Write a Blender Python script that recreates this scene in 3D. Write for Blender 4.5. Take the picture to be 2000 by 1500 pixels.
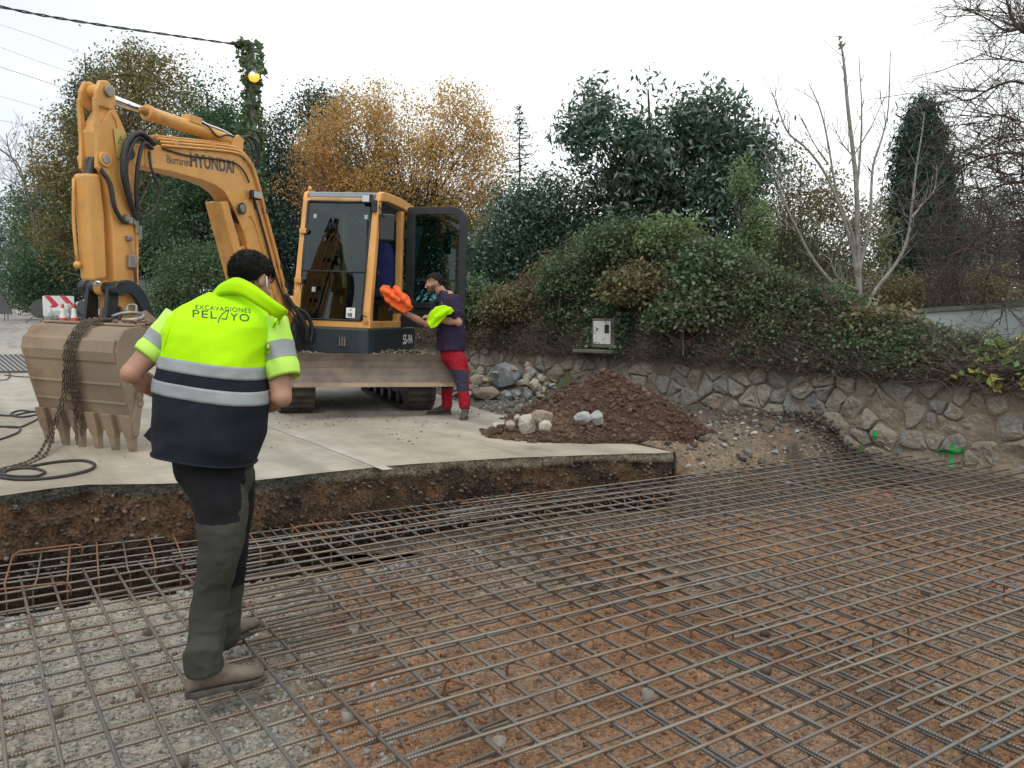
import bpy, math, random
import numpy as np
from mathutils import Vector, Matrix, noise as mnoise
from mathutils.bvhtree import BVHTree

for o in list(bpy.data.objects):
    bpy.data.objects.remove(o)
SC = bpy.context.scene
COL = SC.collection
rnd = random.Random(7)
rng = np.random.default_rng(11)
PI = math.pi

# ------------------------------------------------------------------ camera
CAM_H = 1.08                      # metres above the road by the machine
PITCH = math.atan(120 / 1503.0)
cam_d = bpy.data.cameras.new('camera')
cam_d.sensor_width = 36.0
cam_d.lens = 36.0 * 1503 / 2000
cam_d.clip_start = 0.05
cam_d.clip_end = 2000
cam = bpy.data.objects.new('camera', cam_d)
COL.objects.link(cam)
cam.location = (0, 0, CAM_H)
cam.rotation_euler = (PI / 2 - PITCH, 0, 0)
SC.camera = cam

# ------------------------------------------------------------------ world and sun
SUN_EL, SUN_AZ = math.radians(58), math.radians(205)      # azimuth from +y towards +x
w = bpy.data.worlds.new('World')
SC.world = w
w.use_nodes = True
nt = w.node_tree
nt.nodes.clear()
out = nt.nodes.new('ShaderNodeOutputWorld')
bg = nt.nodes.new('ShaderNodeBackground')
bg.inputs['Strength'].default_value = 0.1
sky = nt.nodes.new('ShaderNodeTexSky')
sky.sky_type = 'NISHITA'
sky.sun_disc = False
sky.sun_elevation = SUN_EL
sky.sun_rotation = SUN_AZ
sky.air_density = 1.5
sky.dust_density = 4.0
tc = nt.nodes.new('ShaderNodeTexCoord')
mp = nt.nodes.new('ShaderNodeMapping')
mp.inputs['Scale'].default_value = (1.0, 1.0, 2.6)
nz = nt.nodes.new('ShaderNodeTexNoise')
nz.inputs['Scale'].default_value = 1.7
nz.inputs['Detail'].default_value = 6
nz.inputs['Roughness'].default_value = 0.5
sep = nt.nodes.new('ShaderNodeSeparateXYZ')
mr = nt.nodes.new('ShaderNodeMapRange')           # cloud cover thins from the left bank to the bright right
mr.inputs['From Min'].default_value = -0.55
mr.inputs['From Max'].default_value = -0.10
mr.inputs['To Min'].default_value = 0.0
mr.inputs['To Max'].default_value = 0.62
add = nt.nodes.new('ShaderNodeMath'); add.operation = 'ADD'
ramp = nt.nodes.new('ShaderNodeValToRGB')
e = ramp.color_ramp.elements
e[0].position = 0.30; e[0].color = (5.2, 5.9, 6.8, 1)
e[1].position = 0.95; e[1].color = (11.6, 12.0, 11.9, 1)
mix = nt.nodes.new('ShaderNodeMix'); mix.data_type = 'RGBA'
mix.inputs['Factor'].default_value = 0.94
L = nt.links.new
L(tc.outputs['Generated'], mp.inputs['Vector']); L(mp.outputs[0], nz.inputs['Vector'])
L(tc.outputs['Generated'], sep.inputs[0]); L(sep.outputs['X'], mr.inputs['Value'])
L(nz.outputs['Fac'], add.inputs[0]); L(mr.outputs[0], add.inputs[1])
L(add.outputs[0], ramp.inputs['Fac'])
L(sky.outputs[0], mix.inputs['A']); L(ramp.outputs[0], mix.inputs['B'])
L(mix.outputs['Result'], bg.inputs['Color']); L(bg.outputs[0], out.inputs['Surface'])

sd = bpy.data.lights.new('sun', 'SUN')
sd.energy = 0.9
sd.angle = math.radians(25)
sd.color = (1.0, 0.97, 0.92)
so = bpy.data.objects.new('sun', sd)
COL.objects.link(so)
so.rotation_euler = (PI / 2 - SUN_EL, 0, PI - SUN_AZ)

SC.view_settings.view_transform = 'Standard'
SC.view_settings.look = 'None'
SC.view_settings.exposure = 0.27
SC.view_settings.gamma = 1.0
SC.view_settings.use_curve_mapping = False
SC.render.engine = 'CYCLES'
SC.cycles.max_bounces = 7
SC.cycles.transparent_max_bounces = 12

# ------------------------------------------------------------------ geometry from the surveyed view
_c, _s = math.cos(PITCH), math.sin(PITCH)


def ray(px, py):
    a, b = (px - 1000) / 1503.0, (750 - py) / 1503.0
    return Vector((a, _c + b * _s, b * _c - _s))


def at(px, py, y):
    """world point seen at a photograph position, y metres away"""
    r = ray(px, py)
    return r * (y / r.y) + Vector((0, 0, CAM_H))


def gp(px, py, z):
    """world point seen at a photograph position, on height z"""
    r = ray(px, py)
    return r * ((z - CAM_H) / r.z) + Vector((0, 0, CAM_H))


# ------------------------------------------------------------------ numpy noise
def _hash(ix, iy, iz, seed):
    h = (ix * 374761393 + iy * 668265263 + iz * 2147483647 + seed * 974711) & 0xFFFFFFFF
    h = ((h ^ (h >> 13)) * 1274126177) & 0xFFFFFFFF
    return ((h ^ (h >> 16)) & 0xFFFF) / 65535.0


def vnoise(x, y, z=0.0, seed=0):
    x = np.asarray(x, dtype=np.float64); y = np.asarray(y, dtype=np.float64); z = np.asarray(z, dtype=np.float64) + 0 * x
    fx, fy, fz = np.floor(x), np.floor(y), np.floor(z)
    ix, iy, iz = fx.astype(np.int64), fy.astype(np.int64), fz.astype(np.int64)
    u, v, t = x - fx, y - fy, z - fz
    u = u * u * (3 - 2 * u); v = v * v * (3 - 2 * v); t = t * t * (3 - 2 * t)
    def H(a, b, c): return _hash(ix + a, iy + b, iz + c, seed)
    def lerp(a, b, k): return a + (b - a) * k
    l0 = lerp(lerp(H(0, 0, 0), H(1, 0, 0), u), lerp(H(0, 1, 0), H(1, 1, 0), u), v)
    l1 = lerp(lerp(H(0, 0, 1), H(1, 0, 1), u), lerp(H(0, 1, 1), H(1, 1, 1), u), v)
    return lerp(l0, l1, t) * 2 - 1


def fbm(x, y, z=0.0, sc=1.0, oc=4, seed=0, rough=0.5):
    s, a, tot = 0.0, 1.0, 0.0
    for i in range(oc):
        s = s + a * vnoise(np.asarray(x) * sc, np.asarray(y) * sc, np.asarray(z) * sc, seed + i * 17)
        tot += a; a *= rough; sc *= 2.03
    return s / tot


def sstep(a, b, x):
    t = np.clip((np.asarray(x) - a) / (b - a), 0, 1)
    return t * t * (3 - 2 * t)


# ------------------------------------------------------------------ materials
def new_mat(name):
    m = bpy.data.materials.new(name)
    m.use_nodes = True
    return m, m.node_tree, m.node_tree.nodes['Principled BSDF']


def rgba(c): return (c[0], c[1], c[2], 1)


def mat(name, c1, c2=None, scale=6.0, rough=0.7, metal=0.0, bump=0.0, bscale=40.0, c3=None, s3=2.0, f3=(0.55, 0.75),
        rough2=None, spec=0.5, detail=5, coat=0.0, rust=None, bdist=0.01, attr=None):
    """procedural material: c1-c2 by noise, patches of c3 by a second noise, bump by a third"""
    m, t, b = new_mat(name)
    n = t.nodes
    co = n.new('ShaderNodeTexCoord')
    col = None
    b.inputs['Base Color'].default_value = rgba(c1)
    b.inputs['Roughness'].default_value = rough
    b.inputs['Metallic'].default_value = metal
    b.inputs['Specular IOR Level'].default_value = spec
    if coat: b.inputs['Coat Weight'].default_value = coat
    if attr:
        a = n.new('ShaderNodeAttribute'); a.attribute_name = attr
        col = a.outputs['Color']
    if c2:
        nz = n.new('ShaderNodeTexNoise'); nz.inputs['Scale'].default_value = scale; nz.inputs['Detail'].default_value = detail
        nz.inputs['Roughness'].default_value = 0.62
        t.links.new(co.outputs['Object'], nz.inputs['Vector'])
        r = n.new('ShaderNodeValToRGB')
        r.color_ramp.elements[0].position = 0.36; r.color_ramp.elements[1].position = 0.64
        r.color_ramp.elements[0].color = rgba(c1); r.color_ramp.elements[1].color = rgba(c2)
        t.links.new(nz.outputs['Fac'], r.inputs['Fac'])
        if col is not None:
            mx = n.new('ShaderNodeMix'); mx.data_type = 'RGBA'; mx.blend_type = 'MULTIPLY'; mx.inputs['Factor'].default_value = 1
            t.links.new(col, mx.inputs['A']); t.links.new(r.outputs['Color'], mx.inputs['B']); col = mx.outputs['Result']
        else:
            col = r.outputs['Color']
        if rough2 is not None:
            rr = n.new('ShaderNodeMapRange'); rr.inputs['From Min'].default_value = 0.35; rr.inputs['From Max'].default_value = 0.65
            rr.inputs['To Min'].default_value = rough; rr.inputs['To Max'].default_value = rough2
            t.links.new(nz.outputs['Fac'], rr.inputs['Value']); t.links.new(rr.outputs[0], b.inputs['Roughness'])
    if c3:
        n3 = n.new('ShaderNodeTexNoise'); n3.inputs['Scale'].default_value = s3; n3.inputs['Detail'].default_value = 6
        n3.inputs['Roughness'].default_value = 0.65
        t.links.new(co.outputs['Object'], n3.inputs['Vector'])
        r3 = n.new('ShaderNodeMapRange'); r3.inputs['From Min'].default_value = f3[0]; r3.inputs['From Max'].default_value = f3[1]
        t.links.new(n3.outputs['Fac'], r3.inputs['Value'])
        mx = n.new('ShaderNodeMix'); mx.data_type = 'RGBA'
        t.links.new(r3.outputs[0], mx.inputs['Factor'])
        if col is not None: t.links.new(col, mx.inputs['A'])
        else: mx.inputs['A'].default_value = rgba(c1)
        mx.inputs['B'].default_value = rgba(c3)
        col = mx.outputs['Result']
    if col is not None: t.links.new(col, b.inputs['Base Color'])
    if bump:
        nb = n.new('ShaderNodeTexNoise'); nb.inputs['Scale'].default_value = bscale; nb.inputs['Detail'].default_value = 6
        nb.inputs['Roughness'].default_value = 0.6
        t.links.new(co.outputs['Object'], nb.inputs['Vector'])
        bp = n.new('ShaderNodeBump'); bp.inputs['Strength'].default_value = bump; bp.inputs['Distance'].default_value = bdist
        t.links.new(nb.outputs['Fac'], bp.inputs['Height']); t.links.new(bp.outputs[0], b.inputs['Normal'])
    return m


def leaf_mat(name, cols, var_scale=0.6, trans=0.3, gloss=0.035, rough=0.45, gain=2.35):
    """each leaf takes its own tone from cols; a broad noise shifts whole sprays"""
    m, t, b = new_mat(name)
    n = t.nodes
    n.remove(b)
    o = n['Material Output']
    g = n.new('ShaderNodeNewGeometry')
    co = n.new('ShaderNodeTexCoord')
    nz = n.new('ShaderNodeTexNoise'); nz.inputs['Scale'].default_value = var_scale; nz.inputs['Detail'].default_value = 3
    t.links.new(co.outputs['Object'], nz.inputs['Vector'])
    k = n.new('ShaderNodeMath'); k.operation = 'MULTIPLY_ADD'; k.inputs[1].default_value = 0.55
    mr = n.new('ShaderNodeMapRange'); mr.inputs['From Min'].default_value = 0.3; mr.inputs['From Max'].default_value = 0.7
    mr.inputs['To Min'].default_value = 0.0; mr.inputs['To Max'].default_value = 0.45
    t.links.new(nz.outputs['Fac'], mr.inputs['Value'])
    t.links.new(g.outputs['Random Per Island'], k.inputs[0]); t.links.new(mr.outputs[0], k.inputs[2])
    r = n.new('ShaderNodeValToRGB')
    while len(r.color_ramp.elements) < len(cols): r.color_ramp.elements.new(0.5)
    for i, c in enumerate(cols):
        r.color_ramp.elements[i].position = i / max(1, len(cols) - 1)
        r.color_ramp.elements[i].color = rgba([v * gain for v in c])
    t.links.new(k.outputs[0], r.inputs['Fac'])
    d = n.new('ShaderNodeBsdfDiffuse'); tr = n.new('ShaderNodeBsdfTranslucent'); gl = n.new('ShaderNodeBsdfGlossy')
    gl.inputs['Roughness'].default_value = rough
    gl.inputs['Color'].default_value = (0.8, 0.85, 0.9, 1)
    pass
    t.links.new(r.outputs[0], d.inputs['Color']); t.links.new(r.outputs[0], tr.inputs['Color'])
    m1 = n.new('ShaderNodeMixShader'); m1.inputs[0].default_value = trans
    t.links.new(d.outputs[0], m1.inputs[1]); t.links.new(tr.outputs[0], m1.inputs[2])
    m2 = n.new('ShaderNodeMixShader'); m2.inputs[0].default_value = gloss
    t.links.new(m1.outputs[0], m2.inputs[1]); t.links.new(gl.outputs[0], m2.inputs[2])
    t.links.new(m2.outputs[0], o.inputs['Surface'])
    return m


def glass_mat(name, tint=(0.35, 0.5, 0.5), refl=1.0, rough=0.02):
    m, t, b = new_mat(name)
    n = t.nodes
    n.remove(b)
    o = n['Material Output']
    tr = n.new('ShaderNodeBsdfTransparent'); tr.inputs['Color'].default_value = rgba(tint)
    gl = n.new('ShaderNodeBsdfGlossy'); gl.inputs['Roughness'].default_value = rough
    fr = n.new('ShaderNodeFresnel'); fr.inputs['IOR'].default_value = 1.5
    mu = n.new('ShaderNodeMath'); mu.operation = 'MULTIPLY'; mu.inputs[1].default_value = refl
    mx = n.new('ShaderNodeMixShader')
    t.links.new(fr.outputs[0], mu.inputs[0]); t.links.new(mu.outputs[0], mx.inputs[0])
    t.links.new(tr.outputs[0], mx.inputs[1]); t.links.new(gl.outputs[0], mx.inputs[2])
    t.links.new(mx.outputs[0], o.inputs['Surface'])
    return m


# ------------------------------------------------------------------ mesh builder
ORG = {}


def rot_to(zdir, hint=None):
    z = Vector(zdir).normalized()
    h = Vector(hint) if hint is not None else (Vector((0, 0, 1)) if abs(z.z) < 0.95 else Vector((0, 1, 0)))
    x = h.cross(z)
    if x.length < 1e-6: x = Vector((1, 0, 0))
    x.normalize()
    y = z.cross(x)
    return Matrix((x, y, z)).transposed()


class MB:
    def __init__(s):
        s.v = []; s.f = []; s.m = []

    def add(s, vs, fs, m=0):
        o = len(s.v)
        s.v.extend([tuple(p) for p in vs])
        s.f.extend([tuple(i + o for i in f) for f in fs])
        s.m.extend([m] * len(fs))
        return s

    def box(s, c, size, R=None, m=0):
        hx, hy, hz = size[0] / 2, size[1] / 2, size[2] / 2
        P = [Vector((x, y, z)) for x in (-hx, hx) for y in (-hy, hy) for z in (-hz, hz)]
        if R is not None: P = [R @ p for p in P]
        P = [p + Vector(c) for p in P]
        return s.add(P, [(0, 1, 3, 2), (4, 6, 7, 5), (0, 4, 5, 1), (2, 3, 7, 6), (0, 2, 6, 4), (1, 5, 7, 3)], m)

    def bar(s, p0, p1, wdt, hgt, hint=None, m=0):
        p0, p1 = Vector(p0), Vector(p1)
        R = rot_to(p1 - p0, hint)
        return s.box((p0 + p1) / 2, (wdt, hgt, (p1 - p0).length), R, m)

    def prism(s, poly, fn0, fn1, m=0):
        """poly: 2-D outline; fn0 and fn1 map an outline point to the two faces"""
        n = len(poly)
        A = [fn0(p) for p in poly]; B = [fn1(p) for p in poly]
        fs = [tuple(range(n))[::-1], tuple(range(n, 2 * n))]
        fs += [(i, (i + 1) % n, n + (i + 1) % n, n + i) for i in range(n)]
        return s.add(A + B, fs, m)

    def rings(s, R, caps=True, m=0, close=True):
        n = len(R[0]); k = len(R)
        vs = [p for r in R for p in r]
        fs = []
        for i in range(k - 1):
            for j in range(n if close else n - 1):
                j2 = (j + 1) % n
                fs.append((i * n + j, i * n + j2, (i + 1) * n + j2, (i + 1) * n + j))
        if caps:
            fs.append(tuple(range(n))[::-1]); fs.append(tuple((k - 1) * n + j for j in range(n)))
        return s.add(vs, fs, m)

    def tube(s, pts, r, n=8, caps=True, m=0, sq=1.0):
        pts = [Vector(p) for p in pts]
        k = len(pts)
        rs = r if isinstance(r, (list, tuple)) else [r] * k
        R = []
        up = None
        for i, p in enumerate(pts):
            d = (pts[min(i + 1, k - 1)] - pts[max(i - 1, 0)])
            if d.length < 1e-9: d = Vector((0, 0, 1))
            d.normalize()
            if up is None:
                up = Vector((0, 0, 1)) if abs(d.z) < 0.9 else Vector((1, 0, 0))
            x = up.cross(d)
            if x.length < 1e-6: x = Vector((1, 0, 0)).cross(d)
            x.normalize(); y = d.cross(x); up = y
            R.append([p + (x * math.cos(2 * PI * j / n) + y * math.sin(2 * PI * j / n) * sq) * rs[i] for j in range(n)])
        return s.rings(R, caps, m)

    def cyl(s, p0, p1, r0, r1=None, n=12, caps=True, m=0):
        return s.tube([p0, p1], [r0, r0 if r1 is None else r1], n, caps, m)

    def ball(s, c, r, nu=10, nv=7, R=None, m=0):
        c = Vector(c)
        r = Vector(r) if isinstance(r, (tuple, list, Vector)) else Vector((r, r, r))
        vs = [Vector((0, 0, -1))]
        for i in range(1, nv):
            a = -PI / 2 + PI * i / nv
            for j in range(nu):
                b = 2 * PI * j / nu
                vs.append(Vector((math.cos(a) * math.cos(b), math.cos(a) * math.sin(b), math.sin(a))))
        vs.append(Vector((0, 0, 1)))
        vs = [Vector((p.x * r.x, p.y * r.y, p.z * r.z)) for p in vs]
        if R is not None: vs = [R @ p for p in vs]
        vs = [p + c for p in vs]
        fs = [(0, 1 + (j + 1) % nu, 1 + j) for j in range(nu)]
        for i in range(nv - 2):
            for j in range(nu):
                a = 1 + i * nu + j; b = 1 + i * nu + (j + 1) % nu
                fs.append((a, b, b + nu, a + nu))
        t = len(vs) - 1; o = 1 + (nv - 2) * nu
        fs += [(o + j, o + (j + 1) % nu, t) for j in range(nu)]
        return s.add(vs, fs, m)

    def xform(s, fn):
        s.v = [tuple(fn(Vector(p))) for p in s.v]
        return s

    def build(s, name, mats, parent=None, smooth=False, org=None, bevel=0.0, flip=False):
        o0 = ORG.get(parent, Vector((0, 0, 0))) if parent is not None else (Vector(org) if org is not None else Vector((0, 0, 0)))
        me = bpy.data.meshes.new(name)
        a = np.array(s.v, dtype=np.float64).reshape(-1, 3) - np.array(o0)
        me.from_pydata([tuple(p) for p in a], [], s.f)
        if not isinstance(mats, (list, tuple)): mats = [mats]
        for q in mats: me.materials.append(q)
        if len(mats) > 1: me.polygons.foreach_set('material_index', s.m)
        if smooth: me.polygons.foreach_set('use_smooth', [True] * len(me.polygons))
        me.update()
        fix_normals(me)
        o = link(name, me, parent, o0)
        if bevel:
            bv = o.modifiers.new('bevel', 'BEVEL'); bv.width = bevel; bv.segments = 2
            bv.limit_method = 'ANGLE'; bv.angle_limit = math.radians(35)
        if smooth and bevel == 0: pass
        return o


import bmesh


def fix_normals(me):
    bm = bmesh.new(); bm.from_mesh(me)
    bmesh.ops.recalc_face_normals(bm, faces=bm.faces)
    bm.to_mesh(me); bm.free()


def link(name, me, parent=None, o0=None):
    o = bpy.data.objects.new(name, me)
    COL.objects.link(o)
    if parent is not None:
        o.parent = parent
        ORG[o] = ORG.get(parent, Vector((0, 0, 0)))
    else:
        o0 = Vector(o0) if o0 is not None else Vector((0, 0, 0))
        o.location = o0
        ORG[o] = o0
    return o


def np_mesh(name, V, Fq, mats, parent=None, smooth=False, org=None, midx=None, colors=None):
    """fast mesh from numpy arrays; Fq is (n,3) or (n,4)"""
    o0 = ORG.get(parent, Vector((0, 0, 0))) if parent is not None else (Vector(org) if org is not None else Vector((0, 0, 0)))
    V = (np.asarray(V, dtype=np.float32) - np.array(o0, dtype=np.float32))
    Fq = np.asarray(Fq, dtype=np.int32)
    me = bpy.data.meshes.new(name)
    me.vertices.add(len(V)); me.vertices.foreach_set('co', V.ravel())
    k = Fq.shape[1]
    me.loops.add(Fq.size); me.loops.foreach_set('vertex_index', Fq.ravel())
    me.polygons.add(len(Fq))
    me.polygons.foreach_set('loop_start', np.arange(0, Fq.size, k, dtype=np.int32))
    me.polygons.foreach_set('loop_total', np.full(len(Fq), k, dtype=np.int32))
    if smooth: me.polygons.foreach_set('use_smooth', np.ones(len(Fq), dtype=bool))
    if not isinstance(mats, (list, tuple)): mats = [mats]
    for q in mats: me.materials.append(q)
    if midx is not None: me.polygons.foreach_set('material_index', np.asarray(midx, dtype=np.int32))
    me.update(calc_edges=True)
    if colors is not None:
        at_ = me.color_attributes.new('tint', 'FLOAT_COLOR', 'POINT')
        c4 = np.ones((len(V), 4), dtype=np.float32); c4[:, :3] = colors
        at_.data.foreach_set('color', c4.ravel())
    return link(name, me, parent, o0)


def grid_faces(nx, ny):
    i = np.arange(nx - 1)[:, None] * ny + np.arange(ny - 1)[None, :]
    i = i.ravel()
    return np.stack([i, i + ny, i + ny + 1, i + 1], 1)


def tag(o, label=None, cat=None, group=None, kind=None):
    if label: o['label'] = label
    if cat: o['category'] = cat
    if group: o['group'] = group
    if kind: o['kind'] = kind
    return o


def thing(name, label, cat, loc, group=None):
    o = bpy.data.objects.new(name, None)
    o.empty_display_size = 0.1
    COL.objects.link(o)
    o.location = loc
    ORG[o] = Vector(loc)
    return tag(o, label, cat, group)


def share(src, parent, M=None):
    """a copy of a part (mesh data shared)"""
    c = src.copy(); COL.objects.link(c); c.parent = parent
    ORG[c] = ORG.get(parent, Vector((0, 0, 0)))
    if M is not None: c.matrix_local = M
    return c


def catmull(P, n=8):
    P = [Vector(p) for p in P]
    Q = [P[0] * 2 - P[1]] + P + [P[-1] * 2 - P[-2]]
    R = []
    for i in range(1, len(Q) - 2):
        a, b, c, d = Q[i - 1], Q[i], Q[i + 1], Q[i + 2]
        for k in range(n):
            t = k / n
            R.append(0.5 * (2 * b + (c - a) * t + (2 * a - 5 * b + 4 * c - d) * t * t + (3 * b - a - 3 * c + d) * t ** 3))
    R.append(P[-1])
    return R


def text_mesh(body, size, spacing=1.0, extrude=0.0, shear=0.0, offset=0.0):
    """flat lettering as triangles in its own x-y plane, centred"""
    cu = bpy.data.curves.new('lettering', 'FONT')
    cu.body = body; cu.size = size; cu.align_x = 'CENTER'; cu.align_y = 'CENTER'
    cu.space_character = spacing; cu.shear = shear; cu.offset = offset
    cu.resolution_u = 3
    ob = bpy.data.objects.new('lettering', cu)
    COL.objects.link(ob)
    bpy.context.view_layer.update()
    dg = bpy.context.evaluated_depsgraph_get()
    me = bpy.data.meshes.new_from_object(ob.evaluated_get(dg))
    bpy.data.objects.remove(ob); bpy.data.curves.remove(cu)
    V = [Vector(v.co) for v in me.vertices]
    Fc = [tuple(p.vertices) for p in me.polygons]
    bpy.data.meshes.remove(me)
    return V, Fc

# =================================================================== SETTING
def island_mat(name, cols, rough=0.85, bump=0.3, bscale=60):
    """stones and clods: every piece its own tone"""
    m, t, b = new_mat(name)
    n = t.nodes
    g = n.new('ShaderNodeNewGeometry')
    r = n.new('ShaderNodeValToRGB')
    while len(r.color_ramp.elements) < len(cols): r.color_ramp.elements.new(0.5)
    for i, c in enumerate(cols):
        r.color_ramp.elements[i].position = i / max(1, len(cols) - 1); r.color_ramp.elements[i].color = rgba(c)
    t.links.new(g.outputs['Random Per Island'], r.inputs['Fac']); t.links.new(r.outputs[0], b.inputs['Base Color'])
    b.inputs['Roughness'].default_value = rough
    return m


def stone_mat(name, cols, patch=(0.30, 0.22, 0.14), f3=(0.52, 0.72), bump=0.8, bscale=22, s3=5.0):
    """one stone per object: tone from the object, stains and relief by noise"""
    m, t, b = new_mat(name)
    n = t.nodes
    oi = n.new('ShaderNodeObjectInfo'); co = n.new('ShaderNodeTexCoord')
    r = n.new('ShaderNodeValToRGB')
    while len(r.color_ramp.elements) < len(cols): r.color_ramp.elements.new(0.5)
    for i, c in enumerate(cols):
        r.color_ramp.elements[i].position = i / max(1, len(cols) - 1); r.color_ramp.elements[i].color = rgba(c)
    t.links.new(oi.outputs['Random'], r.inputs['Fac'])
    nz = n.new('ShaderNodeTexNoise'); nz.inputs['Scale'].default_value = s3; nz.inputs['Detail'].default_value = 8
    nz.inputs['Roughness'].default_value = 0.7
    t.links.new(co.outputs['Object'], nz.inputs['Vector'])
    mr = n.new('ShaderNodeMapRange'); mr.inputs['From Min'].default_value = f3[0]; mr.inputs['From Max'].default_value = f3[1]
    t.links.new(nz.outputs['Fac'], mr.inputs['Value'])
    mx = n.new('ShaderNodeMix'); mx.data_type = 'RGBA'
    t.links.new(mr.outputs[0], mx.inputs['Factor']); t.links.new(r.outputs[0], mx.inputs['A']); mx.inputs['B'].default_value = rgba(patch)
    n2 = n.new('ShaderNodeTexNoise'); n2.inputs['Scale'].default_value = 38; n2.inputs['Detail'].default_value = 5
    t.links.new(co.outputs['Object'], n2.inputs['Vector'])
    m2 = n.new('ShaderNodeMix'); m2.data_type = 'RGBA'; m2.blend_type = 'OVERLAY'; m2.inputs['Factor'].default_value = 0.55
    t.links.new(mx.outputs['Result'], m2.inputs['A']); t.links.new(n2.outputs['Fac'], m2.inputs['B'])
    t.links.new(m2.outputs['Result'], b.inputs['Base Color'])
    b.inputs['Roughness'].default_value = 0.9; b.inputs['Specular IOR Level'].default_value = 0.25
    nb = n.new('ShaderNodeTexNoise'); nb.inputs['Scale'].default_value = bscale; nb.inputs['Detail'].default_value = 7
    nb.inputs['Roughness'].default_value = 0.65
    t.links.new(co.outputs['Object'], nb.inputs['Vector'])
    bp = n.new('ShaderNodeBump'); bp.inputs['Strength'].default_value = bump; bp.inputs['Distance'].default_value = 0.02
    t.links.new(nb.outputs['Fac'], bp.inputs['Height']); t.links.new(bp.outputs[0], b.inputs['Normal'])
    return m


def rise(y):
    y = np.asarray(y, dtype=np.float64)
    a = np.where(y < 10, 0, np.where(y < 12, 0.0155 * (y - 10) ** 2, 0.062 + 0.062 * (y - 12)))
    far = 0.062 + 0.062 * 14
    return np.where(y > 26, far + 0.034 * (y - 26), a)


def rz(x, y):
    return np.clip(-0.024 * (np.asarray(x) + 2.9), -0.11, 0.09) + rise(y)


def resample(P, n):
    P = np.array([tuple(p)[:2] for p in P], dtype=float)
    d = np.r_[0, np.cumsum(np.hypot(*np.diff(P, axis=0).T))]
    t = np.linspace(0, d[-1], n)
    return np.stack([np.interp(t, d, P[:, 0]), np.interp(t, d, P[:, 1])], 1)


# ---- road slab
EDGE = [gp(-500, 1010, .02), gp(-250, 985, .02), gp(0, 968, .01), gp(90, 957, .0), gp(170, 947, .0), gp(330, 944, -.01), gp(500, 938, -.025),
        gp(760, 909, -.045), gp(1000, 894, -.07), gp(1315, 882, -.10)]
R_EDGE = [tuple(EDGE[-1])[:2], (.45, 8.5), (-.22, 9.7), (-1.2, 11.8), (-3.6, 15.2), (-7, 19.5), (-11.5, 25), (-19, 34), (-27.7, 45), (-39, 60), (-58, 82)]
L_EDGE = [tuple(EDGE[0])[:2], (-9.5, 7.5), (-15, 14), (-21, 21), (-29, 29), (-38, 38), (-50, 50), (-65, 66), (-85, 88)]
NU, NV = 200, 260
tt = np.linspace(0, 1, NV) ** 1.7


def along(P, t, n=600):
    Q = resample(P, n)
    return np.stack([np.interp(t, np.linspace(0, 1, n), Q[:, 0]), np.interp(t, np.linspace(0, 1, n), Q[:, 1])], 1)


Lp, Rp = along(L_EDGE, tt), along(R_EDGE, tt)
E2 = resample(EDGE, NU)
uu = np.linspace(0, 1, NU)
dev = E2 - (Lp[0][None] * (1 - uu)[:, None] + Rp[0][None] * uu[:, None])
RX = Lp[:, None, :] * (1 - uu)[None, :, None] + Rp[:, None, :] * uu[None, :, None] + dev[None] * np.exp(-tt * 25)[:, None, None]
rxy = RX.reshape(-1, 2)
jag = 0.02 * fbm(rxy[:, 0], rxy[:, 1], 0, 3.0, 4, 5)
first = (np.arange(NV * NU) < NU)
rxy = rxy.copy()
rxy[first, 1] += jag[first] * 1.6
rzv = rz(rxy[:, 0], rxy[:, 1]) + 0.006 * fbm(rxy[:, 0], rxy[:, 1], 0, 0.8, 3, 9)
M_road = mat('road_concrete', (0.40, 0.365, 0.31), (0.315, 0.287, 0.243), scale=3.2, rough=0.88, bump=0.35, bscale=60, c3=(0.235, 0.185, 0.135),
             s3=1.1, f3=(0.56, 0.80), bdist=0.006, attr='tint', detail=9)
ra_, rb_ = rxy[:, 0] * -.57 + rxy[:, 1] * .82, rxy[:, 0] * .82 + rxy[:, 1] * .57
dirt_ = sstep(.42, .68, .5 + .5 * fbm(ra_ * .35, rb_ * 2.2, 0, 1.0, 5, 15, .6))
trk_ = (np.exp(-((rb_ - 3.2) / .22) ** 2) + np.exp(-((rb_ - 4.7) / .22) ** 2)) * (.5 + .5 * fbm(ra_, rb_, 0, 1.5, 3, 16))
mud_ = sstep(.50, .72, .5 + .5 * fbm(rxy[:, 0], rxy[:, 1], 0, .55, 4, 17)) * sstep(12, 7, rxy[:, 1])
rk_ = 1 - .26 * dirt_ - .26 * np.clip(trk_, 0, 1)
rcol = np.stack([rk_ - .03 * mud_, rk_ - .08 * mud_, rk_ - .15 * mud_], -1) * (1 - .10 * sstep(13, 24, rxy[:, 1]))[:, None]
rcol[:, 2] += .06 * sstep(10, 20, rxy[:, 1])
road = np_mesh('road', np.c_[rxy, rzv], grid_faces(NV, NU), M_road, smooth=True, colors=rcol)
road_bvh = BVHTree.FromPolygons([Vector(q) for q in np.c_[rxy, rzv]], [tuple(f) for f in grid_faces(NV, NU)])


def road_h(x, y):
    h = road_bvh.ray_cast(Vector((x, y, 20)), Vector((0, 0, -1)))
    return h[0].z if h[0] else float(rz(x, y))
tag(road, kind='structure')
road_edge = np.c_[rxy[:NU], rzv[:NU]]

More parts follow.
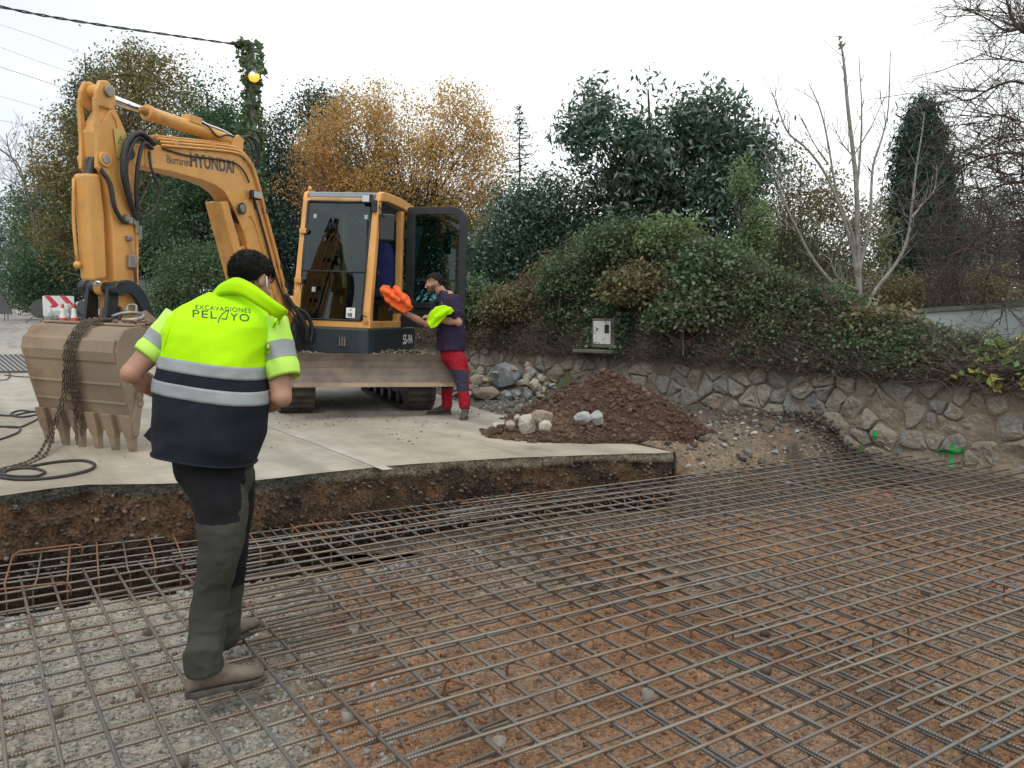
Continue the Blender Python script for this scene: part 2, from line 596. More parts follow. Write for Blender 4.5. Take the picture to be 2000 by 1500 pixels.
M_line = mat('road_line', (0.43, 0.405, 0.355), (0.35, 0.325, 0.28), scale=5, rough=0.85, c3=(.325, .30, .255), s3=2.5, f3=(.38, .55))
lp = catmull([(-.95, 5.83, 0), (-2.36, 7.8, 0), (-5.0, 11.3, 0), (-8.2, 15.4, 0), (-14.4, 23, 0), (-18.9, 28.5, 0), (-29, 40, 0)], 60)
V = []; wd = 0.045
for i, p in enumerate(lp):
    d = (lp[min(i + 1, len(lp) - 1)] - lp[max(i - 1, 0)]).normalized()
    for sgn in (-1, 1):
        q = p + Vector((-d.y, d.x, 0)) * wd * sgn
        V.append((q.x, q.y, road_h(q.x, q.y) + 0.004))
ln = np_mesh('road_line', V, [(2 * i, 2 * i + 1, 2 * i + 3, 2 * i + 2) for i in range(len(lp) - 1)], M_line)
tag(ln, kind='structure')

# ---- cut face of the excavation under the road slab
NW, NH = 340, 40
Ew = resample(EDGE, NW)
ex = np.interp(np.linspace(0, 1, NW), np.linspace(0, 1, NU), road_edge[:, 0])
ey = np.interp(np.linspace(0, 1, NW), np.linspace(0, 1, NU), road_edge[:, 1])
ez = np.interp(np.linspace(0, 1, NW), np.linspace(0, 1, NU), road_edge[:, 2])
tx, ty = np.gradient(ex), np.gradient(ey)
tl = np.hypot(tx, ty); nx, ny = ty / tl, -tx / tl        # towards the pit
# the cut turns the corner at the right end
dep = np.r_[0, 0.02, np.linspace(0.045, 1.0, NH - 2)]
XX = np.empty((NW, NH, 3)); CC = np.empty((NW, NH, 3))
ul = np.linspace(0, 1, NW)
for j in range(NH):
    v = dep[j]
    a = ul * 9.0
    dis = 0.05 * fbm(a, v * 2.0, 3, 2.2, 4, 31) + 0.03 * fbm(a, v, 8, 13, 3, 32)
    slab = 0.075 + 0.02 * fbm(a, 0, 0, 3, 3, 33)
    inslab = v < slab
    off = np.where(inslab, 0.020 * fbm(a, v, 0, 14, 4, 34) - .006, 0.02 + dis + 0.13 * v - 0.045)
    XX[:, j, 0] = ex + nx * off; XX[:, j, 1] = ey + ny * off; XX[:, j, 2] = ez - v - 0.001
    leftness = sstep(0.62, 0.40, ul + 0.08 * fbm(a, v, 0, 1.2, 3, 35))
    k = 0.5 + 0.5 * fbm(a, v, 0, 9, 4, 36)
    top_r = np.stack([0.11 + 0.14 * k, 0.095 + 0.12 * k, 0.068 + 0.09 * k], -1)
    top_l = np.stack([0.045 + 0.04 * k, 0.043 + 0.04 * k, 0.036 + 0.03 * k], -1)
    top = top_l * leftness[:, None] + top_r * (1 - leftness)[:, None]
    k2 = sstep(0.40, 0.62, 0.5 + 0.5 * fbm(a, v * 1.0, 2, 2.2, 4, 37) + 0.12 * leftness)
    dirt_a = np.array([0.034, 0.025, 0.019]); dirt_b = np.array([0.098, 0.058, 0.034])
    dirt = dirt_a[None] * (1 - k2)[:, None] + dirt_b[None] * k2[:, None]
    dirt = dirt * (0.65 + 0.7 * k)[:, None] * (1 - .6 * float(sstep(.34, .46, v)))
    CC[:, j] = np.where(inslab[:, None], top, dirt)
M_face = mat('cut_earth', (1.5, 1.5, 1.5), (0.45, 0.45, 0.45), scale=48, rough=0.95, bump=1.0, bscale=45, attr='tint', bdist=0.02, spec=0.2)
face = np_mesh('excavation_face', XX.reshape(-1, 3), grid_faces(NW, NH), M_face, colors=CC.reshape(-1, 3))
tag(face, kind='structure')
# right-hand return of the cut, from the slab corner back under the rubble
Cn = Vector((ex[-1], ey[-1], ez[-1]))
b = MB()
ret = []
for j in range(12):
    v = dep[min(NH - 1, j * 3)]
    row = []
    for i in range(10):
        q = Cn + Vector((-0.10, 0.19, 0)) * i * 0.5
        o = 0.04 * float(fbm(i * .6, v * 5, 0, 2, 3, 41))
        row.append((q.x + 0.02 + o + 0.08 * v, q.y + 0.02 + o * .5, float(rz(q.x, q.y)) - v))
    ret.append(row)
b.rings([[Vector(p) for p in r] for r in ret], caps=False, close=False)
M_face2 = mat('cut_earth_return', (0.06, 0.048, 0.036), (0.13, 0.11, 0.085), scale=14, rough=0.95, bump=0.9, bscale=40, bdist=0.02)
tag(b.build('excavation_face', M_face2), kind='structure')

# ---- pit floor with its beam trench
T0, T1 = np.array([-2.65, 3.90]), np.array([3.26, 6.92])
Td = (T1 - T0) / np.hypot(*(T1 - T0)); Tn = np.array([-Td[1], Td[0]])       # Tn towards the road
WA = np.array([6.4, 5.28]); WD = np.array([-.64, .768]); WD = WD / np.hypot(*WD); WN = np.array([-WD[1], WD[0]]) * -1
if WN @ np.array([-1, -1]) < 0: WN = -WN                                     # towards the road
WN = np.array([-.768, -.64]); WN = WN / np.hypot(*WN)


def trench_d(x, y): return (x - T0[0]) * Tn[0] + (y - T0[1]) * Tn[1]


def pit_z(x, y):
    d = trench_d(x, y) + 0.05 * fbm(x, y, 0, 2.2, 4, 51)
    z = -0.475 + 0.020 * fbm(x, y, 0, 1.1, 4, 52) + 0.016 * fbm(x, y, 0, 7, 4, 53)
    lip = np.exp(-((d + 0.12) / 0.14) ** 2)
    z = z + lip * (0.025 + 0.05 * np.maximum(0, fbm(x, y, 0, 9, 3, 54)))
    along_t = (x - T0[0]) * Td[0] + (y - T0[1]) * Td[1]
    depth = 0.50 * (1 - sstep(4.2, 6.2, along_t) * 0.55)
    return z - depth * sstep(0.0, 0.10, d)


STEP = 0.036
gx = np.arange(-5.2, 7.4, STEP); gy = np.arange(0.3, 9.3, STEP)
GX, GY = np.meshgrid(gx, gy, indexing='ij')
PZ = pit_z(GX, GY)
td = trench_d(GX, GY)
s_ = GX * math.cos(math.radians(33.5)) + GY * math.sin(math.radians(33.5))
orange = sstep(0.38, 0.60, 0.5 + 0.5 * fbm(GX, GY, 0, 0.9, 5, 61, 0.6) + 0.16 * sstep(0.6, 2.0, s_) - 0.10 * sstep(1.2, 0.4, s_) - 0.25 * sstep(-0.9, -0.2, td) * sstep(2.6, 1.4, s_))
orange *= 0.35 + 0.65 * sstep(-0.1, 0.8, s_)
pale = sstep(0.46, 0.66, 0.5 + 0.5 * fbm(GX, GY, 0, 1.6, 5, 62, 0.6) + 0.22 * sstep(1.5, 0.6, s_) + 0.18 * np.exp(-((td + 0.15) / 0.25) ** 2) * sstep(2.7, 1.8, s_))
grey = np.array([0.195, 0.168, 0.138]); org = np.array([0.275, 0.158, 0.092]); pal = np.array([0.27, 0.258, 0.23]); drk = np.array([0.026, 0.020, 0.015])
PC = grey * (1 - orange)[..., None] + org * orange[..., None]
PC = PC * (1 - pale * (1 - 0.7 * orange))[..., None] + pal * (pale * (1 - 0.7 * orange))[..., None]
red = sstep(0.60, 0.74, 0.5 + 0.5 * fbm(GX, GY, 0, 2.6, 4, 63))
PC = PC * (1 - 0.6 * red * sstep(0.8, 1.8, s_))[..., None] + np.array([0.13, 0.068, 0.042]) * (0.6 * red * sstep(0.8, 1.8, s_))[..., None]
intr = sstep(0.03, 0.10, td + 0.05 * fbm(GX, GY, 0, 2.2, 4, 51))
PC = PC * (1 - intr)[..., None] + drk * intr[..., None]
PC = PC * np.array([1.20, 1.16, 1.12]) * (0.8 + 0.4 * (0.5 + 0.5 * fbm(GX, GY, 0, 14, 3, 64)))[..., None]
M_pit = mat('pit_soil', (1.35, 1.33, 1.29), (0.58, 0.57, 0.56), scale=62, rough=0.95, bump=1.0, bscale=85, attr='tint', bdist=0.012, spec=0.2)
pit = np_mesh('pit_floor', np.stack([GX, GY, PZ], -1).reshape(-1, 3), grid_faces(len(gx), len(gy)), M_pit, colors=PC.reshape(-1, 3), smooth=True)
tag(pit, kind='structure')


def pebble_mesh(name, P, size, mats, kind='stuff', flat=0.7, parent=None, seed=1):
    """loose stones, eight-cornered and irregular, joined into one"""
    r = np.random.default_rng(seed)
    n = len(P)
    base = np.array([(x, y, z) for x in (-1, 1) for y in (-1, 1) for z in (-1, 1)], dtype=float) * 0.5
    V = base[None] * (1 + 0.55 * (r.random((n, 8, 3)) - 0.5)) * np.array([1, 1, flat])
    th = r.random(n) * 2 * PI
    c, s = np.cos(th), np.sin(th)
    tl = (r.random((n, 2)) - 0.5) * 0.9
    X = V[..., 0] * c[:, None] - V[..., 1] * s[:, None]; Y = V[..., 0] * s[:, None] + V[..., 1] * c[:, None]
    Z = V[..., 2] + X * tl[:, :1] + Y * tl[:, 1:]
    V = np.stack([X, Y, Z], -1) * np.asarray(size).reshape(-1, 1, 1) + np.asarray(P)[:, None, :]
    f = np.array([(0, 1, 3, 2), (4, 6, 7, 5), (0, 4, 5, 1), (2, 3, 7, 6), (0, 2, 6, 4), (1, 5, 7, 3)])
    Fq = (f[None] + (np.arange(n) * 8)[:, None, None]).reshape(-1, 4)
    o = np_mesh(name, V.reshape(-1, 3), Fq, mats, parent)
    if kind: o['kind'] = kind
    return o


M_peb_grey = island_mat('pebbles_grey', [(0.12, 0.105, 0.09), (0.20, 0.18, 0.155), (0.28, 0.26, 0.23), (0.38, 0.36, 0.33)])
M_peb_org = island_mat('pebbles_clay', [(0.13, 0.075, 0.048), (0.22, 0.13, 0.08), (0.30, 0.19, 0.125), (0.23, 0.19, 0.155)])
# scattered over the floor, thicker close by
N = 60000
py_ = 1.6 + 6.6 * rng.random(N) ** 1.5
px_ = (rng.random(N) * 2 - 1) * (0.70 * py_ + 0.3)
sz = 0.0035 + 0.016 * rng.random(N) ** 9 + 0.0011 * py_ * rng.random(N)
ss = px_ * math.cos(math.radians(33.5)) + py_ * math.sin(math.radians(33.5))
tdv = trench_d(px_, py_)
ok = (tdv < 0.0)
px_, py_, sz, ss = px_[ok], py_[ok], sz[ok], ss[ok]
pzv = pit_z(px_, py_) + sz * 0.15
isorg = (0.5 + 0.5 * fbm(px_, py_, 0, 0.9, 5, 61, 0.6) + 0.16 * sstep(0.6, 2.0, ss) - 0.10 * sstep(1.2, 0.4, ss)) > 0.50
P = np.c_[px_, py_, pzv]
pebble_mesh('gravel', P[~isorg], sz[~isorg], M_peb_grey, seed=3)
pebble_mesh('gravel', P[isorg], sz[isorg], M_peb_org, seed=4)
# crumbled pale concrete along the trench lip and in the near left corner
n = 2200
al = rng.random(n) * 4.3
dd = -0.02 - np.abs(rng.normal(0, 0.16, n))
q = T0[None] + Td[None] * (al - 0.8)[:, None] + Tn[None] * dd[:, None]
keep = fbm(q[:, 0], q[:, 1], 0, 2.0, 3, 71) > -0.25
q = q[keep]; s2 = 0.007 + 0.022 * rng.random(len(q)) ** 2.5
M_lump = island_mat('pale_concrete_lumps', [(0.22, 0.21, 0.19), (0.30, 0.29, 0.265), (0.40, 0.39, 0.36)])
pebble_mesh('concrete_rubble', np.c_[q, pit_z(q[:, 0], q[:, 1]) + s2 * .2], s2, M_lump, seed=5)
n = 2600
q = np.c_[-2.0 + 1.7 * rng.random(n), 1.9 + 1.9 * rng.random(n)]
keep = fbm(q[:, 0], q[:, 1], 0, 1.7, 3, 72) > 0.05
q = q[keep]; s2 = 0.005 + 0.02 * rng.random(len(q)) ** 3.5
pebble_mesh('concrete_rubble', np.c_[q, pit_z(q[:, 0], q[:, 1]) + s2 * .2], s2, M_lump, seed=6)
# stones sticking out of the cut face
n = 5200
iu = rng.integers(5, NW - 2, n); iv = rng.integers(3, 24, n)
P = XX[iu, iv] + np.c_[nx[iu], ny[iu], np.zeros(n)] * 0.004 + rng.normal(0, 0.008, (n, 3))
s2 = 0.005 + 0.026 * rng.random(n) ** 5
M_facepeb = island_mat('stones_in_cut', [(0.03, 0.024, 0.018), (0.065, 0.046, 0.033), (0.10, 0.07, 0.048), (0.05, 0.036, 0.026), (0.22, 0.18, 0.14)])
pebble_mesh('stones_in_cut', P, s2, M_facepeb, seed=7)

# ---- rubble verge between the road and the wall
BL0, BLd = np.array([1.25, 6.62]), np.array([2.55, 1.42]); BLd = BLd / np.hypot(*BLd); BLn = np.array([-BLd[1], BLd[0]])
REp = resample(R_EDGE, 300)


def wall_d(x, y): return (x - WA[0]) * WN[0] + (y - WA[1]) * WN[1]      # distance in front of the wall


def verge_z(x, y):
    d = (x - BL0[0]) * BLn[0] + (y - BL0[1]) * BLn[1] + 0.12 * fbm(x, y, 0, 1.3, 3, 81)
    top = -0.09 + 0.9 * rise(y) + 0.05 * sstep(9, 13, y)
    e_ = (x - 1.47) * 0.93 - (y - 7.04) * 0.0
    d = np.minimum(d, e_ * 1.6 + np.maximum(0, y - 7.3) * 6)
    z = -0.62 + (top + 0.62) * sstep(-0.25, 0.75, d)
    z = z + 0.035 * fbm(x, y, 0, 2.0, 4, 82) + 0.02 * fbm(x, y, 0, 9, 3, 83)
    wdv = wall_d(x, y)
    z = z + 0.07 * np.exp(-(wdv / 0.45) ** 2) * sstep(0.1, 0.7, d)
    rx_ = np.interp(y, REp[:, 1], REp[:, 0])
    return np.where(x < rx_ - 0.03, np.minimum(z, rz(x, y) - 0.08), z)


gx = np.arange(-7, 6.2, 0.055); gy = np.arange(5.6, 20, 0.055)
GX, GY = np.meshgrid(gx, gy, indexing='ij')
VZ = verge_z(GX, GY)
k = 0.5 + 0.5 * fbm(GX, GY, 0, 1.3, 5, 84, 0.6)
wdv = wall_d(GX, GY)
tan_ = np.array([0.20, 0.15, 0.105]); dk = np.array([0.085, 0.068, 0.054]); gy_ = np.array([0.16, 0.15, 0.135])
VC = tan_ * sstep(0.24, 0.46, k)[..., None] + dk * (1 - sstep(0.24, 0.46, k))[..., None]
k2 = sstep(0.5, 0.7, 0.5 + 0.5 * fbm(GX, GY, 0, 2.5, 4, 85))
VC = VC * (1 - 0.5 * k2)[..., None] + gy_ * (0.5 * k2)[..., None]
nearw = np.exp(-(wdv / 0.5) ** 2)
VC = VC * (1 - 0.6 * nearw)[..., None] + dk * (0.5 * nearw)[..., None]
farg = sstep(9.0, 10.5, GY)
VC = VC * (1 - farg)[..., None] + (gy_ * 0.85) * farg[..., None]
VC *= (0.7 + 0.6 * (0.5 + 0.5 * fbm(GX, GY, 0, 12, 3, 86)))[..., None]
M_verge = mat('rubble_soil', (1.4, 1.38, 1.35), (0.5, 0.5, 0.5), scale=40, rough=0.95, bump=1.0, bscale=50, attr='tint', bdist=0.02, spec=0.2)
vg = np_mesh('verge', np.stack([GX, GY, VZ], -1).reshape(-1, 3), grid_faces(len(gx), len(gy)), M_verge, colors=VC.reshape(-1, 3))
tag(vg, kind='structure')
n = 9000
vx = -3 + 8.5 * rng.random(n); vy = 6.6 + 8.5 * rng.random(n)
ok = (wall_d(vx, vy) > 0.05) & (vx > np.interp(vy, REp[:, 1], REp[:, 0]) - 0.1 * rng.random(n)) & (verge_z(vx, vy) > -0.5)
vx, vy = vx[ok], vy[ok]
s2 = 0.012 + 0.05 * rng.random(len(vx)) ** 5 + 0.014 * rng.random(len(vx))
M_vpeb = island_mat('verge_stones', [(0.05, 0.045, 0.04), (0.12, 0.10, 0.08), (0.20, 0.18, 0.155), (0.33, 0.31, 0.28)])
pebble_mesh('gravel', np.c_[vx, vy, verge_z(vx, vy) + s2 * .2], s2, M_vpeb, seed=8)

# ---- terrain out to the horizon
def ground_z(x, y):
    z = rise(y) - 0.25
    behind = -wall_d(x, y)
    # inside the stretch of the retaining wall the garden stands higher
    s = (x - WA[0]) * WD[0] + (y - WA[1]) * WD[1]
    up = sstep(0.05, 0.12, behind) * sstep(16.5, 14.5, s)
    z = np.where(up > 0, z * (1 - up) + (0.42 + 0.012 * np.maximum(0, s) + 0.02 * behind) * up, z)
    low = (1 - up) * sstep(10.2, 9.0, y)
    z = z * (1 - low) + (-1.4) * low
    far = np.hypot(x, y)
    return np.minimum(z, 8.0 + 0.0 * far)


ax = np.r_[-320, -260, -200, -140, np.arange(-100, -20, 4), np.arange(-20, 20, 0.5), np.arange(20, 100, 4), 140, 200, 260, 320]
ay = np.r_[-120, -80, -50, -20, -8, np.arange(-2, 30, 0.5), np.arange(30, 100, 3), 130, 180, 240, 320]
GX, GY = np.meshgrid(ax, ay, indexing='ij')
M_ground = mat('grass_ground', (0.055, 0.075, 0.025), (0.085, 0.085, 0.04), scale=0.7, rough=0.95, bump=0.5, bscale=8, c3=(0.10, 0.075, 0.045), s3=0.3)
gr = np_mesh('ground', np.stack([GX, GY, ground_z(GX, GY)], -1).reshape(-1, 3), grid_faces(len(ax), len(ay)), M_ground, smooth=True)
tag(gr, kind='structure')

# crumbs of earth dropped on the slab
n = 2600
q_ = np.c_[rng.uniform(-3.2, 1.2, n), rng.uniform(5.4, 11, n)]
kk_ = fbm(q_[:, 0], q_[:, 1], 0, 1.2, 3, 95) > .02
q_ = q_[kk_]
hz_ = np.array([road_bvh.ray_cast(Vector((a, c, 20)), Vector((0, 0, -1)))[0] is not None for a, c in q_])
q_ = q_[hz_]
pebble_mesh('crumbs', np.c_[q_, rz(q_[:, 0], q_[:, 1]) + .004], .004 + .014 * rng.random(len(q_)) ** 5, island_mat('crumbs', [(.10, .075, .055), (.17, .13, .095), (.24, .205, .165)]), seed=14)

# =================================================================== STONE WALL
def wp(s, z, o):                       # along the wall, height, out of the face
    return Vector((WA[0] + WD[0] * s + WN[0] * o, WA[1] + WD[1] * s + WN[1] * o, z))


def wall_top(s): return 0.50 + 0.017 * (s - 2.5)


def wall_base(s): return float(np.interp(s, [0, 3.4, 4.4, 5.5, 8, 13], [-0.5, -0.48, -0.25, -0.12, -0.05, 0.1]))


wall = thing('stone_wall', 'long rough stone retaining wall with tan mortar below the bramble hedge', 'wall', wp(6, 0, 0))
M_mortar = mat('wall_mortar', (0.29, 0.235, 0.175), (0.20, 0.165, 0.128), scale=6, rough=0.95, bump=1.0, bscale=28, c3=(0.10, 0.09, 0.07), s3=1.6,
               f3=(0.58, 0.78), bdist=0.03, spec=0.15)
NS, NZ = 640, 60
S_, Z_ = np.meshgrid(np.linspace(-0.8, 15.5, NS), np.linspace(0, 1, NZ), indexing='ij')
zt = wall_top(S_); zz = -0.75 + (zt + 0.75) * Z_
oo = 0.017 + 0.030 * fbm(S_, zz, 0, 2.5, 4, 101) + 0.022 * fbm(S_, zz, 0, 9, 4, 102)
foot = np.exp(-((zz + 0.42) / 0.09) ** 2) * sstep(5.0, 4.0, S_)
oo = oo + 0.09 * foot
W3 = np.stack([WA[0] + WD[0] * S_ + WN[0] * oo, WA[1] + WD[1] * S_ + WN[1] * oo, zz], -1)
core_v, core_f = W3.reshape(-1, 3), grid_faces(NS, NZ)
# top and back close the wall into a solid 0.4 m thick
core = np_mesh('mortar', core_v, core_f, M_mortar, wall)
b = MB()
for i in range(0, NS - 1, 12):
    s0, s1 = S_[i, 0], S_[min(i + 12, NS - 1), 0]
    b.add([wp(s0, wall_top(s0), 0.03), wp(s1, wall_top(s1), 0.03), wp(s1, wall_top(s1) - .01, -0.45), wp(s0, wall_top(s0) - .01, -0.45)], [(0, 1, 2, 3)])
    b.add([wp(s0, wall_top(s0) - .01, -0.45), wp(s1, wall_top(s1) - .01, -0.45), wp(s1, -.75, -0.45), wp(s0, -.75, -0.45)], [(0, 1, 2, 3)])
b.build('wall_back', M_mortar, wall)


def clip_poly(poly, a, b_, c):          # keep a*x+b*y<=c
    R = []
    for i in range(len(poly)):
        p, q = poly[i], poly[(i + 1) % len(poly)]
        fp, fq = a * p[0] + b_ * p[1] - c, a * q[0] + b_ * q[1] - c
        if fp <= 0: R.append(p)
        if fp * fq < 0:
            t = fp / (fp - fq); R.append((p[0] + (q[0] - p[0]) * t, p[1] + (q[1] - p[1]) * t))
    return R


M_stone = stone_mat('wall_stone', bump=1.0, bscale=14, cols= [(0.19, 0.185, 0.17), (0.27, 0.25, 0.215), (0.235, 0.205, 0.165), (0.30, 0.27, 0.22), (0.21, 0.205, 0.19)],
                    patch=(0.27, 0.20, 0.14), f3=(.50, .68))
sr = random.Random(5)
pts = []
row = 0
zc = -0.62
while zc < 0.82:
    s = -0.3 + (0.16 if row % 2 else 0)
    while s < 15.2:
        pts.append((s + sr.uniform(-.11, .11), zc + sr.uniform(-.085, .085)))
        s += sr.uniform(0.15, 0.38) if s < 7 else sr.uniform(0.22, 0.44)
    zc += sr.uniform(.15, .215); row += 1
wall_bv = [tuple(p) for p in core_v]; wall_bf = [tuple(f) for f in core_f]
nst = 0
for i, (s, z) in enumerate(pts):
    if s > 14.2 or s < 1.2 or z < wall_base(s) - 0.06 or z > wall_top(s) - 0.04: continue
    if nst >= 298: break
    poly = [(s - .5, z - .4), (s + .5, z - .4), (s + .5, z + .4), (s - .5, z + .4)]
    for j, (a, c) in enumerate(pts):
        if j == i or abs(a - s) > 0.9 or abs(c - z) > 0.7: continue
        dx, dz = a - s, (c - z)
        m2 = (dx * (a + s) + dz * (c + z)) / 2
        poly = clip_poly(poly, dx, dz, m2)
        if len(poly) < 3: break
    poly = [(p[0], min(p[1], wall_top(p[0]) - 0.005)) for p in poly]
    if len(poly) < 3: continue
    cx = sum(p[0] for p in poly) / len(poly); cz = sum(p[1] for p in poly) / len(poly)
    # rounded, broken outline
    for _ in range(1):
        Q_ = []
        for k_ in range(len(poly)):
            p, q = poly[k_], poly[(k_ + 1) % len(poly)]
            Q_ += [(p[0] * .86 + q[0] * .14, p[1] * .86 + q[1] * .14), (p[0] * .5 + q[0] * .5 + sr.uniform(-.012, .012), p[1] * .5 + q[1] * .5 + sr.uniform(-.012, .012)), (p[0] * .14 + q[0] * .86, p[1] * .14 + q[1] * .86)]
        poly = Q_
    P2 = []
    for p in poly:
        jx, jz = mnoise.noise(Vector((p[0] * 9, p[1] * 9, 1))) * .022, mnoise.noise(Vector((p[0] * 9, p[1] * 9, 7))) * .022
        P2.append((p[0] + jx, p[1] + jz))
    g_ = sr.uniform(0.86, 1.04)
    proud = sr.uniform(0.025, 0.075) * (0.92 if s < 4.6 else 1.1)
    tilt = (sr.uniform(-.16, .16), sr.uniform(-.22, .22))
    b = MB(); R = []
    for kx, o in ((1.05, -0.03), (1.0, proud * .35), (0.95, proud * .68), (0.84, proud * .92), (0.62, proud), (0.34, proud * 1.03)):
        R.append([])
        for p in P2:
            sx_, sz2 = cx + (p[0] - cx) * kx * g_, cz + (p[1] - cz) * kx * g_
            rel = 0 if o < 0 else 1
            oo_ = o + rel * (tilt[0] * (sx_ - cx) + tilt[1] * (sz2 - cz) + .034 * mnoise.noise(Vector((sx_ * 7, sz2 * 7, i * .7))) + .014 * mnoise.noise(Vector((sx_ * 24, sz2 * 24, i))))
            R[-1].append(wp(sx_, sz2, oo_))
    b.rings(R, caps=False)
    nr = len(P2); o_ = len(b.v)
    b.v.append(tuple(wp(cx, cz, proud * 1.03 + .012 * mnoise.noise(Vector((cx * 8, cz * 8, i * .7))))))
    for k_ in range(nr): b.f.append((5 * nr + k_, 5 * nr + (k_ + 1) % nr, o_)); b.m.append(0)
    o2 = len(wall_bv); wall_bv += b.v; wall_bf += [tuple(x + o2 for x in f) for f in b.f]
    b.build('stone', M_stone, wall); nst += 1
wall_bvh = BVHTree.FromPolygons([Vector(v) for v in wall_bv], wall_bf)

# sprayed green setting-out marks
M_green = mat('green_spray', (0.01, 0.42, 0.07), (0.015, 0.30, 0.06), scale=30, rough=0.7)


def spray(px0, py0, px1, py1, wpx, seed):
    """a sprayed stroke laid on the stones"""
    r = random.Random(seed)
    b = MB()
    k = 15
    for i in range(k):
        t = i / (k - 1)
        for j in range(4):
            cx = px0 + (px1 - px0) * t + r.gauss(0, wpx * .22); cy = py0 + (py1 - py0) * t + r.gauss(0, wpx * .22)
            R = wpx * r.uniform(.18, .42)
            ring = []
            for a in range(7):
                d = ray(cx + R * math.cos(a * 2 * PI / 7) * r.uniform(.7, 1.2), cy + R * math.sin(a * 2 * PI / 7) * r.uniform(.7, 1.2)).normalized()
                h = wall_bvh.ray_cast(Vector((0, 0, CAM_H)), d)
                if h[0] is None: break
                ring.append(h[0] + Vector((WN[0], WN[1], 0)) * (0.003 + 0.0006 * ((i * 4 + j) % 6)))
            if len(ring) == 7: b.add(ring, [tuple(range(7))])
    return b


b1 = spray(1834, 882, 1882, 881, 7, 1); b2 = spray(1860, 868, 1860, 908, 7, 2)
b1.add(b2.v, b2.f)
b1.build('paint_cross', M_green, wall)
spray(1709, 845, 1709, 853, 6, 3).build('paint_dab', M_green, wall)

# =================================================================== SOIL HEAP
HC = np.array([1.02, 8.55])


def heap_z(x, y):
    """height of the heap above z = 0, negative outside it"""
    dx, dy = x - HC[0], y - HC[1]
    a = dx * 0.80 - dy * 0.60; c = dx * 0.60 + dy * 0.80         # a: along the wall downhill to the right
    w_ = 0.16 * fbm(x, y, 0, 1.6, 4, 111)
    r1 = np.hypot(np.where(a > 0, a / 1.12, a / 1.22), c / 1.0) + w_
    h1 = 0.70 * (1 - r1)
    dx2, dy2 = x - 0.62, y - 7.95
    r2 = np.hypot(dx2 / 0.95, dy2 / 0.62) + w_
    h2 = 0.30 * (1 - r2)
    h = np.maximum(np.minimum(h1, 0.60 + 0.05 * h1), h2)
    return h + 0.035 * fbm(x, y, 0, 5, 4, 112) + 0.018 * fbm(x, y, 0, 16, 3, 113)


gx = np.arange(-0.8, 3.6, 0.03); gy = np.arange(6.8, 10.4, 0.03)
GX, GY = np.meshgrid(gx, gy, indexing='ij')
hb = np.minimum(verge_z(GX, GY), 0)
HZ = heap_z(GX, GY)
HZ2 = np.maximum(np.where(HZ > 0.02, HZ, (HZ - .02) * 4 + .02), -1.0) - 0.08
k = 0.5 + 0.5 * fbm(GX, GY, HZ, 1.9, 5, 114, 0.6)
HCc = np.array([0.078, 0.043, 0.030]) * (1 - sstep(0.45, 0.7, k))[..., None] + np.array([0.15, 0.092, 0.060]) * sstep(0.45, 0.7, k)[..., None]
HCc *= (0.6 + 0.8 * (0.5 + 0.5 * fbm(GX, GY, 0, 15, 3, 115)))[..., None]
heap = thing('soil_heap', 'heap of dark reddish brown earth piled in front of the stone wall', 'soil heap', (HC[0], HC[1], -0.08))
M_heap = mat('heap_soil', (1.4, 1.4, 1.4), (0.5, 0.5, 0.5), scale=38, rough=0.97, bump=1.0, bscale=45, attr='tint', bdist=0.025, spec=0.15)
np_mesh('earth', np.stack([GX, GY, HZ2], -1).reshape(-1, 3), grid_faces(len(gx), len(gy)), M_heap, heap, colors=HCc.reshape(-1, 3))
n = 26000
cx = -0.7 + 3.4 * rng.random(n); cy = 7.1 + 2.9 * rng.random(n)
hz = heap_z(cx, cy); ok = hz > 0.0
cx, cy, hz = cx[ok], cy[ok], hz[ok]
s2 = 0.005 + 0.045 * rng.random(len(cx)) ** 16 + 0.010 * rng.random(len(cx)) ** 2
M_clod = island_mat('clods', [(0.060, 0.034, 0.024), (0.090, 0.050, 0.034), (0.125, 0.076, 0.050), (0.095, 0.055, 0.038), (0.070, 0.040, 0.028), (0.15, 0.115, 0.085)], 0.95)
pebble_mesh('clods', np.c_[cx, cy, hz - 0.08 + s2 * .25], s2, M_clod, parent=heap, seed=9, flat=0.8)

# black wet clods shovelled against the wall foot
n = 2600
ws_ = rng.uniform(2.9, 5.6, n); wo_ = np.abs(rng.normal(0, .28, n)) + .02
P = np.stack([WA[0] + WD[0] * ws_ + WN[0] * wo_, WA[1] + WD[1] * ws_ + WN[1] * wo_, 0 * ws_], -1)
hh_ = .22 * np.exp(-(wo_ / .25) ** 2) * np.exp(-((ws_ - 4.1) / .9) ** 2)
P[:, 2] = np.maximum(verge_z(P[:, 0], P[:, 1]), -.46) + .6 * hh_ * rng.random(n)
pebble_mesh('black_clods', P, .010 + .035 * rng.random(n) ** 5, island_mat('clods_black', [(.032, .028, .024), (.06, .048, .038), (.10, .078, .060), (.16, .125, .095)]), seed=12)

# =================================================================== ROCKS
M_rock_grey = stone_mat('rock_bluegrey', [(0.17, 0.185, 0.19), (0.22, 0.235, 0.24)], patch=(0.33, 0.34, 0.335), f3=(0.5, 0.62), s3=7)
M_rock_tan = stone_mat('rock_tan', [(0.30, 0.26, 0.20), (0.38, 0.34, 0.27), (0.25, 0.215, 0.17), (0.36, 0.28, 0.21)], patch=(0.28, 0.18, 0.11))
M_rock_pale = stone_mat('rock_pale', [(0.40, 0.375, 0.32), (0.48, 0.45, 0.39)], patch=(0.34, 0.26, 0.18))
M_conc = stone_mat('concrete_lump', [(0.30, 0.315, 0.31), (0.37, 0.38, 0.37)], patch=(0.22, 0.21, 0.19), s3=9)


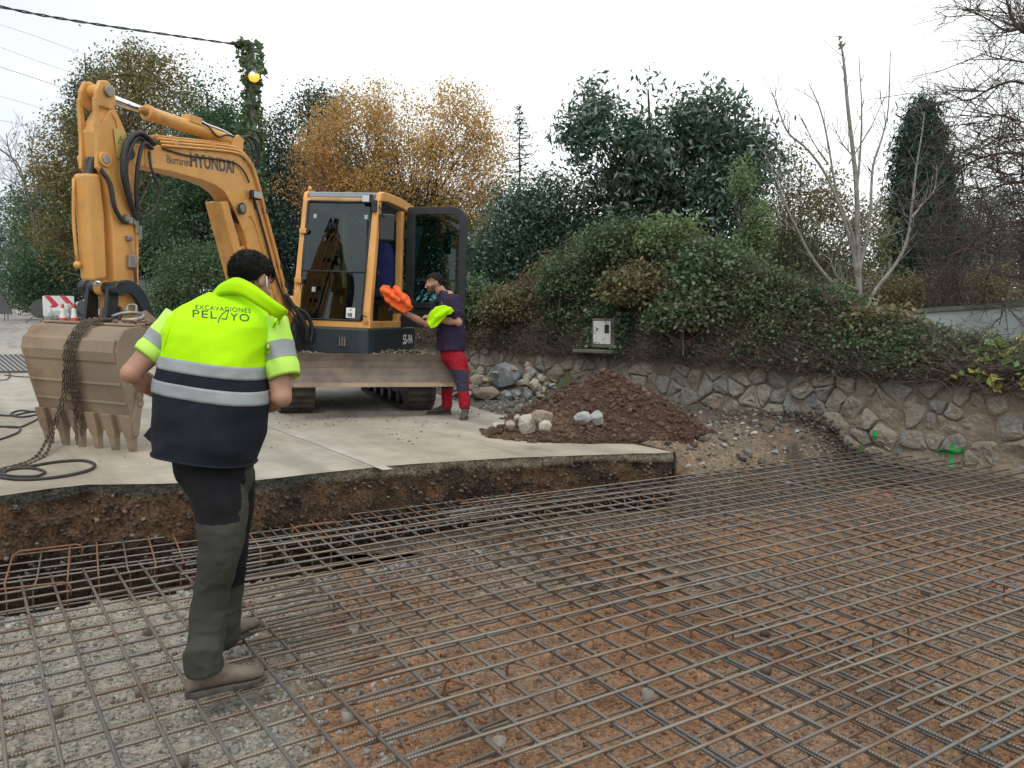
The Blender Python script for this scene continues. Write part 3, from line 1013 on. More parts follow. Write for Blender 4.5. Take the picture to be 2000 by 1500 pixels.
def rock(c, size, m, seed, label, npt=22, group=None):
    r = random.Random(seed)
    bm = bmesh.new()
    for i in range(npt):
        d = Vector((r.gauss(0, 1), r.gauss(0, 1), r.gauss(0, 1))).normalized()
        k = r.uniform(0.82, 1.0)
        bm.verts.new((d.x * size[0] / 2 * k, d.y * size[1] / 2 * k, d.z * size[2] / 2 * k))
    h = bmesh.ops.convex_hull(bm, input=bm.verts)
    bmesh.ops.delete(bm, geom=[g for g in h['geom_interior'] if isinstance(g, bmesh.types.BMVert)], context='VERTS')
    a = r.uniform(0, PI)
    for v in bm.verts: v.co = Matrix.Rotation(a, 3, 'Z') @ v.co
    bmesh.ops.recalc_face_normals(bm, faces=bm.faces)
    me = bpy.data.meshes.new('rock'); bm.to_mesh(me); bm.free()
    me.materials.append(m)
    o = bpy.data.objects.new('rock', me); COL.objects.link(o); o.location = c; ORG[o] = Vector(c)
    bv = o.modifiers.new('bevel', 'BEVEL'); bv.width = min(size) * 0.06; bv.segments = 2
    return tag(o, label, 'rock', group)


def on_verge(px, py, extra=0.0):
    """point of the verge surface seen at a photograph position"""
    z = -0.05
    for _ in range(8):
        p = gp(px, py, z)
        z = max(float(verge_z(p.x, p.y)), float(rz(p.x, p.y)) if p.x < np.interp(p.y, REp[:, 1], REp[:, 0]) else -9, float(heap_z(p.x, p.y)) - 0.08)
    return p


# px, py of the foot, width px, height px, material, label
for i, (px, py, wpx, hpx, m_, lab) in enumerate([
    (985, 768, 66, 52, M_rock_grey, 'large blue-grey angular boulder, biggest of the rock pile by the wall'),
    (948, 783, 52, 24, M_rock_tan, 'rounded tan rock in front of the large blue-grey boulder'),
    (988, 786, 26, 22, M_rock_grey, 'small grey upright rock below the large blue-grey boulder'),
    (1008, 780, 26, 17, M_rock_grey, 'smooth grey oval rock below the right foot of the large boulder'),
    (1030, 784, 22, 24, M_rock_grey, 'grey rock at the heap side of the rock pile, pointed end up'),
    (1043, 765, 22, 24, M_rock_pale, 'pale grey white rock resting on the right flank of the rock pile'),
    (1022, 757, 30, 14, M_rock_tan, 'flat pinkish tan rock right of the large blue-grey boulder'),
    (930, 762, 34, 26, M_rock_tan, 'tan rock left of the large blue-grey boulder behind the man in red trousers'),
    (1016, 722, 24, 16, M_rock_pale, 'pale rock at the top of the rock pile beside the boulder'),
    (1032, 738, 24, 18, M_rock_tan, 'brown rock high on the right of the rock pile'),
    (1030, 849, 40, 36, M_rock_pale, 'large pale rock lying at the road edge before the soil heap'),
    (1066, 846, 30, 20, M_rock_pale, 'rounded pale rock right of the large pale rock at the heap foot'),
    (1060, 830, 44, 24, M_rock_tan, 'flat pink rock behind the two pale rocks at the heap foot'),
    (1073, 815, 26, 24, M_rock_tan, 'pinkish rock standing highest of the rocks at the heap foot'),
    (1010, 826, 16, 14, M_rock_pale, 'small pale rock left of and behind the large pale rock at the heap foot'),
    (996, 840, 20, 16, M_rock_tan, 'reddish rock between the road edge and the large pale rock'),
    (973, 838, 32, 10, M_rock_pale, 'flat pale stone on the road slab, leftmost at the heap foot'),
    (1140, 830, 34, 22, M_conc, 'grey broken concrete lump on the heap front, the left of two'),
    (1168, 831, 28, 24, M_conc, 'grey broken concrete lump on the heap front, the right of two'),
    (1372, 884, 40, 26, M_conc, 'white grey concrete chunk on the rubble right of the slab corner'),
    (1250, 862, 30, 12, M_conc, 'flat grey concrete crust between the soil heap and the slab'),
    (1057, 778, 18, 8, M_rock_tan, 'small flat pink stone on the left slope of the soil heap'),
]):
    p = on_verge(px, py)
    sc = 1503 / p.y
    sx, sz_ = wpx / sc * 1.22, hpx / sc * 1.42
    rock((p.x, p.y + sx * .35, p.z + sz_ * 0.40), (sx, sx * 0.85, sz_), m_, 300 + i, lab, npt=26)
# smaller rocks heaped around the boulder
r2 = random.Random(77)
for i in range(64):
    t = r2.random()
    px = 918 + 150 * r2.random()
    if abs(px - 985) < 42: px = px + 60 if r2.random() < .6 else px - 58
    hgt = math.exp(-((px - 1000) / 60.0) ** 2)
    base = on_verge(px, 788 - 10 * r2.random())
    back = 0.15 + 1.0 * r2.random()
    zup = max(0, 0.55 * hgt * min(1, back / 0.6) * r2.uniform(.6, 1.0) - .05)
    s = r2.uniform(0.10, 0.22)
    p = (base.x + back * base.x / base.y, base.y + back, float(verge_z(base.x, base.y + back)) + zup + s * .2)
    rock(p, (s, s * r2.uniform(.7, 1), s * r2.uniform(.55, .9)), r2.choice([M_rock_tan, M_rock_tan, M_rock_pale, M_rock_grey]), 500 + i,
         'fist to head sized angular rock heaped around the large boulder beside the wall', npt=14, group='small rocks of the pile by the wall')
b = MB()
rb_c = on_verge(1000, 775)
gxs = np.linspace(-0.75, 0.65, 24); gys = np.linspace(-0.1, 1.7, 24)
A, B_ = np.meshgrid(gxs, gys, indexing='ij')
px__ = rb_c.x + A; py__ = rb_c.y + B_
zz = verge_z(px__, py__) - 0.06 + 0.36 * np.exp(-(A / 0.42) ** 2) * sstep(0.25, 0.9, B_) + 0.05 * fbm(px__, py__, 0, 5, 3, 131)
tag(np_mesh('rock_rubble', np.stack([px__, py__, zz], -1).reshape(-1, 3), grid_faces(24, 24), mat('rubble_fill', (0.2, 0.17, 0.13), (0.1, 0.085, 0.07), 12, 0.95, bump=1, bscale=40, bdist=.02)), kind='stuff')
# stray stones along the verge
for i in range(40):
    x = r2.uniform(1.3, 3.9); y = r2.uniform(7.2, 9.0)
    if wall_d(x, y) < 0.1 or (x - BL0[0]) * BLn[0] + (y - BL0[1]) * BLn[1] < 0.05 or heap_z(x, y) > 0.05: continue
    s = r2.uniform(.05, .11)
    rock((x, y, float(verge_z(x, y)) + s * .15), (s * 1.2, s, s * .7), r2.choice([M_rock_tan, M_conc, M_rock_pale]), 700 + i,
         'loose stone on the rubble bank between the slab corner and the wall', npt=12, group='loose stones on the rubble bank')

# =================================================================== REINFORCEMENT
RA = math.radians(33.5)


def bar_mat(name, cols, rust, ang):
    m, t, b = new_mat(name)
    n = t.nodes
    oi = n.new('ShaderNodeObjectInfo'); co = n.new('ShaderNodeTexCoord')
    r = n.new('ShaderNodeValToRGB')
    while len(r.color_ramp.elements) < len(cols): r.color_ramp.elements.new(0.5)
    for i, c in enumerate(cols):
        r.color_ramp.elements[i].position = i / max(1, len(cols) - 1); r.color_ramp.elements[i].color = rgba(c)
    t.links.new(oi.outputs['Random'], r.inputs['Fac'])
    nz = n.new('ShaderNodeTexNoise'); nz.inputs['Scale'].default_value = 4.5; nz.inputs['Detail'].default_value = 7
    t.links.new(co.outputs['Object'], nz.inputs['Vector'])
    mr = n.new('ShaderNodeMapRange'); mr.inputs['From Min'].default_value = 0.45; mr.inputs['From Max'].default_value = 0.72
    t.links.new(nz.outputs['Fac'], mr.inputs['Value'])
    mx = n.new('ShaderNodeMix'); mx.data_type = 'RGBA'
    t.links.new(mr.outputs[0], mx.inputs['Factor']); t.links.new(r.outputs[0], mx.inputs['A']); mx.inputs['B'].default_value = rgba(rust)
    t.links.new(mx.outputs['Result'], b.inputs['Base Color'])
    b.inputs['Roughness'].default_value = 0.42; b.inputs['Metallic'].default_value = 0.45
    mp_ = n.new('ShaderNodeMapping'); mp_.inputs['Rotation'].default_value = (0, 0, -ang)
    wv = n.new('ShaderNodeTexWave'); wv.inputs['Scale'].default_value = 27; wv.bands_direction = 'X'
    t.links.new(co.outputs['Object'], mp_.inputs['Vector']); t.links.new(mp_.outputs[0], wv.inputs['Vector'])
    bp = n.new('ShaderNodeBump'); bp.inputs['Strength'].default_value = 0.8; bp.inputs['Distance'].default_value = 0.002
    t.links.new(wv.outputs['Fac'], bp.inputs['Height']); t.links.new(bp.outputs[0], b.inputs['Normal'])
    return m


STEEL = [(0.17, 0.165, 0.155), (0.25, 0.225, 0.19), (0.20, 0.17, 0.135), (0.26, 0.205, 0.155), (0.15, 0.158, 0.165)]
M_barB = bar_mat('rebar_steel_long', STEEL, (0.17, 0.10, 0.06), RA)
M_barA = bar_mat('rebar_steel_cross', [(.13, .132, .135), (.18, .17, .155), (.15, .135, .115), (.115, .122, .13), (.20, .175, .145)], (0.18, 0.115, 0.07), RA + PI / 2)
M_barR = mat('rebar_rust', (0.22, 0.10, 0.045), (0.15, 0.085, 0.05), scale=9, rough=0.75, bump=0.4, bscale=90, bdist=.002)
br = random.Random(3)


def st(s, t, z, ang=0.0, piv=(0, 0)):
    a = math.radians(ang)
    ds, dt = s - piv[0], t - piv[1]
    s, t = piv[0] + ds * math.cos(a) - dt * math.sin(a), piv[1] + ds * math.sin(a) + dt * math.cos(a)
    return Vector((s * math.cos(RA) - t * math.sin(RA), s * math.sin(RA) + t * math.cos(RA), z))


def rebar(parent, p0, p1, r, m, wob=0.004):
    k = max(3, int((p1 - p0).length / 0.45))
    d = (p1 - p0).normalized(); sd_ = Vector((-d.y, d.x, 0))
    ph = br.uniform(0, 6)
    pts = []
    for i in range(k + 1):
        t = i / k
        pts.append(p0.lerp(p1, t) + sd_ * wob * math.sin(ph + t * 5.0 + br.uniform(-.3, .3)) + Vector((0, 0, 1)) * wob * .9 * math.sin(ph * 1.7 + t * 6.5))
    b = MB().tube(pts, r, 7)
    return b.build('bar', m, parent, smooth=True)


def rebar_mat(label, zA, zB, A, B, ang, piv, r=0.0070):
    t = thing('rebar_mat', label, 'rebar mat', st(piv[0], piv[1], zA))
    for s, a, b_ in A: rebar(t, st(s + br.uniform(-.006, .006), a, zA, ang, piv), st(s + br.uniform(-.008, .008), b_, zA, ang, piv), r, M_barA)
    for q, a, b_ in B: rebar(t, st(a, q + br.uniform(-.006, .006), zB, ang, piv), st(b_, q + br.uniform(-.008, .008), zB, ang, piv), r, M_barB)
    return t


j = lambda a: br.uniform(-a, a)
matL = rebar_mat('left open rebar mat under the worker, wide squares over pale gravel',
                 -.381, -.393, [(-.087 + .155 * k, 0.9, 5.16 - .012 * k) for k in range(8)],
                 [(4.95 - .1575 * k, -.16 + j(.02), 1.38 + j(.08)) for k in range(25)], 2.0, (.4, 4.0), 0.0076)
matM = rebar_mat('lower rebar mat lying on the spacers beneath the upper mats at the right',
                 -.405, -.417, [(1.40 + .152 * k, 0.5, 4.75) for k in range(44)],
                 [(0.66 + .147 * k + .030, 1.02 + j(.03), 8.2) for k in range(27)], -1.5, (2.0, 3.0), .0062)
matU = rebar_mat('middle upper rebar mat with overlapping bar ends beside the worker',
                 -.331, -.319, [(1.34 + .146 * k, 0.7, 5.25) for k in range(13)],
                 [(0.66 + .147 * k, (1.10 if k < 14 else .98) - .03 * (k - 8) * .4 + j(.05), 3.25 + j(.12)) for k in range(30)], -1.5, (2.0, 3.0))
matV = rebar_mat('right upper rebar mat reaching the stone wall with the green cross',
                 -.318, -.306, [(2.93 + .155 * k, 0.2, 5.02 + j(.02)) for k in range(31)],
                 [(0.30 + .150 * k, (2.72 + j(.03)) if k < 14 else (2.5 + j(.3)), 7.9 + j(.1)) for k in range(32)], -3.5, (4.5, 3.0))

def ties(mat_, A, B, zA, ang, piv, n, rr_):
    b = MB()
    for i in range(n):
        s, t = rr_.choice(A), rr_.choice(B)
        c = st(s, t, zA - .006, ang, piv); a = RA + PI / 4 + (PI / 2 if rr_.random() < .5 else 0)
        u = Vector((math.cos(a), math.sin(a), 0))
        ring = [c + u * (.017 * math.cos(q)) + Vector((0, 0, .017 * math.sin(q))) for q in [2 * PI * k / 9 for k in range(10)]]
        tw = [ring[2], ring[2] + Vector((0, 0, .018)) + u * .012, ring[2] + Vector((rr_.uniform(-.02, .02), rr_.uniform(-.02, .02), .034))]
        b.tube(ring, .0016, 5, caps=False); b.tube(tw, .0018, 5)
    o = b.build('tie_wires', M_barR, mat_); o['kind'] = 'stuff'


tr_ = random.Random(8)
ties(matL, [-.087 + .155 * k for k in range(8)], [4.95 - .1575 * k for k in range(22)], -.381, 2.0, (.4, 4.0), 60, tr_)
ties(matU, [1.34 + .146 * k for k in range(13)], [0.66 + .147 * k for k in range(30)], -.331, -1.5, (2.0, 3.0), 110, tr_)
ties(matV, [2.93 + .155 * k for k in range(31)], [0.30 + .150 * k for k in range(32)], -.318, -3.5, (4.5, 3.0), 200, tr_)

# cage in the beam trench
cage = thing('rebar_cage', 'rusty stirrup cage in the trench along the cut road edge', 'rebar cage', st(1.5, 5.2, -.6))
CA, CP = -4.5, (1.2, 5.2)
for q, zz in ((5.56, -.375), (5.42, -.39), (5.25, -.39), (5.10, -.39), (4.99, -.375), (5.5, -.80), (5.2, -.80), (4.98, -.80), (4.98, -.55)):
    rebar(cage, st(-1.0, q, zz, CA, CP), st(7.3, q, zz, CA, CP), .0062, M_barB)
for k in range(50):
    s = -.80 + .1535 * k
    lean = br.uniform(-.02, .02)
    pts = [st(s + lean, 4.94, -.85, CA, CP), st(s + lean, 4.94, -.42, CA, CP), st(s, 4.955, -.375, CA, CP), st(s, 4.98, -.37, CA, CP),
           st(s, 5.56, -.365, CA, CP), st(s, 5.62, -.372, CA, CP), st(s, 5.64, -.42, CA, CP), st(s + lean, 5.64, -.85, CA, CP)]
    MB().tube(pts, .0055, 7).build('stirrup', M_barR if k % 3 else M_barA, cage, smooth=True)

# bent bar chairs
def hairpin(p0, p1, drop0, drop1, label, r=.0058, foot=None):
    p0, p1 = Vector(p0), Vector(p1)
    d = (p1 - p0).normalized()
    pts = [p0 + Vector((0, 0, -drop0)), p0 + Vector((0, 0, -.03)), p0 + d * .012 + Vector((0, 0, -.008)), p0 + d * .035,
           p1 - d * .035, p1 - d * .012 + Vector((0, 0, -.008)), p1 + Vector((0, 0, -.03)), p1 + Vector((0, 0, -drop1))]
    if foot: pts = [pts[0] + Vector(foot)] + pts + [pts[-1] + Vector(foot)]
    t = MB().tube(pts, r, 7).build('rebar_chair', M_barR, None, smooth=True, org=p0)
    return tag(t, label, 'rebar chair')


hairpin(gp(27, 1078, -.33), gp(160, 1062, -.33), .06, .09, 'rusty bent bar hairpin on the cage at the far left edge')
hairpin(gp(-80, 1160, -.34), gp(137, 1136, -.34), .06, .08, 'rusty bent bar hairpin lying on the bars near the left trench lip')
hairpin(gp(570, 1030, -.31), gp(659, 1018, -.31), .09, .09, 'rusty bent bar hairpin standing on the cage right of the worker\'s thigh')
for i, (px, py, dx, dy) in enumerate([(1262, 1218, .20, -.05), (1352, 1205, .18, -.06), (1640, 1248, .2, .10), (1720, 1238, .18, .1), (1884, 1426, .2, -.14),
                                      (1776, 1478, .2, -.13), (1700, 1000, .2, .1), (1912, 1150, .2, .1), (1137, 1108, .2, .1), (1284, 1035, .2, .12),
                                      (868, 1325, .2, -.1), (990, 1290, .2, -.12), (652, 1160, .16, -.1), (764, 1140, .16, -.1), (940, 1040, .2, .1)]):
    p = gp(px, py, -.33)
    hairpin(p, p + Vector((dx, dy, 0)), .115, .115, 'rusty bent chair bar holding the two rebar layers apart', r=.0055, foot=(.05, -.07, .004)).__setitem__('group', 'chair bars between the rebar layers')
# loose rusty offcuts
for i, (a, b_, z, lab) in enumerate([((780, 1440), (812, 1502), -.40, 'short rusty bar lying along the near end of the boundary bar'),
                                     ((866, 1350), (948, 1412), -.40, 'rusty bar lying on the clay between two cross bars'),
                                     ((936, 1040), (998, 1052), -.34, 'thick rusty bar end lying over the trench')]):
    p, q = gp(*a, z), gp(*b_, z)
    tag(MB().tube([p, p.lerp(q, .5), q], .008, 7).build('loose_bar', M_barR, None, smooth=True, org=p), lab, 'loose bar')

# spacers
M_spacer = mat('spacer_plastic', (0.31, 0.285, 0.245), (0.22, 0.195, 0.16), scale=12, rough=0.5)


def spacer(p, h, label, group=None):
    b = MB()
    n = 14
    R = []
    for rr, zz in ((.021, 0), (.023, 0), (.0245, h), (.021, h), (.019, .004)):
        R.append([Vector((p.x + rr * math.cos(2 * PI * i / n), p.y + rr * math.sin(2 * PI * i / n), p.z + zz)) for i in range(n)])
    b.rings(R)
    return tag(b.build('bar_spacer', M_spacer, None, smooth=True, org=p), label, 'spacer', group)


for px, py, lab in [(568, 1300, 'pale plastic spacer right of the worker\'s boot'), (356, 1494, 'pale plastic spacer at the bottom edge left of the middle bars'),
                    (679, 1412, 'pale plastic spacer beside the boundary bar of the left mat'), (975, 1468, 'pale plastic spacer under a bar end at the bottom edge'),
                    (691, 1248, 'pale plastic spacer on the clay edge right of the worker\'s knee'), (1265, 1384, 'grey translucent spacer under the near middle bars'),
                    (1494, 1240, 'pale plastic spacer, the upper one of the pair at the right'), (1496, 1312, 'pale plastic spacer beside a crushed lump, lower of the pair at the right'),
                    (1836, 1374, 'white plastic spacer under the near right bars'), (1808, 1158, 'pale spacer half hidden under the right mat'),
                    (288, 1240, 'pale spacer left of the worker\'s calf'), (275, 1358, 'pale spacer left of the worker\'s near boot'),
                    (111, 1392, 'pale spacer in the near left corner of the left mat'), (1290, 1145, 'pale spacer under the mid distance bars'), (1160, 1148, 'small pale spacer under the middle of the rebar')]:
    p = gp(px, py, -.465)
    spacer(Vector((p.x, p.y, float(pit_z(p.x, p.y)))), .072, lab)

# =================================================================== EXCAVATOR
EX0 = Vector((-2.5, 10.15, -.01))
_ax = Vector((-.24, -.97, 0)).normalized()
_R = Matrix.Rotation(-math.radians(2.2), 3, _ax)
if (_R @ Vector((1, 0, 0))).z > 0: _R = Matrix.Rotation(math.radians(2.2), 3, _ax)
exc = thing('excavator', 'orange yellow excavator with open cab door and bucket resting on the road slab', 'excavator', EX0)
exc.rotation_euler = _R.to_euler()
ORG[exc] = Vector((0, 0, 0))


def l2w(p): return _R @ Vector(p) + EX0


_u = math.radians(8)
UFv, URv = Vector((-math.sin(_u), -math.cos(_u), 0)), Vector((math.cos(_u), -math.sin(_u), 0))
BD = Vector((-.334, -.9426, 0)).normalized(); BN = Vector((-BD.y, BD.x, 0))
BX = Vector((-.165, -1.0, 0))
LT, LWv, LC = Vector((.416, -.909, 0)), Vector((.909, .416, 0)), Vector((.13, .40, 0))


def UP(r, f, z): return URv * r + UFv * f + Vector((0, 0, z))
def BM(re, la, z): return BX + BD * re + BN * la + Vector((0, 0, z))
def LO(w_, t, z): return LC + LWv * w_ + LT * t + Vector((0, 0, z))


RB = Matrix((BD, BN, Vector((0, 0, 1)))).transposed()      # boom-plane axes
RU = Matrix((URv, UFv, Vector((0, 0, 1)))).transposed()
RL = Matrix((LWv, LT, Vector((0, 0, 1)))).transposed()

M_yel = mat('machine_yellow', (0.70, 0.36, 0.105), (0.61, 0.30, 0.08), scale=3, rough=0.38, rough2=0.55, c3=(0.30, 0.175, 0.08), s3=4.5, f3=(0.54, 0.82), bump=0.05, bscale=60, bdist=.002)
M_blk = mat('machine_black', (0.016, 0.019, 0.022), (0.028, 0.031, 0.034), scale=4, rough=0.35, rough2=0.55, c3=(0.10, 0.085, 0.07), s3=3, f3=(0.66, 0.95))
M_dk = mat('machine_dark_blue', (0.016, 0.027, 0.036), (0.022, 0.034, 0.044), scale=3, rough=0.32, rough2=0.5, c3=(0.09, 0.08, 0.065), s3=2.5, f3=(0.62, 0.95))
M_rub = mat('track_rubber', (0.022, 0.021, 0.020), (0.085, 0.075, 0.062), scale=6, rough=0.85, bump=0.3, bscale=30, c3=(0.14, 0.12, 0.095), s3=4, f3=(0.5, 0.8))
M_chr = mat('chrome_rod', (0.75, 0.76, 0.78), rough=0.12, metal=1.0)
M_pin = mat('pin_steel', (0.35, 0.34, 0.32), (0.22, 0.2, 0.18), scale=12, rough=0.45, metal=0.7)
M_hose = mat('hose_rubber', (0.015, 0.016, 0.018), (0.03, 0.03, 0.032), scale=30, rough=0.5, bump=0.4, bscale=140, bdist=.002)
M_bkt = mat('bucket_steel', (0.30, 0.22, 0.145), (0.22, 0.17, 0.125), scale=2.2, rough=0.8, bump=0.5, bscale=28, c3=(0.17, 0.095, 0.055), s3=2.4, f3=(0.50, 0.74), bdist=.006)
M_bld = mat('blade_steel', (0.20, 0.155, 0.125), (0.12, 0.095, 0.085), scale=5, rough=0.65, metal=0.25, bump=0.4, bscale=40, c3=(0.27, 0.20, 0.14), s3=3, f3=(0.5, 0.75), bdist=.004)
M_gry = mat('roof_grey', (0.17, 0.19, 0.21), (0.13, 0.15, 0.165), scale=5, rough=0.4)
M_ltr = mat('letter_grey', (0.075, 0.075, 0.085), rough=0.5)
M_wht = mat('letter_white', (0.75, 0.75, 0.73), rough=0.5)
M_glass = glass_mat('cab_glass', (0.27, 0.46, 0.47), 1.7)
M_sticker = mat('sticker_yellow', (0.55, 0.42, 0.12), (0.5, 0.38, 0.12), scale=20, rough=0.5)
M_seat = mat('seat_fabric', (0.02, 0.021, 0.024), (0.035, 0.036, 0.04), scale=30, rough=0.85)


def prism_lat(poly, l0, l1, name, m, bevel=.008, parent=exc, f=BM):
    return MB().prism(poly, lambda p: f(p[0], l0, p[1]), lambda p: f(p[0], l1, p[1])).build(name, m, parent, bevel=bevel)


def lettering(body, size, name, m, parent, origin, xdir, ydir, spacing=1.0, xs=1.0, shear=0.0, off=0.0):
    V, Fc = text_mesh(body, size, spacing, shear=shear, offset=off)
    b = MB()
    b.add([Vector(origin) + Vector(xdir) * v.x * xs + Vector(ydir) * v.y for v in V], Fc)
    return b.build(name, m, parent)


# ---- undercarriage
tw = 0.39
for sgn in (-1, 1):
    w0 = sgn * .76
    prof = []
    for i in range(12): a = -PI / 2 + PI * i / 11; prof.append((.98 + .285 * math.cos(a), .285 + .285 * math.sin(a)))
    for i in range(5): prof.append((.98 - 1.96 * (i + .5) / 5, .57 - .012 * math.sin(PI * (i + .5) / 5)))
    for i in range(12): a = PI / 2 + PI * i / 11; prof.append((-.98 + .285 * math.cos(a), .285 + .285 * math.sin(a)))
    n = len(prof); b = MB()
    cx, cz = 0, .285
    inner = [(p[0] * .965, cz + (p[1] - cz) * .86) for p in prof]
    R = []
    for (pp, ww) in ((inner, -tw / 2), (prof, -tw / 2), (prof, tw / 2), (inner, tw / 2)):
        R.append([LO(w0 + ww, p[0], p[1] + .012) for p in pp])
    vs = [p for r in R for p in r]; fs = []
    for k in range(4):
        k2 = (k + 1) % 4
        for i in range(n): fs.append((k * n + i, k * n + (i + 1) % n, k2 * n + (i + 1) % n, k2 * n + i))
    b.add(vs, fs)
    trk = b.build('track', M_rub, exc)
    b = MB()
    per = []
    for i in range(n):
        p, q = prof[i], prof[(i + 1) % n]
        L_ = math.hypot(q[0] - p[0], q[1] - p[1]); k = max(1, int(L_ / .085))
        for j_ in range(k): per.append((p[0] + (q[0] - p[0]) * j_ / k, p[1] + (q[1] - p[1]) * j_ / k, math.atan2(q[1] - p[1], q[0] - p[0])))
    for (t, z, a) in per[::1]:
        R_ = Matrix((LWv, LT * math.cos(a) + Vector((0, 0, math.sin(a))), -LT * math.sin(a) + Vector((0, 0, math.cos(a))))).transposed()
        nrm = LT * math.sin(a) - Vector((0, 0, math.cos(a)))
        b.box(LO(w0, t, z + .012) + nrm * .008, (tw * .98, .04, .022), R_)
    lg = b.build('track_lugs', M_rub, trk)
    b = MB()
    b.box(LO(w0 - sgn * .03, 0, .27), (.16, 1.7, .2), RL)
    b.build('track_frame', M_blk, exc, bevel=.02)
    for t in (-.98, .98):
        MB().cyl(LO(w0 - .13, t, .297), LO(w0 + .13, t, .297), .235, n=20).build('idler' if t > 0 else 'sprocket', M_blk, exc, bevel=.01)
    for t in (-.6, -.2, .2, .6): MB().cyl(LO(w0 - .12, t, .13), LO(w0 + .12, t, .13), .085, n=14).build('roller', M_blk, exc)
MB().box(LO(0, 0, .42), (1.2, .8, .24), RL).build('chassis', M_blk, exc, bevel=.03)
MB().cyl(UP(0, 0, .5), UP(0, 0, .70), .42, n=28).build('slew_ring', M_blk, exc)
# dozer blade
bp_ = [(1.78, .775), (1.765, .74), (1.745, .68), (1.74, .60), (1.755, .52), (1.79, .45), (1.835, .405)]
bk_ = [(p[0] - .035, p[1] - .002) for p in bp_][::-1]
blade = MB().prism(bp_ + bk_, lambda p: LO(-.97 + .05, p[0] + .03, p[1]), lambda p: LO(.97 + .05, p[0] + .03, p[1])).build('blade', M_bld, exc, bevel=.004)
MB().prism([(1.845, .445), (1.875, .400), (1.865, .396), (1.832, .43)], lambda p: LO(-.975 + .05, p[0] + .03, p[1]), lambda p: LO(.975 + .05, p[0] + .03, p[1])).build('cutting_edge', M_bkt, blade)
for sgn in (-1, 1):
    prism_lat([(1.815, .785), (1.77, .60), (1.87, .40), (1.75, .42), (1.70, .6), (1.74, .785)], sgn * .985 + .05 - .012, sgn * .985 + .05 + .012, 'blade_end', M_bld, .003, blade, lambda a, l, z: LO(l, a + .03, z))
    MB().bar(LO(sgn * .35, .3, .40), LO(sgn * .35, 1.76, .52), .09, .14).build('blade_arm', M_blk, exc, bevel=.01)
MB().cyl(LO(0, .4, .52), LO(0, 1.74, .58), .05, n=14).build('blade_cylinder', M_blk, exc)
n = 1500
P = []
for i in range(n):
    w_ = rnd.uniform(-.95, 1.0); g = rnd.random()
    hz_ = .03 + .03 * math.sin(w_ * 5) + (.035 if w_ > .1 else 0)
    P.append(LO(w_, 1.755 - .10 * g, .745 + hz_ * (1 - g) * rnd.random()))
pebble_mesh('dirt', np.array([tuple(p) for p in P]), 0.012 + 0.022 * rng.random(n) ** 3, island_mat('blade_dirt', [(0.10, 0.075, 0.055), (0.20, 0.15, 0.11), (0.28, 0.235, 0.19)]), parent=blade, seed=21)

# ---- upper structure
foot = [(-.78, .95), (.80, .95), (.90, .92), (.945, .82), (.95, -.85), (.92, -1.10), (.78, -1.36), (.50, -1.55), (0, -1.65), (-.5, -1.55), (-.78, -1.36), (-.95, -1.05), (-.95, .7)]
MB().prism(foot, lambda p: UP(p[0] * .975, p[1] * .975, .665), lambda p: UP(p[0], p[1], .74)).build('deck', M_dk, exc, bevel=.01)
MB().prism(foot, lambda p: UP(p[0] * 1.0, p[1] * 1.0, .745), lambda p: UP(p[0], p[1], 1.055)).build('side_skirt', M_dk, exc, bevel=.02)
MB().prism([(p[0] * .9, p[1]) for p in [(-.95, .35), (-.15, .35), (-.15, -.8), (.95, -.8), (.90, -1.12), (.75, -1.36), (.5, -1.53), (0, -1.62), (-.5, -1.53), (-.75, -1.36), (-.95, -1.05)]],
           lambda p: UP(p[0], p[1], 1.058), lambda p: UP(p[0] * .97, p[1] * .97, 1.42)).build('engine_cover', M_yel, exc, bevel=.04)
lettering('55-9A', .175, 'lettering', M_wht, exc, UP(.9535, -.62, .89), -UFv, (0, 0, 1), 1.0, 1.1, off=.004)
# handle recess on the skirt front
bh = MB(); bh.box(UP(.60, .952, .89), (.13, .012, .13), RU); rec = bh.build('latch_plate', M_blk, exc, bevel=.01)
for k in (-.03, .0, .03): MB().box(UP(.60 + k, .962, .89), (.014, .012, .10), RU).build('latch_bar', M_pin, rec)
# swing post
MB().prism([(-.16, .9), (.16, .9), (.13, 1.18), (-.13, 1.18)], lambda p: UP(p[0] - .02, p[1], .62), lambda p: UP(p[0] - .02, p[1], 1.10)).build('swing_post', M_blk, exc, bevel=.02)
for la in (-.135, .135): prism_lat([(-.12, .72), (.12, .72), (.17, 1.0), (.08, 1.2), (-.06, 1.2), (-.14, 1.0)], la - .02, la + .02, 'boom_bracket', M_blk)

# ---- boom
boom_top = [(2.56, 2.55), (2.50, 2.62), (2.26, 2.665), (1.39, 2.795), (1.10, 2.825), (.99, 2.80), (.88, 2.72), (.78, 2.55), (.66, 2.28), (.46, 1.85), (.29, 1.45), (.11, 1.18), (-.05, 1.10)]
boom_bot = [(-.05, .98), (.10, .96), (.30, 1.02), (.55, 1.25), (.78, 1.67), (.95, 2.0), (1.04, 2.17), (1.13, 2.30), (1.25, 2.40), (1.40, 2.45), (1.60, 2.47), (2.0, 2.475), (2.42, 2.45), (2.55, 2.46)]
boom = prism_lat(boom_top + boom_bot, -.105, .105, 'boom', M_yel, .012)
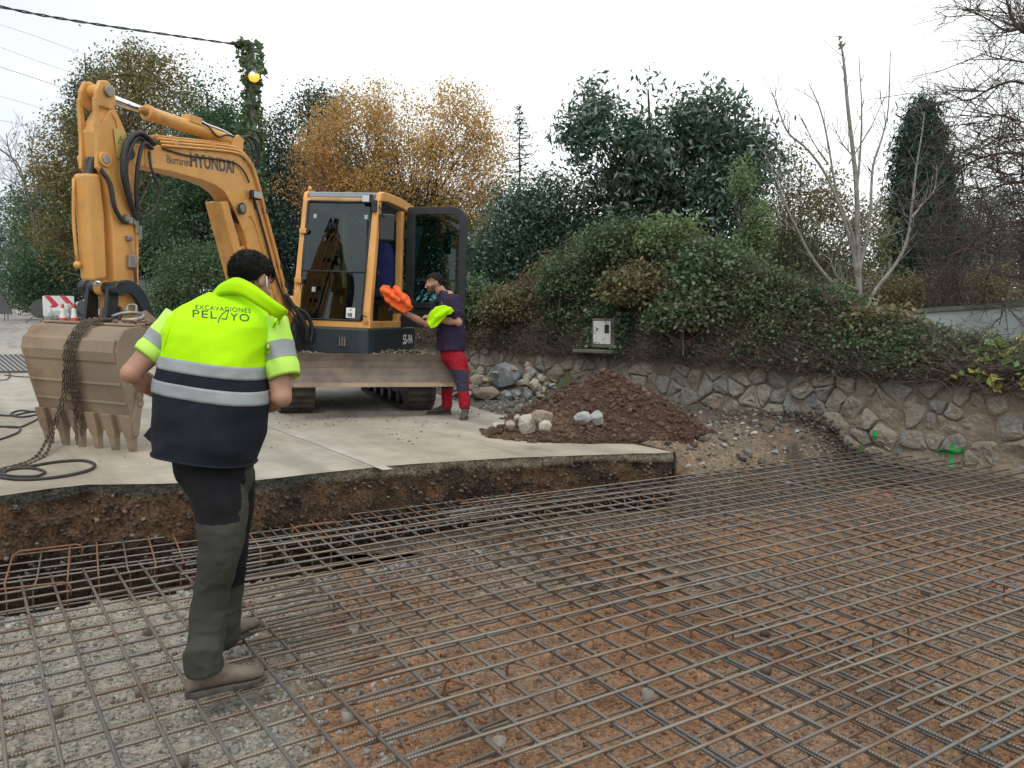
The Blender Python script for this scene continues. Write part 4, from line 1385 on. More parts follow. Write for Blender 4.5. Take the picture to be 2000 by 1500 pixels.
# raised flange along the lower leg and the thick boss plate round the cylinder pin
prism_lat([(1.02, 2.28), (.90, 2.45), (.80, 2.40), (.66, 2.10), (.50, 1.74), (.36, 1.42), (.20, 1.20), (.30, 1.16), (.46, 1.40), (.62, 1.76), (.80, 2.14), (.88, 2.22), (.98, 2.19)], .106, .118, 'boom_flange', M_yel, .004, boom)
prism_lat([(1.30, 2.42), (1.12, 2.40), (.98, 2.28), (.90, 2.12), (1.0, 2.05), (1.16, 2.28)], .106, .122, 'boom_boss', M_yel, .004, boom)
prism_lat([(2.30, 2.66), (2.20, 2.675), (2.16, 2.47), (2.30, 2.46)], .106, .114, 'boom_end_plate', M_yel, .003, boom)
MB().cyl(BM(1.07, -.15, 2.27), BM(1.07, .175, 2.27), .042, n=18).build('boom_cylinder_pin', M_pin, boom, bevel=.004)
MB().cyl(BM(1.07, .155, 2.27), BM(1.07, .165, 2.27), .062, n=18).build('pin_washer', M_blk, boom)
lettering('HYUNDAI', .172, 'lettering', M_ltr, boom, BM(1.44, .1065, 2.650), -BD * .993 + Vector((0, 0, .075)), BD * .09 + Vector((0, 0, .996)), 1.0, .82, off=.006)
lettering('Biurrarena', .105, 'lettering', M_ltr, boom, BM(1.885, .1065, 2.590), -BD * .993 + Vector((0, 0, .085)), BD * .09 + Vector((0, 0, .996)), .92, .80, off=.001)
# hydraulic pipes over the boom back
for k, (la, up) in enumerate(((.085, .035), (.115, .00), (.125, -.035), (.04, .045), (-.05, .04))):
    path = []
    for i, (re, z) in enumerate([(2.12, 2.69), (1.8, 2.738), (1.39, 2.80), (1.10, 2.83), (.97, 2.80), (.86, 2.72), (.765, 2.55), (.645, 2.28), (.445, 1.85), (.275, 1.45), (.15, 1.27)]):
        nx_, nz_ = (0.1, 1) if re > 1.05 else ((-.5, .8) if re > .9 else (-.9, .4))
        l_ = math.hypot(nx_, nz_)
        path.append(BM(re + nx_ / l_ * (up + .02 + .005 * k), la, z + nz_ / l_ * (up + .02 + .005 * k)))
    MB().tube(catmull(path, 4), .0125, 8).build('hydraulic_pipe', M_yel, boom, smooth=True)
for re, z, a in ((1.95, 2.735, 0), (1.45, 2.815, 0), (.62, 2.30, 1.15), (.36, 1.72, 1.15), (.28, 1.52, 1.15)):
    MB().box(BM(re, .085, z + .01), (.05, .10, .05), RB @ Matrix.Rotation(a, 3, 'Y')).build('pipe_clamp', M_blk if re < 1 else M_yel, boom, bevel=.004)
# black hose down the boom leg
MB().tube(catmull([BM(.86, .135, 2.42), BM(.78, .14, 2.25), BM(.66, .14, 2.0), BM(.5, .14, 1.66), BM(.34, .15, 1.38), BM(.20, .17, 1.22), BM(.12, .2, 1.08)], 5), .014, 8).build('hose', M_hose, boom, smooth=True)
MB().tube(catmull([BM(2.1, .118, 2.66), BM(1.8, .122, 2.66), BM(1.45, .122, 2.70), BM(1.15, .122, 2.72), BM(1.0, .125, 2.66), BM(.92, .128, 2.56)], 5), .009, 8).build('hose', M_hose, boom, smooth=True)
MB().tube(catmull([BM(.30, .15, 1.42), BM(.22, .18, 1.30), BM(.10, .22, 1.16), BM(.02, .24, 1.02), BM(-.02, .22, .88)], 5), .026, 9).build('hose', M_hose, boom, smooth=True)
MB().tube(catmull([BM(.26, .12, 1.36), BM(.16, .17, 1.28), BM(.02, .24, 1.20), BM(-.06, .26, 1.02), BM(-.05, .24, .86)], 5), .024, 9).build('hose', M_hose, boom, smooth=True)
# work lamp on the boom
lmp = MB().box(BM(.86, .16, 2.44), (.15, .06, .095), RB).build('work_lamp', M_blk, boom, bevel=.018)
MB().box(BM(.86, .193, 2.44), (.12, .006, .068), RB).build('lamp_lens', mat('lamp_lens', (.42, .43, .42), rough=.15, metal=.3), lmp, bevel=.01)
MB().bar(BM(.84, .13, 2.38), BM(.82, .12, 2.30), .02, .012).build('lamp_bracket', M_blk, lmp)
# boom cylinder in front of the leg
for la in (0,):
    cy = MB().cyl(BM(.50, la, .92), BM(.92, la, 1.90), .062, n=18).build('boom_cylinder', M_yel, exc, smooth=True)
    MB().cyl(BM(.92, la, 1.90), BM(1.07, la, 2.27), .032, n=14).build('rod', M_chr, cy, smooth=True)
    MB().prism([(1.30, 2.30), (1.19, 2.33), (.66, 1.08), (.78, 1.05)], lambda p: BM(p[0] + .02, -.10, p[1]), lambda p: BM(p[0] + .02, .10, p[1])).build('cylinder_guard', M_yel, cy, bevel=.01)
    MB().tube([BM(.98, .09, 2.12), BM(.60, .09, 1.20)], .014, 8).build('pipe', M_yel, cy, smooth=True)
    MB().cyl(BM(1.03, -.09, 2.2), BM(1.03, .09, 2.2), .075, n=16).build('rod_eye', M_blk, cy)
# ---- arm cylinder above the boom
ac = MB().cyl(BM(2.14, 0, 2.965), BM(1.02, 0, 2.965), .062, n=20).build('arm_cylinder', M_yel, exc, smooth=False, bevel=.006)
MB().cyl(BM(2.67, 0, 2.99), BM(2.10, 0, 2.967), .036, n=18).build('rod', M_chr, ac, smooth=True)
MB().cyl(BM(2.18, 0, 2.968), BM(2.13, 0, 2.966), .070, n=20).build('gland', M_yel, ac, bevel=.005)
MB().box(BM(1.62, .01, 3.035), (.17, .10, .07), RB).build('port_block', M_yel, ac, bevel=.006)
MB().tube(catmull([BM(1.54, .03, 3.05), BM(1.42, .03, 3.035), BM(1.2, .03, 3.03), BM(1.0, .02, 3.0), BM(.92, .02, 2.97)], 5), .011, 8).build('pipe', M_chr, ac, smooth=True)
MB().tube(catmull([BM(1.56, .045, 3.045), BM(1.45, .07, 3.0), BM(1.33, .075, 2.94), BM(1.2, .07, 2.99), BM(1.05, .06, 3.0)], 5), .009, 8).build('hose', M_hose, ac, smooth=True)
MB().prism([(1.14, 2.86), (.96, 2.84), (.94, 3.0), (1.02, 3.03), (1.10, 2.98)], lambda p: BM(p[0], -.075, p[1]), lambda p: BM(p[0], -.045, p[1])).build('cylinder_lug', M_yel, boom, bevel=.005)
MB().prism([(1.14, 2.86), (.96, 2.84), (.94, 3.0), (1.02, 3.03), (1.10, 2.98)], lambda p: BM(p[0], .045, p[1]), lambda p: BM(p[0], .075, p[1])).build('cylinder_lug', M_yel, boom, bevel=.005)
for k, la in enumerate((-.03, .03, .06)):
    MB().tube(catmull([BM(.96, la, 3.0), BM(.87, la + .02, 3.05), BM(.76, la + .03, 3.02), BM(.70, la + .03, 2.90), BM(.70, la, 2.76)], 6), .011, 8).build('hose', M_hose, boom, smooth=True)

# ---- stick
stick_prof = [(2.78, 3.02), (2.73, 3.08), (2.65, 3.075), (2.61, 3.0), (2.63, 2.92), (2.55, 2.80), (2.44, 2.62), (2.395, 2.45), (2.375, 2.12), (2.375, 1.62), (2.385, 1.12), (2.43, 1.02), (2.52, 1.0),
              (2.60, 1.06), (2.625, 1.4), (2.64, 1.8), (2.66, 2.0), (2.70, 2.22), (2.755, 2.42), (2.785, 2.66)]
stick = prism_lat([p for p in stick_prof if p[1] < 2.93] + [], -.10, .10, 'stick', M_yel, .012)
# cheek plates at the top with the slot for the rod eye
for la in (-.085, .085):
    prism_lat([(2.80, 2.98), (2.76, 3.07), (2.68, 3.09), (2.61, 3.04), (2.60, 2.94), (2.63, 2.86), (2.80, 2.86)], la - .02, la + .02, 'cheek_plate', M_yel, .012, stick)
    prism_lat([(2.815, 2.92), (2.78, 2.93), (2.745, 2.66), (2.71, 2.44), (2.665, 2.34), (2.72, 2.30), (2.80, 2.36), (2.795, 2.6)], la - .018, la + .018, 'front_flange', M_yel, .008, stick)
prism_lat([(2.66, 2.84), (2.58, 2.76), (2.46, 2.60), (2.43, 2.45), (2.415, 2.20), (2.50, 2.20), (2.545, 2.46), (2.61, 2.78)], .1005, .112, 'side_rib', M_yel, .004, stick)
prism_lat([(2.405, 2.10), (2.405, 1.30), (2.385, 1.30), (2.38, 2.10)], .1005, .115, 'side_rib', M_yel, .003, stick)
for la in (-.115, .105): MB().cyl(BM(2.69, la, 3.0), BM(2.69, la + .03, 3.0), .045, n=16).build('pin_cap', M_pin, stick, bevel=.004)
MB().cyl(BM(2.69, -.06, 3.0), BM(2.69, .06, 3.0), .06, n=16).build('rod_eye', M_yel, stick)
MB().cyl(BM(2.73, -.13, 2.44), BM(2.73, .135, 2.44), .036, n=16).build('cylinder_pin', M_pin, stick, bevel=.004)
for la in (-.115, .115): MB().cyl(BM(2.73, la - .012, 2.44), BM(2.73, la + .012, 2.44), .06, n=18).build('pin_boss', M_yel, stick, bevel=.004)
MB().cyl(BM(2.50, -.14, 2.54), BM(2.50, .14, 2.54), .06, n=18).build('boom_pin', M_blk, stick)
sk = MB().prism([(2.68, 2.72), (2.55, 2.70), (2.53, 2.46), (2.65, 2.48)], lambda p: BM(p[0] - .04, .1125, p[1]), lambda p: BM(p[0] - .04, .1140, p[1])).build('warning_sticker', M_sticker, stick)
bb = MB()
for (a0, z0, a1, z1, w_) in ((2.60, 2.60, 2.575, 2.665, .004), (2.575, 2.665, 2.54, 2.605, .004), (2.54, 2.605, 2.60, 2.60, .004), (2.585, 2.625, 2.565, 2.64, .008), (2.53, 2.50, 2.53, 2.57, .010), (2.585, 2.505, 2.555, 2.505, .008)):
    bb.bar(BM(a0 - .005, .1145, z0), BM(a1 - .005, .1145, z1), w_, .0015, BN)
bb.build('pictogram', M_ltr, sk)
# bucket cylinder in front
bc = MB().prism([(2.88, 2.30), (2.74, 2.32), (2.70, 2.0), (2.68, 1.46), (2.82, 1.43), (2.855, 1.9)], lambda p: BM(p[0], -.075, p[1]), lambda p: BM(p[0], .075, p[1])).build('bucket_cylinder', M_yel, exc, bevel=.022)
MB().cyl(BM(2.76, 0, 1.46), BM(2.66, 0, 1.37), .034, n=14).build('rod', M_chr, bc, smooth=True)
MB().cyl(BM(2.74, 0, 2.44), BM(2.80, 0, 2.28), .045, n=14).build('cylinder_eye', M_blk, bc)
MB().tube(catmull([BM(2.885, -.055, 2.26), BM(2.89, -.055, 1.9), BM(2.86, -.055, 1.58)], 4), .014, 8).build('pipe', M_yel, bc, smooth=True)
MB().ball(BM(2.86, -.055, 1.56), .032, 10, 7).build('pipe_fitting', M_yel, bc, smooth=True)
# hoses between boom and stick
hp = [([(2.20, .12, 2.68), (2.40, .15, 2.73), (2.56, .17, 2.60), (2.60, .17, 2.36), (2.52, .15, 2.16), (2.46, .135, 2.06)], .024),
      ([(2.22, .10, 2.66), (2.40, .13, 2.69), (2.52, .16, 2.56), (2.565, .16, 2.38), (2.50, .14, 2.16), (2.42, .13, 1.98)], .022),
      ([(2.24, .13, 2.63), (2.36, .155, 2.65), (2.42, .16, 2.50), (2.44, .15, 2.30), (2.42, .135, 2.08), (2.39, .125, 1.95)], .018),
      ([(2.26, .12, 2.60), (2.28, .16, 2.45), (2.20, .17, 2.28), (2.24, .16, 2.10), (2.36, .13, 2.00)], .012),
      ([(2.76, .09, 2.36), (2.70, .13, 2.25), (2.66, .14, 2.06), (2.58, .135, 1.96), (2.52, .125, 1.95)], .020)]
for P_, r_ in hp: MB().tube(catmull([BM(*p) for p in P_], 7), r_, 9).build('hose', M_hose, exc, smooth=True)
for k, (re, z) in enumerate(((2.44, 2.02), (2.415, 1.95), (2.38, 1.90))):
    MB().cyl(BM(re, .128, z + .04), BM(re - .012, .124, z - .08), .017, n=10).build('hose_fitting', M_chr, exc)
for k, (re, z, w_, h) in enumerate(((2.50, 1.97, .09, .06), (2.485, 1.82, .06, .04), (2.46, 1.62, .09, .11))):
    MB().box(BM(re, .118, z), (w_, .035, h), RB).build('stick_bracket', M_pin, exc, bevel=.006)
MB().tube([BM(2.475, .125, 1.80), BM(2.462, .13, 1.68)], .008, 8).build('valve_stem', M_pin, exc)
MB().tube([BM(2.455, .14, 1.57), BM(2.44, .14, 1.44)], .014, 8).build('valve_handle', mat('rusty_handle', (.09, .045, .025), rough=.8), exc)
for la in (-.01,): MB().cyl(BM(2.52, .105, 2.0), BM(2.52, .135, 2.0), .022, n=12).build('stick_fitting', M_pin, exc)

# ---- bucket linkage
P1 = (2.66, 1.38)
lk = MB().cyl(BM(P1[0], -.22, P1[1]), BM(P1[0], .20, P1[1]), .052, n=18).build('linkage_pin', M_blk, exc, bevel=.006)
MB().cyl(BM(P1[0], -.035, P1[1]), BM(P1[0], .035, P1[1]), .068, n=18).build('rod_eye', M_yel, lk)
for la in (-.19, .17):
    path = catmull([BM(P1[0] - .01, la, P1[1]), BM(2.55, la, 1.40), BM(2.44, la, 1.33), BM(2.36, la, 1.19), BM(2.32, la, 1.04)], 5)
    R = []
    for i, p in enumerate(path):
        d = (path[min(i + 1, len(path) - 1)] - path[max(i - 1, 0)]).normalized(); nn = BN.cross(d)
        h = .055
        R.append([p + nn * h - BN * .022, p + nn * h + BN * .022, p - nn * h + BN * .022, p - nn * h - BN * .022])
    MB().rings(R).build('guide_link', M_dk, exc, bevel=.006)
    MB().cyl(BM(P1[0], la - .035, P1[1]), BM(P1[0], la + .04, P1[1]), .062, n=18).build('link_boss', M_blk, exc, bevel=.006)
    MB().cyl(BM(2.32, la - .04, 1.04), BM(2.32, la + .05, 1.04), .055, n=16).build('link_boss', M_blk, exc, bevel=.006)
    MB().cyl(BM(2.32, la + .05, 1.04), BM(2.32, la + .058, 1.04), .028, n=12).build('grease_cap', M_pin, exc)
    prism_lat([(P1[0] + .05, P1[1] + .02), (P1[0] - .05, P1[1] + .02), (2.62, 1.08), (2.76, 1.06)], la * .62 - .02, la * .62 + .02, 'push_link', M_blk, .006)
MB().cyl(BM(2.45, -.2, 1.08), BM(2.45, .2, 1.08), .045, n=16).build('bucket_pin', M_blk, exc)

# ---- bucket
BW = .50
shell = [(2.44, 1.02), (2.80, 1.07), (2.92, 1.045), (2.985, .96), (3.01, .86), (2.99, .74), (2.935, .55), (2.865, .35), (2.81, .18)]
inn = []
for i, p in enumerate(shell):
    q0, q1 = shell[max(0, i - 1)], shell[min(len(shell) - 1, i + 1)]
    dx, dz = q1[0] - q0[0], q1[1] - q0[1]; l_ = math.hypot(dx, dz)
    inn.append((p[0] + dz / l_ * .022, p[1] - dx / l_ * .022))
bucket = MB().prism(shell + inn[::-1], lambda p: BM(p[0], -BW, p[1]), lambda p: BM(p[0], BW, p[1])).build('bucket', M_bkt, exc, bevel=.004)
side = shell + [(2.80, .17), (2.765, .42), (2.735, .58), (2.62, .80), (2.42, 1.0)]
for sgn in (-1, 1):
    prism_lat(side, sgn * BW - .011, sgn * BW + .011, 'side_plate', M_bkt, .004, bucket)
    prism_lat([(2.845, .17), (2.80, .16), (2.76, .42), (2.73, .58), (2.79, .60), (2.83, .42), (2.865, .30)], sgn * (BW + .020) - .009, sgn * (BW + .020) + .009, 'side_cutter', M_bkt, .003, bucket)
    prism_lat([(2.70, 1.065), (2.40, 1.20), (2.28, 1.12), (2.28, 1.0), (2.40, .96), (2.70, 1.03)], sgn * .20 - .02, sgn * .20 + .02, 'bucket_ear', M_bkt, .006, bucket)
MB().prism([(2.83, 1.085), (2.80, 1.09), (2.60, 1.062), (2.60, 1.05), (2.83, 1.07)], lambda p: BM(p[0], -BW, p[1]), lambda p: BM(p[0], BW, p[1])).build('top_plate', M_bkt, bucket, bevel=.003)
MB().prism([(3.0, .97), (3.018, .95), (3.035, .86), (3.012, .78), (2.99, .78)], lambda p: BM(p[0], -BW * .995, p[1]), lambda p: BM(p[0], BW * .995, p[1])).build('wear_plate', M_bkt, bucket, bevel=.004)
for zz, re in ((.60, 2.956), (.44, 2.90)): MB().bar(BM(re, -BW, zz), BM(re, BW, zz), .012, .02).build('weld_ridge', M_bkt, bucket)
for k in range(6):
    la = -BW + .035 + k * (2 * BW - .07) / 5
    b = MB(); R = []
    for re, z, hw, th in ((2.885, .34, .050, .022), (2.845, .24, .052, .035), (2.825, .17, .046, .034), (2.815, .13, .034, .030), (2.805, .06, .030, .026), (2.795, .0, .029, .015)):
        R.append([BM(re + th, la - hw, z), BM(re + th, la + hw, z), BM(re - th, la + hw, z), BM(re - th, la - hw, z)])
    b.rings(R).build('tooth', M_bkt, bucket, bevel=.006)
gd = lettering('GO', .10, 'lettering', mat('weld_mark', (.11, .085, .065), rough=.8), bucket, BM(2.795, BW + .0305, .47), (-BD * .25 + Vector((0, 0, -.97))), (-BD * .97 + Vector((0, 0, .25))), 1.0, 1.0)
n = 500
P = [tuple(BM(rnd.uniform(2.48, 2.74), rnd.uniform(-.1, .5), 1.065 + .05 * rnd.random() ** 2)) for i in range(n)]
pebble_mesh('dirt', np.array(P), 0.012 + 0.03 * rng.random(n) ** 3, island_mat('bucket_dirt', [(0.16, 0.10, 0.07), (0.24, 0.16, 0.11), (0.30, 0.22, 0.17)]), parent=bucket, seed=22)

# ---- cab
def ff(z): return .90 - .30 * max(0, (z - 1.25)) / 1.4 - .0


def cab_tube(P_, wd_, name='cab_frame', m=None, n_=8, sq=1.0):
    return MB().tube([UP(*p) for p in P_], wd_, n_, sq=sq).build(name, m or M_yel, exc, smooth=True)


CR, CL_ = .92, -.06
# front-left pillar, roof rail, right pillar, sill
def pillar(pts, a, b_, name='cab_pillar'):
    R = []
    for p in pts: R.append([UP(p[0] + sx * a / 2, p[1] + sy * b_ / 2, p[2]) for sx, sy in ((-1, -1), (1, -1), (1, 1), (-1, 1))])
    return MB().rings(R).build(name, M_yel, exc, bevel=.018)


pillar([(CL_ + .05, ff(z) - .04, z) for z in (1.07, 1.25, 1.9, 2.45, 2.60)], .10, .09)
pillar([(CR - .055 - .01 * (z - 1.07), ff(z) - .055, z) for z in (1.07, 1.25, 1.9, 2.45, 2.60)], .105, .12)
pillar([(CR - .05, -.33, z) for z in (1.07, 1.25)], .09, .10)
pillar([(CR - .05, -.40, z) for z in (1.20, 2.60)], .09, .10)
pillar([(CL_ + .05, -.80, z) for z in (1.07, 2.60)], .09, .09)
pillar([(CR - .06, -.80, z) for z in (1.07, 2.60)], .09, .09)
MB().prism([(CL_, 1.055), (CR, 1.055), (CR, 1.16), (CR - .12, 1.145), (CL_ + .1, 1.135), (CL_, 1.14)], lambda p: UP(p[0], .80, p[1]), lambda p: UP(p[0], .905, p[1])).build('front_sill', M_yel, exc, bevel=.012)
MB().box(UP(CR - .035, .22, 1.10), (.07, 1.2, .09), RU).build('door_sill', M_yel, exc, bevel=.012)
MB().prism([(CL_ + .02, 2.565), (CR - .02, 2.565), (CR - .05, 2.62), (CL_ + .05, 2.62)], lambda p: UP(p[0], ff(2.6) - .09, p[1]), lambda p: UP(p[0], ff(2.6) - .005, p[1])).build('roof_front_rail', M_yel, exc, bevel=.01)
# roof: grey crown with yellow side rails rising to the rear
rp = [(.60, 2.62), (.56, 2.685), (.40, 2.715), (-.3, 2.74), (-.85, 2.72), (-.92, 2.60)]
MB().prism(rp, lambda p: UP(CL_ + .055, p[0], p[1]), lambda p: UP(CR - .075, p[0], p[1])).build('roof', M_gry, exc, bevel=.02)
for r0, r1 in ((CL_ - .005, CL_ + .05), (CR - .07, CR)):
    MB().prism([(.62, 2.58), (.58, 2.68), (.48, 2.715), (.2, 2.735), (-.3, 2.752), (-.9, 2.735), (-.95, 2.58), (-.88, 2.60), (-.3, 2.63), (.3, 2.62)], lambda p: UP(r0, p[0], p[1]), lambda p: UP(r1, p[0], p[1])).build('roof_rail', M_yel, exc, bevel=.014)
MB().ball(UP(CL_ + .04, .50, 2.735), (.025, .025, .03), 10, 7).build('lifting_eye', M_yel, exc, smooth=True)
# glazing
def pane(P_, name, m=M_glass, th=.006):
    P_ = [Vector(p) for p in P_]
    nn = (P_[1] - P_[0]).cross(P_[2] - P_[0]).normalized() * th
    k = len(P_)
    b = MB(); b.add(P_ + [p - nn for p in P_], [tuple(range(k)), tuple(range(k, 2 * k))[::-1]] + [(i, (i + 1) % k, k + (i + 1) % k, k + i) for i in range(k)])
    return b.build(name, m, exc)


gl, gr_ = CL_ + .085, CR - .11
def FW(r, z): return UP(r, ff(z) + .004, z)
zspl = 1.72
pane([FW(gl, zspl), FW(gr_, zspl), FW(gr_, 2.56), FW(gl + .02, 2.56)], 'windscreen')
pane([FW(gl, 1.15), FW(gr_, 1.15), FW(gr_, zspl - .012), FW(gl, zspl - .012)], 'lower_windscreen')
M_seal = mat('rubber_seal', (0.012, 0.013, 0.014), rough=.5)
def seal(P_, r_=.013): MB().tube(P_, r_, 6).build('window_seal', M_seal, exc, smooth=True)
seal([FW(gl - .005, 1.15), FW(gl - .005, 2.57)], .018); seal([FW(gr_ + .005, 1.15), FW(gr_ + .005, 2.57)], .018); seal([FW(gl, 2.565), FW(gr_, 2.565)], .018); seal([FW(gl, 1.145), FW(gr_, 1.145)]); seal([FW(gl, zspl), FW(gr_, zspl)], .010)
pane([UP(CL_ + .01, .72, 1.35), UP(CL_ + .01, -.7, 1.35), UP(CL_ + .01, -.7, 2.52), UP(CL_ + .01, .5, 2.52)], 'side_window')
pane([UP(CL_ + .1, -.81, 1.45), UP(CR - .1, -.81, 1.45), UP(CR - .1, -.81, 2.5), UP(CL_ + .1, -.81, 2.5)], 'rear_window')
pane([UP(CR - .03, -.46, 1.5), UP(CR - .03, -.74, 1.5), UP(CR - .03, -.74, 2.5), UP(CR - .03, -.46, 2.5)], 'quarter_window')
MB().box(UP((CL_ + CR) / 2, -.81, 1.26), (CR - CL_ - .1, .03, .38), RU).build('rear_panel', M_blk, exc)
MB().box(UP(CL_ + .02, 0, 1.2), (.03, 1.5, .3), RU).build('side_panel', M_blk, exc)
MB().box(UP((CL_ + CR) / 2, .05, 1.065), (CR - CL_ - .06, 1.6, .03), RU).build('cab_floor', M_blk, exc)
MB().box(UP((CL_ + CR) / 2, -.15, 2.615), (CR - CL_ - .1, 1.3, .02), RU).build('headliner', M_gry, exc)
MB().box(UP(CR - .05, -.62, 1.3), (.05, .36, .45), RU).build('rear_side_panel', M_blk, exc)
# seat, consoles, levers, jacket
seat = MB().box(UP(.42, -.28, 1.42), (.46, .46, .14), RU).build('seat', M_seat, exc, bevel=.04)
MB().box(UP(.42, -.54, 1.78), (.46, .12, .66), RU @ Matrix.Rotation(math.radians(8), 3, 'X')).build('seat_back', M_seat, seat, bevel=.05)
MB().box(UP(.42, -.60, 2.18), (.26, .08, .16), RU).build('headrest', M_seat, seat, bevel=.03)
MB().box(UP(.42, -.28, 1.22), (.3, .4, .26), RU).build('seat_base', M_blk, seat, bevel=.02)
for r_ in (.12, .74):
    cns = MB().box(UP(r_, -.12, 1.50), (.13, .42, .12), RU).build('console', M_blk, exc, bevel=.03)
    MB().tube([UP(r_, .05, 1.55), UP(r_, .09, 1.70)], .012, 8).build('lever', M_blk, cns)
    MB().ball(UP(r_, .095, 1.74), (.026, .026, .045), 10, 7).build('lever_grip', M_seal, cns, smooth=True)
for r_ in (.32, .46): MB().tube([UP(r_, .55, 1.08), UP(r_, .52, 1.5)], .011, 8).build('travel_lever', M_blk, exc)
MB().tube(catmull([UP(.86, -.02, 1.12), UP(.87, .0, 1.45), UP(.86, -.05, 1.62), UP(.84, -.10, 1.60)], 5), .013, 8).build('grab_handle', M_blk, exc, smooth=True)
jk = MB(); R = []
for z, hw, hf in ((1.50, .17, .06), (1.60, .21, .08), (1.85, .22, .08), (2.05, .20, .07), (2.16, .12, .05), (2.20, .05, .03)):
    R.append([UP(.62 + hw * math.cos(a) * (1 + .06 * math.sin(3 * a + z * 9)), -.42 + hf * math.sin(a) * (1 + .2 * math.sin(5 * a + z * 13)), z) for a in [2 * PI * i / 20 for i in range(20)]])
jk.rings(R)
M_jkt = mat('blue_jacket', (0.015, 0.022, 0.14), (0.010, 0.014, 0.085), scale=9, rough=.8)
tag(jk.xform(lambda p: l2w(p)).build('jacket', M_jkt, None, smooth=True, org=l2w(UP(.62, -.42, 1.85))), 'dark blue work jacket hung over the seat inside the excavator cab', 'jacket')
# door swung open
def rrect(x0, y0, x1, y1, rads, k=6):
    P_ = []
    for (cx, cy, r_, a0) in ((x0, y0, rads[0], PI), (x1, y0, rads[1], 1.5 * PI), (x1, y1, rads[2], 0), (x0, y1, rads[3], .5 * PI)):
        ox, oy = cx + (r_ if cx == x0 else -r_), cy + (r_ if cy == y0 else -r_)
        for i in range(k + 1): a = a0 + PI / 2 * i / k; P_.append((ox + r_ * math.cos(a), oy + r_ * math.sin(a)))
    return P_


DH = UP(.965, -.42, 0); DA = (URv * .985 + UFv * .17).normalized(); DN = Vector((-DA.y, DA.x, 0))
def DP(x, z, o=0.0): return DH + DA * x + DN * o + Vector((0, 0, z))
oc = rrect(.0, 1.07, .86, 2.66, (.04, .07, .20, .05)); ic = rrect(.12, 1.40, .755, 2.56, (.05, .06, .14, .05))
b = MB(); n_ = len(oc)
for o in (.0, .045): pass
vs = [DP(p[0], p[1], -.022) for p in oc] + [DP(p[0], p[1], -.022) for p in ic] + [DP(p[0], p[1], .022) for p in oc] + [DP(p[0], p[1], .022) for p in ic]
fs = []
for i in range(n_):
    i2 = (i + 1) % n_
    fs += [(i, i2, n_ + i2, n_ + i), (2 * n_ + i, 3 * n_ + i, 3 * n_ + i2, 2 * n_ + i2), (i, 2 * n_ + i, 2 * n_ + i2, i2), (n_ + i, n_ + i2, 3 * n_ + i2, 3 * n_ + i)]
b.add(vs, fs)
door = b.build('door', M_blk, exc, bevel=.006)
k_ = len(ic)
b = MB(); b.add([DP(p[0], p[1], -.004) for p in ic] + [DP(p[0], p[1], .002) for p in ic], [tuple(range(k_)), tuple(range(k_, 2 * k_))[::-1]])
b.build('door_glass', M_glass, door)
MB().bar(DP(.11, 1.70), DP(.77, 1.70), .014, .03).build('glass_rail', M_seal, door)
MB().box(DP(.43, 1.20, .03), (.5, .02, .10), Matrix((DA, DN, Vector((0, 0, 1)))).transposed()).build('door_trim', M_seat, door, bevel=.01)
MB().bar(DP(.16, 1.34, -.035), DP(.66, 1.34, -.035), .03, .03).build('door_rail', M_seal, door, bevel=.008)
MB().box(DP(.78, 1.25, -.03), (.05, .03, .13), Matrix((DA, DN, Vector((0, 0, 1)))).transposed()).build('door_handle', M_seal, door, bevel=.006)
for z in (1.2, 2.3): MB().cyl(DP(-.02, z - .06), DP(-.02, z + .06), .02, n=10).build('hinge', M_blk, door)
# mirror, lamps, wiper, stickers
mir = MB().box(UP(.985, .56, 2.28), (.035, .19, .32), RU @ Matrix.Rotation(math.radians(60), 3, 'Z')).build('mirror', M_blk, exc, bevel=.02)
MB().tube(catmull([UP(.90, .60, 2.54), UP(.93, .63, 2.47), UP(.95, .62, 2.42), UP(.975, .57, 2.40)], 4), .009, 8).build('mirror_arm', M_blk, mir, smooth=True)
cl = MB().box(UP(.78, .66, 2.60), (.13, .07, .11), RU).build('work_lamp', M_blk, exc, bevel=.012)
MB().box(UP(.765, .70, 2.602), (.085, .006, .08), RU).build('lamp_lens', mat('lens_clear', (.55, .56, .56), rough=.12, metal=.4), cl)
MB().box(UP(.86, .66, 2.52), (.06, .06, .14), RU).build('lamp_bracket', M_blk, cl, bevel=.008)
MB().tube([FW(gr_ + .015, 1.22) + UFv * .03, FW(gr_ + .02, 1.75) + UFv * .03, FW(gr_ - .03, 2.35) + UFv * .02], .008, 6).build('wiper', M_seal, exc)
MB().tube(catmull([FW(gr_ + .02, 1.22) + UFv * .035, FW(gr_ + .05, 1.2) + UFv * .035, FW(gr_ + .075, 1.2) + UFv * .03], 4), .008, 6).build('wiper_pivot', M_seal, exc)
for z in (2.20, 1.60):
    MB().box(FW(CL_ + .06, z) + UFv * .03, (.09, .03, .06), RU).build('window_hinge', M_yel, exc, bevel=.006)
    MB().box(FW(CL_ + .115, z) + UFv * .03, (.03, .03, .045), RU).build('hinge_pin', M_blk, exc, bevel=.004)
st_ = MB(); st_.add([FW(.62, 1.175) + UFv * .004, FW(.73, 1.175) + UFv * .004, FW(.73, 1.295) + UFv * .004, FW(.62, 1.295) + UFv * .004], [(0, 1, 2, 3)])
stk = st_.build('sticker', M_wht, exc)
lettering('98', .072, 'lettering', M_ltr, stk, FW(.668, 1.205) + UFv * .006, URv, (0, 0, 1), 1.0, .85, off=.002)
lettering('dB', .03, 'lettering', M_ltr, stk, FW(.675, 1.27) + UFv * .006, URv, (0, 0, 1), 1.0, 1.0)
